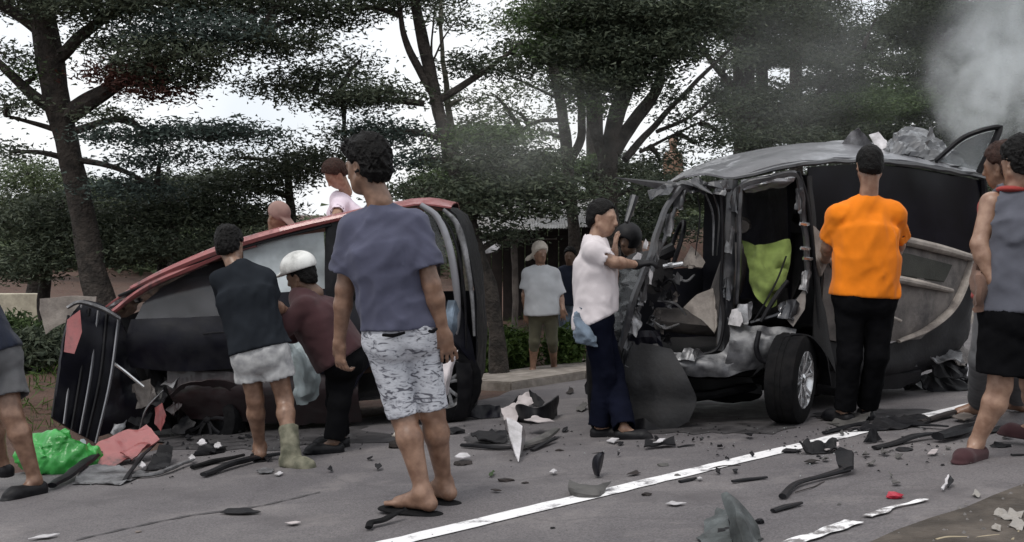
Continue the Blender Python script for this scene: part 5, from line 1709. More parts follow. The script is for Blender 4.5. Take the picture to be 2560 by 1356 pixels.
        for sd_ in 'LR':
            hip, kn, an = j['hip' + sd_], j['kn' + sd_], j['an' + sd_]
            v2 = Vol(v.lo + 4 * v.h, v.ax_hi(), v.h)
            v2.fit(v)
            if calf is None:
                e = hip + (kn - hip) * end
                dr = unit(kn - hip)
                v2.cone(hip, e + dr * .03, .088 * s * f + loose, .058 * s + loose + flare, .035)
                r = .054 * s + loose + flare
            else:
                e = kn + (an - kn) * calf
                dr = unit(an - kn)
                v2.cone(hip, kn, .088 * s * f + loose, .056 * s + loose, .035)
                v2.cone(kn, e + dr * .03, .056 * s + loose, .04 * s + loose + flare, .03)
                r = .036 * s + loose + flare
            ends.append((v2, e, dr, r))
        v.wrinkle(wr, 30, seed, (0, 0, 1), .4)
        v.wrinkle(wr * .7, 55, seed + 7, unit(R + U * .5), .4)
        v.cut(pel + U * top, U)
        for q, (v2, e, dr, r) in enumerate(ends):
            v2.wrinkle(wr, 30, seed + q, (0, 0, 1), .4)
            v2.wrinkle(wr * .8, 55, seed + 9 + q, unit(R + U * .5), .4)
            v2.cut(e, dr)
            v2.cone(e - dr * .07, e + dr * .05, r - .014, r - .006, .01, sub=True)
            v.merge(v2, .012)
        return v.mesh(name, mat, self.t)

    def shoe(self, sd_, mat, kind='slip', name=None, top=.0):
        s = self.s
        g, td, side = getattr(self, 'td' + sd_)
        an = self.j['an' + sd_]
        lo = np.minimum(an, g) - .26
        hi = np.maximum(an, g) + .26
        if kind == 'boot':
            kn = self.j['kn' + sd_]
            hi = np.maximum(hi, kn + .1)
            lo = np.minimum(lo, kn - .12)
        v = Vol(lo, hi, min(self.h, .006))
        heel = g - td * .03 * s
        ball = g + td * .13 * s
        tip = g + td * .17 * s
        if kind == 'flip':
            v.cone(heel + vv(0, 0, .004) - td * .02, ball + vv(0, 0, .004), .05 * s, .058 * s, .01, vv(0, 0, 1), .26)
            v.cone(ball + vv(0, 0, .004), tip + vv(0, 0, .004) + td * .015, .058 * s, .05 * s, .01, vv(0, 0, 1), .26)
            b0 = g + td * .13 * s + vv(0, 0, .045 * s)
            for sg in (-1, 1):
                v.cone(b0, g + td * .05 * s + side * sg * .042 * s + vv(0, 0, .012), .007, .007, .006)
            v.cone(b0, g + td * .15 * s + vv(0, 0, .012), .006, .006, .004)
        else:
            lift = vv(0, 0, .03 * s)
            v.cone(heel + lift, ball + lift * .9, .042 * s, .038 * s, .03, side, 1.15)
            v.cone(ball + lift * .9, tip + lift * .7, .038 * s, .028 * s, .03, side, 1.2)
            v.cone(heel + vv(0, 0, .006), tip + vv(0, 0, .006), .042 * s, .042 * s, .015, vv(0, 0, 1), .35)
            if kind == 'boot':
                v.cone(heel + lift, tip + lift * .7, .05 * s, .044 * s, .03, side, 1.15)
                kn = self.j['kn' + sd_]
                tp = an + (kn - an) * (.55 + top)
                v.cone(heel + lift + td * .03, an + unit(kn - an) * .05, .056 * s, .052 * s, .04)
                v.cone(an, tp, .053 * s, .068 * s, .03)
                v.wrinkle(.004, 45, 3, side, .3)
                v.cut(tp - unit(kn - an) * .03, kn - an, near=tp + unit(kn - an) * .05, rad=.16)
            else:
                v.cone(an - vv(0, 0, .02) - td * .004, an + vv(0, 0, .1), .035 * s, .03, .01, sub=True)
                v.cut(g + vv(0, 0, .072 * s), (0, 0, 1))
        v.cut(g + vv(0, 0, -.002), (0, 0, -1))
        return v.mesh(name or {'flip': 'flip_flop', 'boot': 'boot', 'slip': 'shoe'}[kind], mat, self.t, 1)


# man in slate tee, seen from behind
b = Body('tall man in slate blue tee and leaf print shorts, standing with his back to us', 4.93,
         dict(head=(917, 415), neck=(946, 484, -.02), shL=(884, 572), shR=(1034, 562, -.02), elL=(862, 722, .02), elR=(1079, 712, -.05), wrL=(848, 858, .06), wrR=(1108, 832, -.02),
              pelvis=(1000, 822), knL=(1010, 1045, -.02), knR=(1081, 1030, .03)),
         (-.78, .6, -.12), (-.25, .97, 0), 1.0, .86, .0055, SKIN, feet=[(1058, 1286), (1110, 1258)], toes={'L': (-.88, .45, 0), 'R': (-.75, .65, 0)}, lift=.016)
b.hand('L', (.05, .1, -1), (.55, .6, .1), 1.1, -1)
b.hand('R', (.25, .15, -1), (-.3, .9, .1), .7, -1)
b.skin_mesh()
b.hair(vol=.021, low=-.085, fringe=.014, tuft=.014)
b.shirt(SLATE, .0, .74, .012, .012, .016, 11, hemtilt=(-.12, 0), sleeve_r=.036)
b.legs(PRINT, .97, .009, .006, .005, 4)
for q in 'LR':
    b.shoe(q, RUBBER, 'flip')
for (x0, y0, x1, y1) in ((956, 838, 1012, 832), (1072, 828, 1092, 822)):      # welt pockets
    tube('pocket', [at(x0, y0, 4.765), at((x0 + x1) / 2, (y0 + y1) / 2 + 4, 4.757), at(x1, y1, 4.775)], [.006, .009, .006], BLACKC, b.t, 6)

# man in charcoal tee at the red wreck
b = Body('man in charcoal tee and pale shorts with one muddy boot beside the red wreck', 6.68,
         dict(head=(576, 614, .16), neck=(588, 662, .08), shL=(556, 700, .05), shR=(660, 698, .05), elL=(570, 790, .28), elR=(684, 765, .1), wrL=(640, 800, .5), wrR=(722, 782, .3),
              pelvis=(648, 875), knL=(638, 1000, .02), knR=(712, 1000, .0)),
         (.25, .95, -.25), (.12, .99, 0), .93, .95, .007, SKIN, feet=[(650, 1152), (728, 1166)], toes={'L': (-.3, .95, 0), 'R': (.6, -.5, 0)}, lift=.014)
b.hand('R', (.6, .6, -.1), (.2, .2, -.9), .6, -1)
b.hand('L', (.8, .5, -.1), (.2, .2, -.9), .6, 1)
b.skin_mesh(shod='R', )
b.hair(vol=.017, low=-.075, tuft=.011)
b.shirt(DARKTEE, .0, .7, .02, .02, .012, 21)
b.legs(PALESH, .56, .02, .03, .006, 22)
b.shoe('R', MUD, 'boot')
b.shoe('L', RUBBER, 'flip')

# helmeted man bending
b = Body('bending man in dark maroon shirt and white helmet, reaching into the red wreck', 7.1,
         dict(head=(752, 690), neck=(780, 722), shL=(770, 755, .14), shR=(765, 770, -.15), elL=(730, 830, .2), elR=(712, 812, -.2), wrL=(700, 800, .3), wrR=(688, 780, -.1),
              pelvis=(852, 890), knL=(842, 1005, .1), knR=(848, 1010, -.08)),
         (-.9, .35, -.3), (-.75, .1, -.6), .95, 1.05, .008, SKIN_D, feet=[(850, 1118), (835, 1132)], toes={'L': (-1, .1, 0), 'R': (-1, -.2, 0)})
b.hand('R', (-.5, .3, .3), (0, .3, -1), .8, 1)
b.hand('L', (-.6, .5, .2), (0, .3, -1), .8, 1)
b.skin_mesh(shod='LR', trousers=True)
b.hair(vol=.01)
b.shirt(MAROON, .02, 1.6, .03, .03, .009, 31, sleeve_r=.03)
b.legs(BLACKC, .9, .016, .015, .005, 32, name='trousers', calf=.98)
for q in 'LR':
    b.shoe(q, BLKPL, 'slip')
hr, fw, hu = b.hb
c = b.hc
v = Vol(c - .2, c + .22, .006)
v.ell(c + hu * .065 - fw * .005, (.105, .125, .1), b.hb, .01)
v.cone(c + hu * .055 + fw * .06, c + hu * .045 + fw * .13, .07, .05, .02, hu, .25)
v.cut(c + hu * .035, -hu)
v.ell(c + hu * .03, (.088, .11, .085), b.hb, .005, sub=True)
v.mesh('helmet', HELMET, b.t, 1)

# onlooker behind the red wreck with a cap
b = Body('man in a dusty pink cap peering over the roof of the red wreck', 9.95,
         dict(head=(694, 540), neck=(690, 590, .03), shL=(650, 630, .1), shR=(735, 628, -.1), elL=(630, 700), elR=(755, 690, -.2), wrL=(640, 760), wrR=(720, 740, -.25), pelvis=(690, 770), knL=(675, 890), knR=(710, 890)),
         (.75, -.35, -.5), (.5, -.8, -.2), 1.0, 1.0, .011, SKIN, feet=[(676, 985, 9.97), (712, 985, 9.93)])
b.skin_mesh(trousers=True)
b.shirt(NAVYTEE, .02, .7, .02, .02, .006, 41)
b.legs(BLACKC, .9, .016, .015, .005, 42, name='trousers', calf=.95)
hr, fw, hu = b.hb
c = b.hc
v = Vol(c - .25, c + .25, .009)
v.ell(c + hu * .04, (.092, .112, .1), b.hb, .01)
v.cone(c + hu * .03 + fw * .08, c + hu * .01 + fw * .17, .07, .055, .02, hu, .18)
v.cut(c + hu * -.005, -hu, near=c - hu * .1, rad=.16)
v.mesh('cap', PINKCAP, b.t, 1)

# person in pinkish white leaning across the wreck roof
b = Body('person in pinkish white top leaning across the roof of the red wreck', 9.9,
         dict(head=(838, 436, -.1), neck=(862, 470), shL=(855, 510, .15), shR=(850, 515, -.15), elL=(840, 600, .1), elR=(838, 548, -.4), wrL=(830, 680), wrR=(778, 562, -.75), pelvis=(905, 690, .1), knL=(900, 820, .1), knR=(920, 820, -.1)),
         (-.6, -.4, -.7), (-.7, -.5, -.3), .98, 1.05, .01, SKIN_L, feet=[(900, 945, 10.0), (925, 945, 9.85)])
b.hand('R', (-.9, -.2, -.1), (0, 0, -1), .5, 1)
b.skin_mesh(trousers=True)
b.hair(HAIR_B, vol=.022)
b.shirt(PINKW, .02, .6, .025, .02, .01, 51)
b.legs(GREYT, .9, .016, .015, .005, 52, name='trousers', calf=.95)

# walker at the left edge
b = Body('walker in navy tee and grey shorts half out of frame at the left edge', 5.98,
         dict(head=(-215, 520), neck=(-185, 570), shL=(-235, 615, .1), shR=(-125, 612, -.05), elL=(-220, 745, .1), elR=(-70, 750, .0), wrL=(-180, 850, .1), wrR=(-25, 862, .05), pelvis=(-45, 890), knL=(-30, 1055, .1), knR=(30, 1040, -.02)),
         (-.9, .3, -.1), (-.85, .5, 0), 1.0, 1.0, .007, SKIN, feet=[(5, 1190, 6.2), (88, 1236)], toes={'R': (-.5, -.85, 0), 'L': (-1, .3, 0)})
b.hand('R', (.1, .2, -1), (-.6, .6, 0), .8, -1)
b.skin_mesh(shod='LR', )
b.hair()
b.shirt(NAVYTEE, .03, .7, .024, .03, .01, 61)
b.legs(GREYT, .72, .024, .03, .006, 62)
for q in 'LR':
    b.shoe(q, BLKPL, 'slip')

# onlooker on the kerb
b = Body('onlooker in pale grey tee and olive leggings standing on the kerb facing us', 12.45,
         dict(head=(1350, 632), neck=(1352, 665), shL=(1384, 686), shR=(1321, 686), elL=(1400, 738, .0), elR=(1312, 738), wrL=(1408, 775, -.1), wrR=(1316, 785), pelvis=(1357, 775), knL=(1381, 855), knR=(1336, 855)),
         (.35, -.9, -.1), (0, -1, 0), .93, 1.02, .01, SKIN, feet=[(1385, 933), (1332, 940)], toes={'L': (.5, -.8, 0), 'R': (-.2, -1, 0)})
for q in 'LR':
    b.hand(q, (0, 0, -1), (0, .3, -.1), .6, 1)
b.skin_mesh(shod='LR', )
b.shirt(GREYWHITE, .06, .75, .03, .04, .007, 71, sleeveL=1.0, sleeve_r=.034)
b.legs(OLIVE, .9, .008, .004, .003, 72, name='leggings', calf=.35)
for q in 'LR':
    b.shoe(q, WHITEPL, 'slip')
hr, fw, hu = b.hb
c = b.hc
v = Vol(c - .25, c + .25, .009)
v.ell(c + hu * .04 - fw * .01, (.09, .11, .1), b.hb, .02)
v.ell(c - hu * .04 - fw * .05, (.07, .06, .07), b.hb, .03)
v.cone(c - fw * .1 - hu * .02, c - fw * .14 - hu * .09 + hr * .1, .035, .025, .03)
v.cut(c + hu * .03 + fw * .06, fw * .8 - hu * .8)
v.wrinkle(.007, 50, 3, hr, .3)
v.mesh('head_scarf', CREAM, b.t, 1)

# man in white at the minivan
b = Body('man in loose white shirt and navy trousers gripping the minivan pillar with a gloved hand', 7.1,
         dict(head=(1506, 545), neck=(1488, 592), shL=(1494, 626, .16), shR=(1484, 630, -.16), elL=(1530, 706, .2), elR=(1534, 656, -.16), wrL=(1536, 634, .2), wrR=(1590, 662, -.02), pelvis=(1490, 790), knL=(1532, 930, .08), knR=(1510, 940, -.06)),
         (.9, -.42, -.12), (.98, -.1, 0), .92, .95, .0075, SKIN_L, feet=[(1560, 1098), (1500, 1092)], toes={'L': (1, -.25, 0), 'R': (1, -.1, 0)})
b.hand('R', (.97, -.1, .15), (.1, .1, -1), .7, 1)
b.hand('L', (.1, 0, 1), (.8, .2, 0), .3, 1)
b.skin_mesh(shod='LR', trousers=True)
b.hair(vol=.012)
b.shirt(WHITEC, .03, .66, .02, .02, .012, 81, sleeve_r=.028, hemtilt=(0, .45))
b.legs(NAVYT, .9, .02, .02, .006, 82, name='trousers', calf=1.03)
for q in 'LR':
    b.shoe(q, BLKPL, 'slip')
v = Vol(b.j['wrR'] - .12, b.j['wrR'] + .26, .006)
b.fill(v, ('handR',), .005)
b.fill(v, ('armR',), .004)
dw = unit(b.j['wrR'] - b.j['elR'])
v.cut(b.j['wrR'] - dw * .02, -dw)
v.mesh('glove', BLKPL, b.t, 1)
dn = Vol(vv(*at(1420, 900, 6.9)) - .1, vv(*at(1510, 760, 7.0)) + .2, .008)
dn.cone(at(1452, 790, 6.98), at(1456, 830, 6.96), .035, .05, .05)
dn.cone(at(1455, 835, 6.96), at(1480, 856, 6.92), .05, .04, .05)
dn.wrinkle(.03, 30, 4, (.3, 0, 1), .5)
dn.wrinkle(.014, 70, 5, (1, 0, .4), .5)
o = dn.mesh('denim_bag', DENIM, None)
tag(o, 'crumpled faded denim bag hanging behind the white shirted man', 'bag')

# man in orange
b = Body('man in bright orange tee and black trousers standing with his back to us', 7.0,
         dict(head=(2174, 414), neck=(2172, 470), shL=(2096, 538), shR=(2236, 536), elL=(2070, 615, .12), elR=(2246, 615, .14), wrL=(2064, 650, .36), wrR=(2228, 650, .38), pelvis=(2162, 730), knL=(2124, 890), knR=(2192, 890)),
         (.1, .98, -.2), (.04, 1, 0), 1.0, 1.08, .007, SKIN_L, feet=[(2112, 1056), (2168, 1050)], toes={'L': (-.45, .9, 0), 'R': (.2, 1, 0)})
b.hand('L', (.4, .9, 0), (0, 0, -1), .7, 1)
b.hand('R', (-.4, .9, 0), (0, 0, -1), .7, -1)
b.skin_mesh(shod='LR', trousers=True)
b.hair(vol=.009, low=-.075, tuft=.004)
b.shirt(ORANGE, .03, .8, .022, .016, .015, 91, hemtilt=(-.05, 0), sleeve_r=.03)
b.legs(BLACKC, .9, .018, .012, .006, 92, name='trousers', calf=1.0)
for q in 'LR':
    b.shoe(q, BLKPL, 'slip')

# man in slate vest at the right edge
b = Body('man in slate vest and black shorts walking at the right edge of the picture', 5.4,
         dict(head=(2552, 408), neck=(2545, 465), shL=(2478, 508, .02), shR=(2640, 512), elL=(2448, 612, -.02), elR=(2670, 640), wrL=(2478, 702, -.06), wrR=(2650, 750), pelvis=(2548, 770), knL=(2500, 965, -.02), knR=(2580, 960, .1)),
         (-.2, .95, -.2), (-.25, .97, 0), 1.0, 1.02, .0065, SKIN_L, feet=[(2440, 1148), (2585, 1100, 5.75)], toes={'L': (-.75, -.65, 0), 'R': (-.5, .8, 0)})
b.hand('L', (.35, -.1, -.9), (.7, .5, 0), .9, -1)
b.skin_mesh(shod='LR', )
b.hair(vol=.017, low=-.08, tuft=.012)
b.shirt(SLATE2, .02, .0, .02, .03, .012, 101, tank=True)
b.legs(BLACKC, .84, .026, .03, .006, 102)
for q in 'LR':
    b.shoe(q, MAROON, 'slip')
v = Vol(b.j['neck'] - .14, b.j['neck'] + .14, .006)
n0 = b.j['neck']
v.cone(n0 - b.right * .04 - b.up * .02, n0 + b.right * .04 - b.up * .02, .07, .07, .01, b.up, .3)
v.cone(n0 - b.up * .1, n0 + b.up * .1, .06, .06, .01, sub=True)
v.mesh('collar', REDC, b.t, 1)
o = loft('cloth_bundle', [[at(2436, 640, 5.45), at(2452, 650, 5.4), at(2468, 660, 5.42)], [at(2430, 690, 5.42), at(2448, 696, 5.34), at(2468, 700, 5.38)], [at(2430, 740, 5.4), at(2446, 742, 5.32), at(2462, 738, 5.36)], [at(2438, 776, 5.38), at(2448, 782, 5.34), at(2462, 770, 5.36)]], cloth('tan_cloth', (.14, .085, .065), .35), None, 14, 16, .02, 11, .012, 9)
tag(o, 'small tan cloth bundle held by the man in the slate vest', 'cloth')

# person behind him
b = Body('long haired person in dull red top and grey trousers behind the vest wearer', 6.25,
         dict(head=(2505, 415), neck=(2515, 472), shL=(2478, 520, .1), shR=(2570, 520), elL=(2458, 620, .1), elR=(2590, 640), wrL=(2470, 690, -.05), wrR=(2560, 740), pelvis=(2510, 745), knL=(2456, 900), knR=(2540, 900, .1)),
         (-.6, .7, -.1), (-.5, .85, 0), .98, .95, .009, SKIN, feet=[(2448, 1040), (2545, 1030)], toes={'L': (-.9, .2, 0)})
b.skin_mesh(trousers=True)
b.hair(HAIR_B, vol=.02, long=.14)
b.shirt(REDC, .02, .75, .02, .02, .007, 111)
b.legs(GREYT, .9, .018, .015, .006, 112, name='trousers', calf=.93)

# far bare-chested man on the bank
b = Body('distant bare chested man standing on the bank above the wrecked bonnet', 18.6,
         dict(head=(1683, 356), neck=(1682, 378), shL=(1697, 390), shR=(1668, 390), elL=(1702, 425), elR=(1663, 425), wrL=(1700, 455), wrR=(1668, 455), pelvis=(1684, 455), knL=(1690, 520), knR=(1678, 520)),
         (-.3, -.9, -.1), (-.2, -1, 0), 1.0, .95, .014, SKIN_L, feet=[(1690, 590, 18.6), (1677, 590, 18.6)])
b.skin_mesh(bare=True)
b.hair()
b.legs(BLACKC, .9, .02, .02, .006, 122)

# dark onlookers
b = Body('onlooker in dark clothes standing in the shade of the shed', 14.6,
         dict(head=(1425, 640), neck=(1425, 664), shL=(1448, 680), shR=(1404, 680), elL=(1456, 720), elR=(1398, 720), wrL=(1445, 750, -.1), wrR=(1405, 750, -.1), pelvis=(1425, 755), knL=(1438, 825), knR=(1412, 825)),
         (-.2, -1, -.1), (0, -1, 0), .92, 1.0, .012, SKIN_D, feet=[(1438, 905, 14.6), (1412, 905, 14.6)])
b.skin_mesh(trousers=True)
b.hair()
b.shirt(NAVYTEE, .05, .8, .02, .02, .007, 131)
b.legs(DENIM, .9, .018, .015, .006, 132, name='trousers', calf=.93)
b = Body('onlooker in black clothes and black helmet behind the white shirted man', 9.6,
         dict(head=(1572, 600), neck=(1575, 640), shL=(1600, 668, .1), shR=(1552, 668, -.1), elL=(1615, 740), elR=(1545, 740), wrL=(1590, 790, -.1), wrR=(1560, 790, -.1), pelvis=(1580, 800), knL=(1600, 900), knR=(1565, 900)),
         (-.6, -.7, -.1), (-.4, -.9, 0), .95, 1.0, .011, SKIN_D, feet=[(1600, 1000, 9.6), (1565, 1000, 9.6)])
b.skin_mesh(trousers=True)
b.shirt(BLACKC, .12, 1.7, .02, .02, .007, 141)
b.legs(BLACKC, .9, .018, .015, .006, 142, name='trousers', calf=.93)
hr, fw, hu = b.hb
c = b.hc
v = Vol(c - .25, c + .25, .01)
v.ell(c + hu * .03, (.115, .13, .125), b.hb, .01)
v.ell(c + fw * .11 - hu * .02, (.075, .05, .055), b.hb, .01, sub=True)
v.cut(c - hu * .09, -hu)
v.mesh('helmet', BLKPL, b.t, 1)


# ------------------------------------------------------------------ roadside shed and wall
def box(name, x0, x1, y0, y1, z0, z1, mat, parent=None, bev=.008):
    bm = bmesh.new()
    bmesh.ops.create_cube(bm, size=1)
    for v in bm.verts:
        v.co = Vector((x0 if v.co.x < 0 else x1, y0 if v.co.y < 0 else y1, z0 if v.co.z < 0 else z1))
    if bev:
        bmesh.ops.bevel(bm, geom=bm.edges[:], offset=bev, segments=1, affect='EDGES')
    return bm_obj(name, bm, mat, parent)


a_ = at(1190, 585, 15.4)
b_ = at(1640, 570, 15.4)
shed = thing('roadside_shed', 'low timber shed with a weathered grey sheet roof behind the onlooker in pale tee', 'shed', Vector(((a_.x + b_.x) / 2, 16.4, G(.5, 16.4))))
gz0 = -.52
nsh = 6
for i in range(nsh):
    x0 = a_.x + (b_.x - a_.x) * i / nsh
    x1 = a_.x + (b_.x - a_.x) * (i + 1) / nsh + .04
    rows = []
    for yy, zz in ((15.35, a_.z + .03 * i), (16.6, a_.z + .3 + .02 * i), (18.0, a_.z + .52)):
        rows.append([Vector((x0 + (x1 - x0) * k / 24, yy, zz + .012 * (k % 2) + .01 * i % .015)) for k in range(25)])
    loft('roof_sheet', rows, SHEDROOF, shed, 49, 6, .006, 2, .006, i)
for px in (1200, 1287, 1440, 1600):
    q = at(px, 600, 15.6)
    tube('post', [Vector((q.x, 15.6, G(q.x, 15.6) - .05)), Vector((q.x + .01, 15.6, .4)), Vector((q.x - .02, 15.6, a_.z + .02))], [.05, .045, .045], WOOD, shed, 8, 1, 10, None, .01, px)
for k in range(14):
    x0 = a_.x + (b_.x - a_.x) * k / 14
    x1 = a_.x + (b_.x - a_.x) * (k + 1) / 14 - .015
    box('wall_plank', x0, x1, 17.6 + .01 * (k % 3), 17.64 + .01 * (k % 3), -.6, a_.z + .35, SHEDW, shed, .004)
box('beam', a_.x - .1, b_.x + .1, 15.56, 15.64, a_.z - .1, a_.z - .03, SHEDW, shed)
tube('rail', [at(1195, 596, 15.5), at(1290, 600, 15.5), at(1392, 598, 15.5)], [.025, .03, .025], WOOD, shed, 6, .5)
o = loft('awning', [[at(1195, 606, 15.1), at(1225, 603, 15.0), at(1252, 614, 15.1)], [at(1196, 620, 14.9), at(1222, 622, 14.8), at(1248, 622, 14.9)], [at(1198, 632, 14.8), at(1220, 634, 14.75), at(1240, 628, 14.8)]], WHITEPL, shed, 10, 8, .01, 4, .01, 3)
q0, q1 = at(-60, 735, 16), at(95, 735, 16)
box('boundary_wall', q0.x, q1.x, 16, 16.15, -.9, q0.z, PLASTER, None)
tag(bpy.data.objects['boundary_wall'], 'pale yellow plastered wall at the far left behind the bushes', 'wall')

# ------------------------------------------------------------------ debris
FRAG = 'fragments of wreckage on the road'
SEED = [100]


def gpts(pts):
    r = []
    for p in pts:
        q = gp(p[0], p[1])
        r.append(q + Vector((0, 0, p[2] if len(p) > 2 else .012)))
    return r


def flat(label, cat, name, pts, mat, crumple=.012, thick=.006, cuts=2, jag=.12, freq=14):
    """plate lying on the road; third number of a point is its height above the road"""
    SEED[0] += 1
    o = plate(name, gpts(pts), mat, None, thick, crumple, cuts, jag, freq, SEED[0], True)
    return tag(o, label, cat, FRAG)


def stand(label, cat, name, base, pts, mat, crumple=.012, thick=.008, cuts=2, jag=.08, freq=12, dY=None):
    """plate standing on the road at the photo position base"""
    SEED[0] += 1
    Y = gp(*base).y
    P = [at(p[0], p[1], Y + (p[2] if len(p) > 2 else 0)) for p in pts]
    o = plate(name, P, mat, None, thick, crumple, cuts, jag, freq, SEED[0], True)
    return tag(o, label, cat, FRAG)


def bar(label, cat, name, pts, rad, mat, flt=.6, crumple=.008, n=7):
    """bent bar lying on the road: points (px, py, height)"""
    SEED[0] += 1
    P = [gp(p[0], p[1]) + Vector((0, 0, p[2] if len(p) > 2 else rad * .7)) for p in pts]
    rr = rad if isinstance(rad, (list, tuple)) else [rad * .8] + [rad] * (len(pts) - 2) + [rad * .6]
    o = tube(name, P, rr, mat, None, n, flt, len(pts) * 8, (0, 0, 1), crumple, SEED[0])
    return tag(o, label, cat, FRAG)


def lump(label, cat, name, px, py, wpx, hpx, mat, seed=1, tall=.5):
    """small broken chunk: faceted, jagged"""
    SEED[0] += 1
    c = gp(px, py)
    s_ = c.y / F
    bm = bmesh.new()
    bmesh.ops.create_icosphere(bm, subdivisions=2, radius=1)
    w_, h_ = wpx * s_ / 2, max(.006, hpx * s_ * tall)
    for v in bm.verts:
        k = 1 + .45 * nz(v.co, 1.4, SEED[0]) + .3 * nz(v.co, 3.5, SEED[0] + 3)
        v.co = Vector((v.co.x * w_ * k, v.co.y * w_ * .8 * k, max(-.3, v.co.z) * h_ * k)) + c + Vector((0, 0, h_ * .3))
        g = G(v.co.x, v.co.y) + .002
        if v.co.z < g:
            v.co.z = g
    o = bm_obj(name, bm, mat, None, False)
    return tag(o, label, cat, FRAG)


# heap in front of the red wreck
bar('black bumper strip with one end pointing at the green bag', 'bumper strip', 'bumper_strip', [(130, 1226), (190, 1196, .05), (255, 1162, .08), (330, 1150, .05)], .035, BLKPL)
flat('silver lined black panel lying flat below the green bag', 'car panel', 'panel_fragment', [(178, 1214), (205, 1185, .06), (262, 1180, .05), (372, 1186, .02), (300, 1216), (240, 1212)], BAREM, .03)
bar('black strut leaning out of the red heap', 'strut', 'strut_fragment', [(312, 1208), (350, 1172, .06), (392, 1140, .1)], .016, BLKPL)
bar('long pale trim strip in front of the red heap', 'trim strip', 'trim_strip', [(330, 1198), (400, 1190, .02), (482, 1160, .03)], .022, BAREM)
bar('long black rail under the legs of the booted man', 'rail', 'rail_fragment', [(508, 1196), (580, 1172, .03), (640, 1156, .03), (700, 1148, .03)], .03, BLKPL)
bar('short black rail left of the long black rail', 'rail', 'rail_fragment', [(482, 1176), (530, 1162, .02), (610, 1150, .03)], .026, RUBBER)
stand('crumpled red wing panel lying against the front of the red wreck', 'car panel', 'wing_panel', (270, 1165),
      [(215, 1130, .0), (245, 1108, .12), (300, 1082, .25), (366, 1060, .35), (398, 1096, .2), (345, 1132, .08), (282, 1166, -.1), (240, 1152, -.08)], REDP, .03, .008, 2, .06, 6)
stand('folded red panel edge on top of the wing panel', 'car panel', 'panel_edge', (310, 1165), [(300, 1132, .05), (392, 1090, .3), (388, 1104, .25), (330, 1148, .0)], REDP, .02, .01)
stand('black crumpled sheet right of the red wing panel', 'car panel', 'crumpled_sheet', (400, 1178), [(365, 1172, 0), (392, 1126, .3), (422, 1100, .5), (432, 1135, .3), (420, 1172, .1), (390, 1182, 0)], BLKPL, .05, .008)
stand('dark twisted plate under the red wreck sill', 'car panel', 'twisted_plate', (520, 1140), [(482, 1140, 0), (500, 1115, .3), (540, 1105, .4), (570, 1120, .4), (560, 1142, .1), (520, 1150, 0)], BLKPL, .05, .008)
for i, (x, y, w_, h_) in enumerate(((505, 1120, 26, 10), (545, 1128, 20, 8), (480, 1158, 18, 7), (355, 1178, 20, 8))):
    flat(['pale chip on the dark twisted plate', 'small white chip right of the twisted plate', 'white chip left of the black rails', 'white chip at the foot of the red wing panel'][i], 'fragment', 'white_chip',
         [(x - w_ / 2, y, .03), (x, y - h_ / 2, .05), (x + w_ / 2, y, .03), (x, y + h_ / 2, .03)], WHITEPL, .006, .006, 1)
# green bag
v = Vol(vv(*gp(120, 1190)) - vv(.5, .3, .1), vv(*gp(120, 1190)) + vv(.5, .6, .45), .009)
c0 = gp(120, 1185)
for dx, dy_, dz, r_ in ((-.13, .12, .1, .12), (.02, .12, .13, .13), (.14, .1, .08, .1), (-.05, .02, .06, .09), (.09, .02, .05, .08), (.2, .2, .07, .06)):
    v.cone(c0 + Vector((dx, dy_, dz)), c0 + Vector((dx + .05, dy_ + .02, dz - .03)), r_, r_ * .7, .06)
v.wrinkle(.03, 22, 5, (1, .3, .2), .6)
v.wrinkle(.016, 50, 6, (0, .3, 1), .6)
v.cut(c0 + Vector((0, 0, -.0)), (-K * DY, -K * DX * -1 * 0 - .0, -1))
o = v.mesh('plastic_bag', GREENP, None, 1)
tag(o, 'crumpled bright green plastic bag on the road at the left', 'bag')
bar('splintered timber lying behind the green bag', 'timber', 'timber_piece', [(148, 1072, .2), (185, 1090, .16), (222, 1112, .1)], .03, WOOD, .6)
flat('cloudy plastic film beside the green bag', 'film', 'plastic_film', [(172, 1165), (178, 1140, .06), (208, 1130, .1), (224, 1142, .05), (215, 1168)], TARP, .02, .004)
flat('flat pale scrap below the muddy boot', 'scrap', 'pale_scrap', [(640, 1182), (660, 1176), (686, 1178), (680, 1186), (655, 1188)], BAREM, .004)
flat('tiny white scrap right of the flat pale scrap', 'scrap', 'white_scrap', [(686, 1192), (700, 1184), (708, 1188), (698, 1194)], WHITEPL, .003, .004, 1)
flat('thin dark leafy scrap alone on the grey asphalt at lower left', 'scrap', 'dark_scrap', [(548, 1286), (580, 1280, .02), (625, 1281, .02), (652, 1286), (620, 1290), (580, 1290)], BLKPL, .008, .004)
flat('faint pale paper scrap at the lower left', 'scrap', 'paper_scrap', [(712, 1314), (740, 1310), (752, 1313), (730, 1318)], CARD, .003, .003, 1)
lump('small stone near the bottom left corner', 'stone', 'stone', 345, 1332, 16, 8, WOOD)
flat('white paint scrap at the very bottom left', 'scrap', 'white_scrap', [(70, 1354), (110, 1344), (150, 1342), (120, 1350)], WHITEPL, .002, .003, 1)
bar('black torn strip beside the flip flop of the slate shirted man', 'strip', 'torn_strip', [(922, 1328), (930, 1320, .02), (965, 1312, .02), (1010, 1300, .04)], .02, RUBBER, .5, .012)
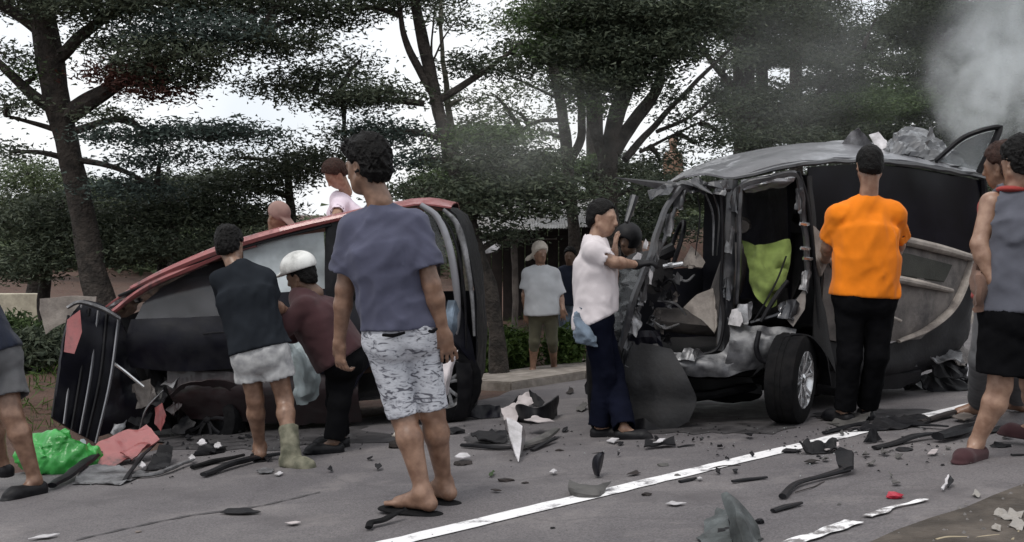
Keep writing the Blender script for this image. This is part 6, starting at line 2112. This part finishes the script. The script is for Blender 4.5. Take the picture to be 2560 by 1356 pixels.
# around the middle
lump('brown shoe by the shins of the slate shirted man', 'shoe', 'lost_shoe', 992, 1120, 44, 34, SHEDW)
lump('cream knob on the brown shoe', 'fragment', 'cream_knob', 991, 1092, 20, 16, CREAM)
lump('black chunk under the tail of the red wreck', 'fragment', 'black_chunk', 1135, 1085, 52, 26, BLKPL)
stand('dark blue curved sheet behind the big bumper corner', 'car panel', 'curved_sheet', (1215, 1048), [(1174, 1040, 0), (1180, 1016, .1), (1215, 1012, .15), (1250, 1015, .1), (1250, 1042, 0), (1212, 1050, 0)], BLKDOOR, .015)
o = loft('bumper_corner', [[at(1284, 1032, 8.3), at(1298, 1010, 8.1), at(1340, 1020, 7.95), at(1376, 1004, 8.1), at(1394, 988, 8.4)], [at(1284, 1048, 8.3), at(1302, 1048, 8.05), at(1340, 1050, 7.92), at(1374, 1046, 8.08), at(1392, 1020, 8.4)],
                           [at(1290, 1056, 8.3), at(1312, 1062, 8.1), at(1340, 1066, 7.96), at(1372, 1062, 8.1), at(1386, 1050, 8.4)]], BLKPL, None, 24, 10, .012, 6, .012, 75)
tag(o, 'large black bumper corner lying on the road between the wrecks', 'bumper', FRAG)
stand('pale folded board behind the large bumper corner', 'board', 'folded_board', (1290, 1060), [(1252, 1018, .2), (1290, 1008, .25), (1296, 990, .3), (1322, 980, .35), (1334, 1008, .25), (1300, 1030, .1), (1290, 1060, 0), (1262, 1050, 0)], CARD, .025)
stand('dark jagged flap rising over the pale folded board', 'car panel', 'jagged_flap', (1320, 1030), [(1318, 1010, .35), (1324, 974, .4), (1346, 990, .4), (1362, 1006, .35), (1350, 1018, .3)], BLKPL, .015)
stand('black pointed flap left of the pale folded board', 'car panel', 'pointed_flap', (1290, 1030), [(1276, 1012, .4), (1300, 984, .42), (1296, 1012, .4)], BLKPL, .01)
stand('pinkish white pointed blade of panel hanging to the asphalt', 'car panel', 'torn_shard', (1294, 1158), [(1266, 1046, .35), (1290, 1054, .33), (1306, 1066, .32), (1303, 1100, .2), (1296, 1158, 0), (1284, 1130, .08), (1274, 1090, .2)], WHITEPL, .012, .01, 2, .02, 6)
stand('dark red backing strip of the pointed blade', 'strip', 'backing_strip', (1300, 1150), [(1262, 1050, .4), (1308, 1066, .37), (1314, 1090, .3), (1298, 1150, .06), (1276, 1110, .2)], DKRED, .01)
bar('long dark bar left of the pointed blade', 'bar', 'dark_bar', [(1154, 1120), (1200, 1124, .02), (1250, 1126, .02), (1300, 1124)], .022, BLKPL, .6)
bar('grey slotted bar right of the pointed blade', 'bar', 'grey_bar', [(1300, 1128), (1345, 1114, .03), (1392, 1092, .05)], .045, BUCKET, .4)
bar('slim black splinter below the grey slotted bar', 'splinter', 'black_splinter', [(1330, 1130), (1360, 1118, .02), (1390, 1106, .02)], .02, BLKPL, .4)
stand('torn dark sheet left of the pointed blade', 'car panel', 'torn_sheet', (1240, 1112), [(1176, 1088, .15), (1200, 1104, 0), (1262, 1112, 0), (1268, 1082, .2), (1230, 1080, .25), (1204, 1084, .2)], BLKPL, .03)
flat('pale flake on the grey slotted bar', 'fragment', 'pale_flake', [(1310, 1086, .1), (1340, 1076, .1), (1386, 1084, .08), (1350, 1090, .09)], CARD, .006)
lump('brown disc shaped lid with a white top on the asphalt', 'lid', 'coconut_half', 1157, 1162, 48, 14, SHEDW)
flat('white top of the brown lid', 'fragment', 'white_disc', [(1137, 1156, .03), (1150, 1149, .035), (1168, 1149, .035), (1176, 1155, .03), (1158, 1159, .03)], WHITEPL, .002, .006, 1, 0)
lump('dark dry seed pod right of the slate shirted man', 'pod', 'seed_pod', 1266, 1203, 40, 12, SHEDW)
flat('small olive leaf left of the seed pod', 'leaf', 'fallen_leaf', [(1222, 1194), (1232, 1184, .02), (1238, 1188, .02), (1228, 1196)], LEAF_G, .004, .002, 1)
lump('tiny dark pod right of the seed pod', 'pod', 'seed_pod', 1313, 1209, 20, 6, SHEDW)
flat('small white chip on the asphalt below the pointed blade', 'fragment', 'white_chip', [(1374, 1187), (1384, 1183, .02), (1393, 1187, .02), (1384, 1191)], WHITEPL, .003, .005, 1)
flat('thin dark twig left of the bucket shaped fragment', 'twig', 'twig', [(1226, 1231), (1240, 1229), (1254, 1233), (1238, 1234)], SHEDW, .003, .003, 1)
lump('brown stub under the tip of the pointed blade', 'fragment', 'brown_stub', 1398, 1128, 20, 8, SHEDW)
o = loft('upright_shard', [[at(1488, 1186, 5.55), at(1482, 1165, 5.56), at(1486, 1142, 5.58), at(1506, 1130, 5.6)], [at(1496, 1190, 5.5), at(1494, 1165, 5.5), at(1498, 1145, 5.53), at(1508, 1131, 5.6)], [at(1496, 1190, 5.55), at(1504, 1165, 5.58), at(1508, 1145, 5.6), at(1509, 1131, 5.62)]], BLKDOOR, None, 14, 8, .004, 6, .006, 76)
tag(o, 'upright curved black shard standing near the white line', 'shard', FRAG)
o = loft('bucket_fragment', [[at(1424, 1206, 5.2), at(1450, 1214, 5.12), at(1490, 1212, 5.1), at(1526, 1206, 5.2)], [at(1424, 1222, 5.1), at(1450, 1232, 5.0), at(1488, 1234, 4.98), at(1512, 1226, 5.08)], [at(1430, 1240, 5.08), at(1452, 1251, 5.0), at(1485, 1254, 4.98), at(1508, 1246, 5.05)]], BUCKET, None, 18, 12, .016, 9, .01, 77)
tag(o, 'grey brown bucket shaped fragment sitting on the white line', 'fragment', FRAG)
flat('dark leaf right of the bucket shaped fragment', 'leaf', 'fallen_leaf', [(1566, 1192), (1590, 1184, .02), (1602, 1188), (1584, 1192)], SHEDW, .004, .002, 1)
lump('dark flat pod above the white line', 'pod', 'seed_pod', 1658, 1165, 30, 12, BUCKET)
lump('dark chip lying on the white line', 'fragment', 'dark_chip', 1694, 1192, 18, 10, BUCKET)
lump('round dark stub below the white line', 'fragment', 'dark_stub', 1617, 1239, 26, 12, SHEDW)
bar('short black bar just below the white line', 'bar', 'black_bar', [(1700, 1208), (1720, 1204), (1742, 1200)], .014, BLKPL)
flat('white chip at the tip of the short black bar', 'fragment', 'white_chip', [(1742, 1203), (1750, 1199), (1756, 1203), (1748, 1206)], WHITEPL, .002, .004, 1)
flat('ragged white paper scrap below the white line', 'scrap', 'paper_scrap', [(1664, 1266), (1680, 1260), (1716, 1264), (1690, 1269)], WHITEPL, .004, .003, 1)
lump('little dark stone at the bottom centre', 'stone', 'stone', 1382, 1322, 14, 8, BLKPL)
bar('dark twig by the white line right of the bucket shaped fragment', 'twig', 'twig', [(1770, 1176), (1810, 1168), (1850, 1164)], .006, SHEDW)
o = loft('dark_dish', [[gp(1608, 1128) + Vector((0, 0, .012)), gp(1650, 1122) + Vector((0, 0, .012)), gp(1690, 1120) + Vector((0, 0, .012))], [gp(1612, 1120) + Vector((0, 0, .05)), gp(1650, 1116) + Vector((0, 0, .015)), gp(1688, 1112) + Vector((0, 0, .04))]], BLKPL, None, 12, 6, .012, 9, .008, 78)
tag(o, 'dark dished plate on the asphalt under the minivan nose', 'plate', FRAG)
flat('white slip lying in the dark dished plate', 'scrap', 'white_slip', [(1632, 1124, .04), (1650, 1118, .05), (1664, 1118, .05), (1650, 1124, .04)], WHITEPL, .002, .004, 1)
bar('thin black stick right of the dark dished plate', 'stick', 'black_stick', [(1694, 1120), (1715, 1117), (1738, 1117)], .01, BLKPL)
flat('white slip by the wing liner of the minivan', 'scrap', 'white_slip', [(1516, 1108), (1530, 1104, .02), (1548, 1106, .02), (1534, 1113)], WHITEPL, .003, .005, 1)
flat('dark leaf near the kerb left of the minivan nose', 'leaf', 'fallen_leaf', [(1414, 984), (1424, 978, .05), (1434, 984, .03), (1424, 988)], SHEDW, .01, .003, 1)
flat('dark flake on the asphalt by the minivan nose', 'fragment', 'dark_flake', [(1440, 1030), (1458, 1018, .05), (1470, 1024, .04), (1455, 1032)], BUCKET, .01, .004, 1)
# bottom right foreground
o = loft('curved_shard', [[at(1806, 1240, 4.1), at(1808, 1268, 4.05), at(1822, 1310, 4.0), at(1832, 1362, 3.95), at(1834, 1400, 3.93)], [at(1814, 1236, 4.1), at(1836, 1262, 4.02), at(1850, 1310, 3.92), at(1862, 1362, 3.88), at(1866, 1400, 3.87)],
                          [at(1818, 1236, 4.12), at(1858, 1268, 4.1), at(1886, 1310, 4.05), at(1902, 1362, 4.02), at(1906, 1395, 4.0)]], TEALPL, None, 20, 12, .012, 8, .012, 79)
for v_ in o.data.vertices:
    g_ = G(v_.co.x, v_.co.y) + .003
    if v_.co.z < g_:
        v_.co.z = g_
tag(o, 'tall curved teal grey shard standing at the bottom edge', 'shard', FRAG)
stand('black broken bracket left of the curved teal shard', 'bracket', 'broken_bracket', (1790, 1350), [(1796, 1310, .1), (1822, 1296, .12), (1830, 1320, .05), (1812, 1352, 0), (1790, 1340, .02)], BLKPL, .015)
flat('grey crumpled sheet at the bottom edge beside the teal shard', 'car panel', 'crumpled_sheet', [(1740, 1352), (1760, 1318, .03), (1800, 1300, .06), (1822, 1330, .05), (1826, 1372), (1760, 1374)], TEALPL, .03)
lump('black knob right of the curved teal shard', 'fragment', 'plastic_lump', 1900, 1310, 22, 22, BLKPL)
# broken mirror on its arm
m_ = thing('broken_mirror', 'broken black wing mirror on a long bent arm lying on the asphalt', 'mirror', gp(2040, 1215), FRAG)
tube('arm', [gp(1956, 1250) + Vector((0, 0, .015)), gp(1990, 1220) + Vector((0, 0, .02)), gp(2060, 1200) + Vector((0, 0, .02)), gp(2120, 1188) + Vector((0, 0, .03))], [.018, .015, .014, .022], BLKPL, m_, 8, .7)
plate('housing', [gp(2092, 1172) + Vector((0, 0, .07)), gp(2106, 1172) + Vector((0, 0, .1)), gp(2134, 1178) + Vector((0, 0, .09)), gp(2134, 1188) + Vector((0, 0, .03)), gp(2112, 1192) + Vector((0, 0, .02)), gp(2096, 1184) + Vector((0, 0, .03))], BLKPL, m_, .02, .006, 2, 0, 12, 3)
bar('thin red brown wire beneath the broken mirror arm', 'wire', 'wire', [(1990, 1234), (2030, 1222), (2062, 1206)], .004, SHEDW)
bar('black stick left of the broken mirror', 'stick', 'black_stick', [(1832, 1210), (1870, 1204), (1918, 1198)], .014, BLKPL)
bar('black stick below the broken mirror', 'stick', 'black_stick', [(1933, 1283), (1965, 1274), (2001, 1264)], .017, BLKPL)
# cluster on the line
stand('broken black lamp housing lying across the white line', 'lamp housing', 'lamp_housing', (2040, 1138), [(1996, 1110, .05), (2020, 1096, .1), (2046, 1102, .1), (2090, 1098, .1), (2094, 1120, .03), (2064, 1136, 0), (2030, 1132, 0), (2012, 1122, .02)], BLKPL, .04, .012)
lump('black elongated chunk left of the broken lamp housing', 'fragment', 'black_chunk', 1978, 1132, 46, 16, BLKPL)
lump('black lump on the right end of the lamp housing', 'fragment', 'black_lump', 2080, 1112, 32, 26, BLKPL)
flat('pale curved rim below the broken lamp housing', 'fragment', 'curved_fragment', [(2056, 1128, .03), (2075, 1122, .04), (2096, 1120, .03), (2090, 1132, .02), (2066, 1136, .02)], CARD, .006)
lump('tiny black bit below the lamp housing', 'fragment', 'black_bit', 2046, 1143, 12, 8, BLKPL)
lump('second tiny black bit just right of the first below the lamp housing', 'fragment', 'black_bit', 2053, 1148, 10, 7, BLKPL)
flat('flat dark sliver below the lamp housing', 'sliver', 'dark_sliver', [(2010, 1160), (2028, 1155, .015), (2050, 1158), (2026, 1163)], SHEDW, .004, .004, 1)
# at the feet of the man in orange
flat('white sole shaped strip by the shoes of the man in orange', 'strip', 'white_strip', [(2062, 1052, .02), (2090, 1048, .05), (2138, 1034, .05), (2130, 1044, .05), (2096, 1056, .03)], WHITEPL, .006, .01, 1, .03)
stand('dark crumpled bumper skin right of the shoes of the man in orange', 'bumper', 'bumper_skin', (2220, 1078), [(2120, 1072, 0), (2180, 1050, .2), (2230, 1036, .5), (2300, 1038, .5), (2332, 1040, .4), (2325, 1050, .2), (2250, 1068, 0), (2190, 1078, 0)], BLKPL, .04, .01)
flat('grey crumpled sheet under the man in orange', 'car panel', 'crumpled_sheet', [(2064, 1060), (2120, 1050, .05), (2178, 1052, .06), (2160, 1066, .03), (2100, 1070)], BUCKET, .03)
bar('long black strip running left along the white line', 'strip', 'black_strip', [(2060, 1088), (2110, 1076, .02), (2170, 1066, .03)], .02, BLKPL)
stand('upright black triangular fragment standing on the white line', 'fragment', 'triangular_fragment', (2180, 1108), [(2160, 1107, -.02), (2168, 1088, 0), (2180, 1071, .02), (2190, 1086, .04), (2200, 1100, .05), (2184, 1108, 0)], BLKPL, .012, .02)
bar('long black splinter right of the triangular fragment', 'splinter', 'black_splinter', [(2186, 1126), (2240, 1114, .02), (2290, 1104, .03), (2352, 1096, .03)], .026, BLKPL, .5)
lump('black lump under the long black splinter', 'fragment', 'black_lump', 2260, 1127, 46, 12, BLKPL)
bar('thick black beam beside the foot of the man in slate vest', 'beam', 'black_beam', [(2346, 1108), (2400, 1094, .04), (2452, 1080, .05)], .05, BLKPL, .6)
bar('black strip reaching the right edge behind the slip on shoe', 'strip', 'black_strip', [(2456, 1088), (2510, 1078, .02), (2600, 1074, .02)], .032, BLKPL, .5)
bar('flat dark batten across the white line at right', 'batten', 'dark_batten', [(2230, 1064), (2300, 1070, .02), (2370, 1076, .02)], .024, BLKPL, .4)
bar('brown timber batten left of the grey trouser leg', 'batten', 'timber_piece', [(2300, 1062), (2370, 1046, .03), (2434, 1034, .05)], .03, SHEDW, .5)
flat('pale splinter of timber by the grey trouser leg', 'splinter', 'timber_piece', [(2380, 1054, .03), (2410, 1046, .04), (2436, 1052, .03), (2410, 1060, .02)], WOOD, .008)
# small things at the right
o = lump('crumpled dark red plastic scrap on the asphalt at lower right', 'scrap', 'red_scrap', 2236, 1246, 46, 22, REDPL)
flat('white and black chip near the right edge', 'fragment', 'white_chip', [(2353, 1230), (2362, 1216, .03), (2372, 1210, .04), (2370, 1222, .02), (2358, 1232)], WHITEPL, .004, .006, 1)
flat('black half of the chip near the right edge', 'fragment', 'dark_chip', [(2368, 1226), (2374, 1212, .04), (2384, 1214, .02), (2372, 1226)], BLKPL, .003, .006, 1)
flat('pale chip left of the slip on shoe', 'fragment', 'pale_chip', [(2318, 1142), (2330, 1134, .02), (2346, 1134, .02), (2336, 1142)], CARD, .002, .004, 1)
lump('tiny black bit below the slip on shoe', 'fragment', 'black_bit', 2357, 1165, 10, 8, BLKPL)
lump('dark round lid right of the slip on shoe', 'lid', 'plastic_disc', 2503, 1118, 46, 18, BLKPL)
bar('thin dark stick at the right edge', 'stick', 'dark_stick', [(2530, 1142), (2550, 1140), (2590, 1139)], .01, BLKPL)
lump('tiny grey stone under the red scrap', 'stone', 'stone', 2098, 1263, 10, 8, BUCKET)
# engine heap behind the vest wearer
HEAP = [((2310, 885), (2352, 865), (2400, 872), (2412, 900), (2350, 905), BAREM, 'torn grey inner wing on the heap behind the minivan tail'),
        ((2320, 900), (2370, 890), (2420, 905), (2416, 940), (2350, 945), BLKPL, 'black crushed cover in the heap behind the minivan tail'),
        ((2300, 940), (2360, 925), (2420, 940), (2424, 985), (2340, 1000), BLKPL, 'black sagging bumper at the foot of the heap behind the minivan tail'),
        ((2380, 870), (2415, 862), (2428, 890), (2420, 915), (2392, 905), GREYTRIM, 'grey brown liner at the top right of the heap'),
        ((2330, 910), (2350, 900), (2366, 914), (2352, 930), (2336, 926), BAREM, 'scraped metal bracket in the middle of the heap'),
        ((2260, 960), (2310, 950), (2350, 960), (2340, 990), (2280, 995), BLKPL, 'flat black undertray at the left of the heap'),
        ((2395, 900), (2425, 895), (2440, 930), (2420, 950), (2400, 930), WHITEPL, 'white plastic shard at the right of the heap')]
for i, h_ in enumerate(HEAP):
    pts = h_[:5]
    Yb = 8.35 + .07 * i
    SEED[0] += 1
    P = [at(p[0], p[1], Yb + (.25 if k in (1, 2) else 0)) for k, p in enumerate(pts)]
    tag(plate('heap_fragment', P, h_[5], None, .01, .05, 2, .1, 9, SEED[0], True), h_[6], 'fragment', 'crushed parts heaped behind the minivan tail')
for i, (px, py) in enumerate(((2215, 935), (2240, 930), (2262, 925), (2205, 942))):
    lump(['pale chip under the trim panel, leftmost but one', 'pale chip under the trim panel, third from left', 'pale chip under the trim panel, rightmost', 'pale chip under the trim panel, leftmost'][i], 'fragment', 'pale_chip', px, py, 14, 10, CARD)
# rubbish on the shoulder corner
for i, (px, py, w_, h_) in enumerate(((2500, 1292, 40, 16), (2530, 1300, 60, 22), (2545, 1322, 50, 20), (2490, 1330, 26, 10), (2440, 1243, 26, 10))):
    flat(['white crumpled wrapper, upper left of the shoulder rubbish', 'large white crumpled wrapper on the shoulder corner', 'white paper wad at the right edge of the shoulder', 'small white scrap low on the shoulder', 'pale flake at the edge of the asphalt near the shoulder'][i],
         'scrap', 'wrapper', [(px - w_ / 2, py), (px - w_ * .1, py - h_ / 2, .03), (px + w_ / 2, py - h_ * .2, .02), (px + w_ * .2, py + h_ / 2)], M('dirty_paper', (.34, .32, .3), .8, .3, 20, .3, 40, dirt=(.16, .14, .12), dirtamt=.4, dscale=20), .016, .003, 2, .2, 20)
for i, pts in enumerate((((2420, 1350), (2460, 1344), (2500, 1340)), ((2530, 1354), (2545, 1330), (2556, 1310)), ((2340, 1352), (2370, 1346), (2420, 1345)))):
    bar(['pale straw stem along the bottom right edge', 'straw stem leaning beside the white wad', 'straw stem at the left of the shoulder rubbish'][i], 'stem', 'straw_stem', pts, .006, STRAW)
# scatter of small plastic pieces that look alike
for (lab, grp, x0, x1, y0, y1, n_, ms) in (('small black plastic fragment in the scatter below the red wreck', 'small black fragments below the red wreck', 400, 960, 1085, 1190, 16, BLKPL),
                                          ('small black fragment in the scatter around the nose of the minivan', 'small black fragments around the minivan nose', 1400, 1880, 1080, 1190, 12, BLKPL),
                                          ('small dark fragment in the scatter by the long splinters at right', 'small dark fragments at the right', 2050, 2540, 1080, 1230, 14, BUCKET)):
    for i in range(n_):
        px, py = random.uniform(x0, x1), random.uniform(y0, y1)
        w_ = random.uniform(10, 30)
        SEED[0] += 1
        a0 = random.uniform(0, 3.1)
        pts = []
        for k in range(5):
            an_ = a0 + k * 1.256 + random.uniform(-.4, .4)
            rr = random.uniform(.5, 1)
            pts.append((px + math.cos(an_) * w_ * .5 * rr, py + math.sin(an_) * w_ * .2 * rr, random.uniform(.005, .035)))
        tag(plate('plastic_fragment', gpts(pts), ms, None, .005, .008, 1, .15, 20, SEED[0], True), lab, 'fragment', grp)


def crumbs(name, label, n_, spots, mat, rmin, rmax):
    V, Fq = [], []
    for i in range(n_):
        cx, cy, sx, sy = spots[i % len(spots)]
        p = gp(cx + RNG.normal() * sx, min(1400, max(930, cy + RNG.normal() * sy)))
        r_ = RNG.uniform(rmin, rmax)
        k0 = len(V)
        an_ = RNG.uniform(0, 6)
        for d in ((1, 0, 0), (-.4, .8, .1), (-.6, -.7, 0), (.1, .1, .6)):
            x, y = d[0] * math.cos(an_) - d[1] * math.sin(an_), d[0] * math.sin(an_) + d[1] * math.cos(an_)
            j_ = RNG.uniform(.6, 1.4)
            V.append((p.x + x * r_ * j_, p.y + y * r_ * j_, p.z + .006 + d[2] * r_ * j_))
        Fq += [(k0, k0 + 1, k0 + 3), (k0 + 1, k0 + 2, k0 + 3), (k0 + 2, k0, k0 + 3), (k0, k0 + 2, k0 + 1)]
    tag(np_obj(name, V, Fq, mat), label, 'debris', kind='stuff')


SPOTS = [(600, 1110, 240, 25), (1650, 1090, 160, 25), (2220, 1075, 160, 25), (1290, 1100, 70, 25), (320, 1180, 110, 20), (2060, 1120, 160, 25)]
crumbs('plastic_crumbs', 'tiny dark crumbs of plastic strewn around the wrecks', 420, SPOTS, BLKPL, .003, .014)
crumbs('glass_crumbs', 'tiny pale crumbs of broken glass strewn around the wrecks', 320, SPOTS, M('glass_grain', (.35, .38, .38), .2, .2, 40, 0), .002, .007)
# gravel
gv, gf = [], []
for i in range(2600):
    l_ = RNG.uniform(-1, 9)
    s__ = RNG.uniform(-.5, 2.05) if i % 3 else RNG.uniform(2.0, 8.0)
    p = along(s__, l_)
    r_ = RNG.uniform(.002, .007) * (1.6 if i % 3 else .8)
    k0 = len(gv)
    for d in ((1, 0, 0), (-.5, .8, 0), (-.5, -.8, 0), (0, 0, .9)):
        j_ = RNG.uniform(.7, 1.3)
        gv.append((p.x + d[0] * r_ * j_, p.y + d[1] * r_ * j_, p.z + .005 + d[2] * r_ * j_))
    gf += [(k0, k0 + 1, k0 + 3), (k0 + 1, k0 + 2, k0 + 3), (k0 + 2, k0, k0 + 3)]
tag(np_obj('gravel', gv, gf, M('grit', (.13, .12, .115), .9, .4, 40, 0), None), 'loose grit scattered over the road and shoulder', 'gravel', kind='stuff')


# ------------------------------------------------------------------ smoke
def smoke(name, label, c, size, dens, noise_s, thr, col, rot=0, power=1.0):
    bm = bmesh.new()
    bmesh.ops.create_icosphere(bm, subdivisions=3, radius=1)
    for v_ in bm.verts:
        v_.co = v_.co * (1 + .06 * nz(v_.co, 1.2, 4))
    me = bpy.data.meshes.new(name)
    bm.to_mesh(me)
    bm.free()
    m = bpy.data.materials.new(name)
    m.use_nodes = True
    t_ = m.node_tree
    for n_ in list(t_.nodes):
        t_.nodes.remove(n_)
    L = t_.links.new
    o_ = t_.nodes.new('ShaderNodeOutputMaterial')
    pv = t_.nodes.new('ShaderNodeVolumePrincipled')
    pv.inputs['Color'].default_value = (*col, 1)
    pv.inputs['Anisotropy'].default_value = .2
    tc_ = t_.nodes.new('ShaderNodeTexCoord')
    n1 = t_.nodes.new('ShaderNodeTexNoise')
    n1.inputs['Scale'].default_value = noise_s
    n1.inputs['Detail'].default_value = 5
    n1.inputs['Roughness'].default_value = .55
    n1.inputs['Distortion'].default_value = .7
    L(tc_.outputs['Object'], n1.inputs['Vector'])
    ln = t_.nodes.new('ShaderNodeVectorMath')
    ln.operation = 'LENGTH'
    L(tc_.outputs['Object'], ln.inputs[0])
    fall = t_.nodes.new('ShaderNodeMapRange')
    fall.inputs['From Min'].default_value = 1.0
    fall.inputs['From Max'].default_value = .1
    fall.interpolation_type = 'SMOOTHERSTEP'
    L(ln.outputs['Value'], fall.inputs['Value'])
    sub_ = t_.nodes.new('ShaderNodeMapRange')
    sub_.inputs['From Min'].default_value = thr
    sub_.inputs['From Max'].default_value = thr + .34
    L(n1.outputs['Fac'], sub_.inputs['Value'])
    mu = t_.nodes.new('ShaderNodeMath')
    mu.operation = 'MULTIPLY'
    L(fall.outputs['Result'], mu.inputs[0])
    L(sub_.outputs['Result'], mu.inputs[1])
    m2 = t_.nodes.new('ShaderNodeMath')
    m2.operation = 'MULTIPLY'
    m2.inputs[1].default_value = dens
    L(mu.outputs['Value'], m2.inputs[0])
    L(m2.outputs['Value'], pv.inputs['Density'])
    L(pv.outputs['Volume'], o_.inputs['Volume'])
    o = link(name, me, m)
    o.location = c
    o.scale = size
    o.rotation_euler = (0, rot, 0)
    return tag(o, label, 'smoke', kind='stuff')


smoke('smoke', 'pale grey smoke rising behind the tail of the minivan', at(2480, 235, 11.3), (.85, .8, 1.15), 4.2, 2.4, .44, (.9, .93, .94), .25)
smoke('smoke', 'thin bluish smoke drifting up the right edge', at(2585, 40, 12.0), (1.2, 1.0, 1.7), 2.8, 2.2, .44, (.9, .94, .96), .3)
smoke('smoke', 'small curl of smoke left of the main plume', at(2400, 120, 11.8), (.5, .5, .85), 2.2, 2.4, .45, (.8, .82, .84), .55)
smoke('smoke', 'faint smoke haze among the trees above the minivan roof', at(2030, 150, 13.0), (2.5, 1.3, 1.5), .22, 1.6, .38, (.8, .82, .82))
smoke('smoke', 'faint smoke haze among the trees in the middle', at(1330, 330, 11.5), (1.7, 1.1, .85), .36, 1.6, .38, (.8, .82, .8))
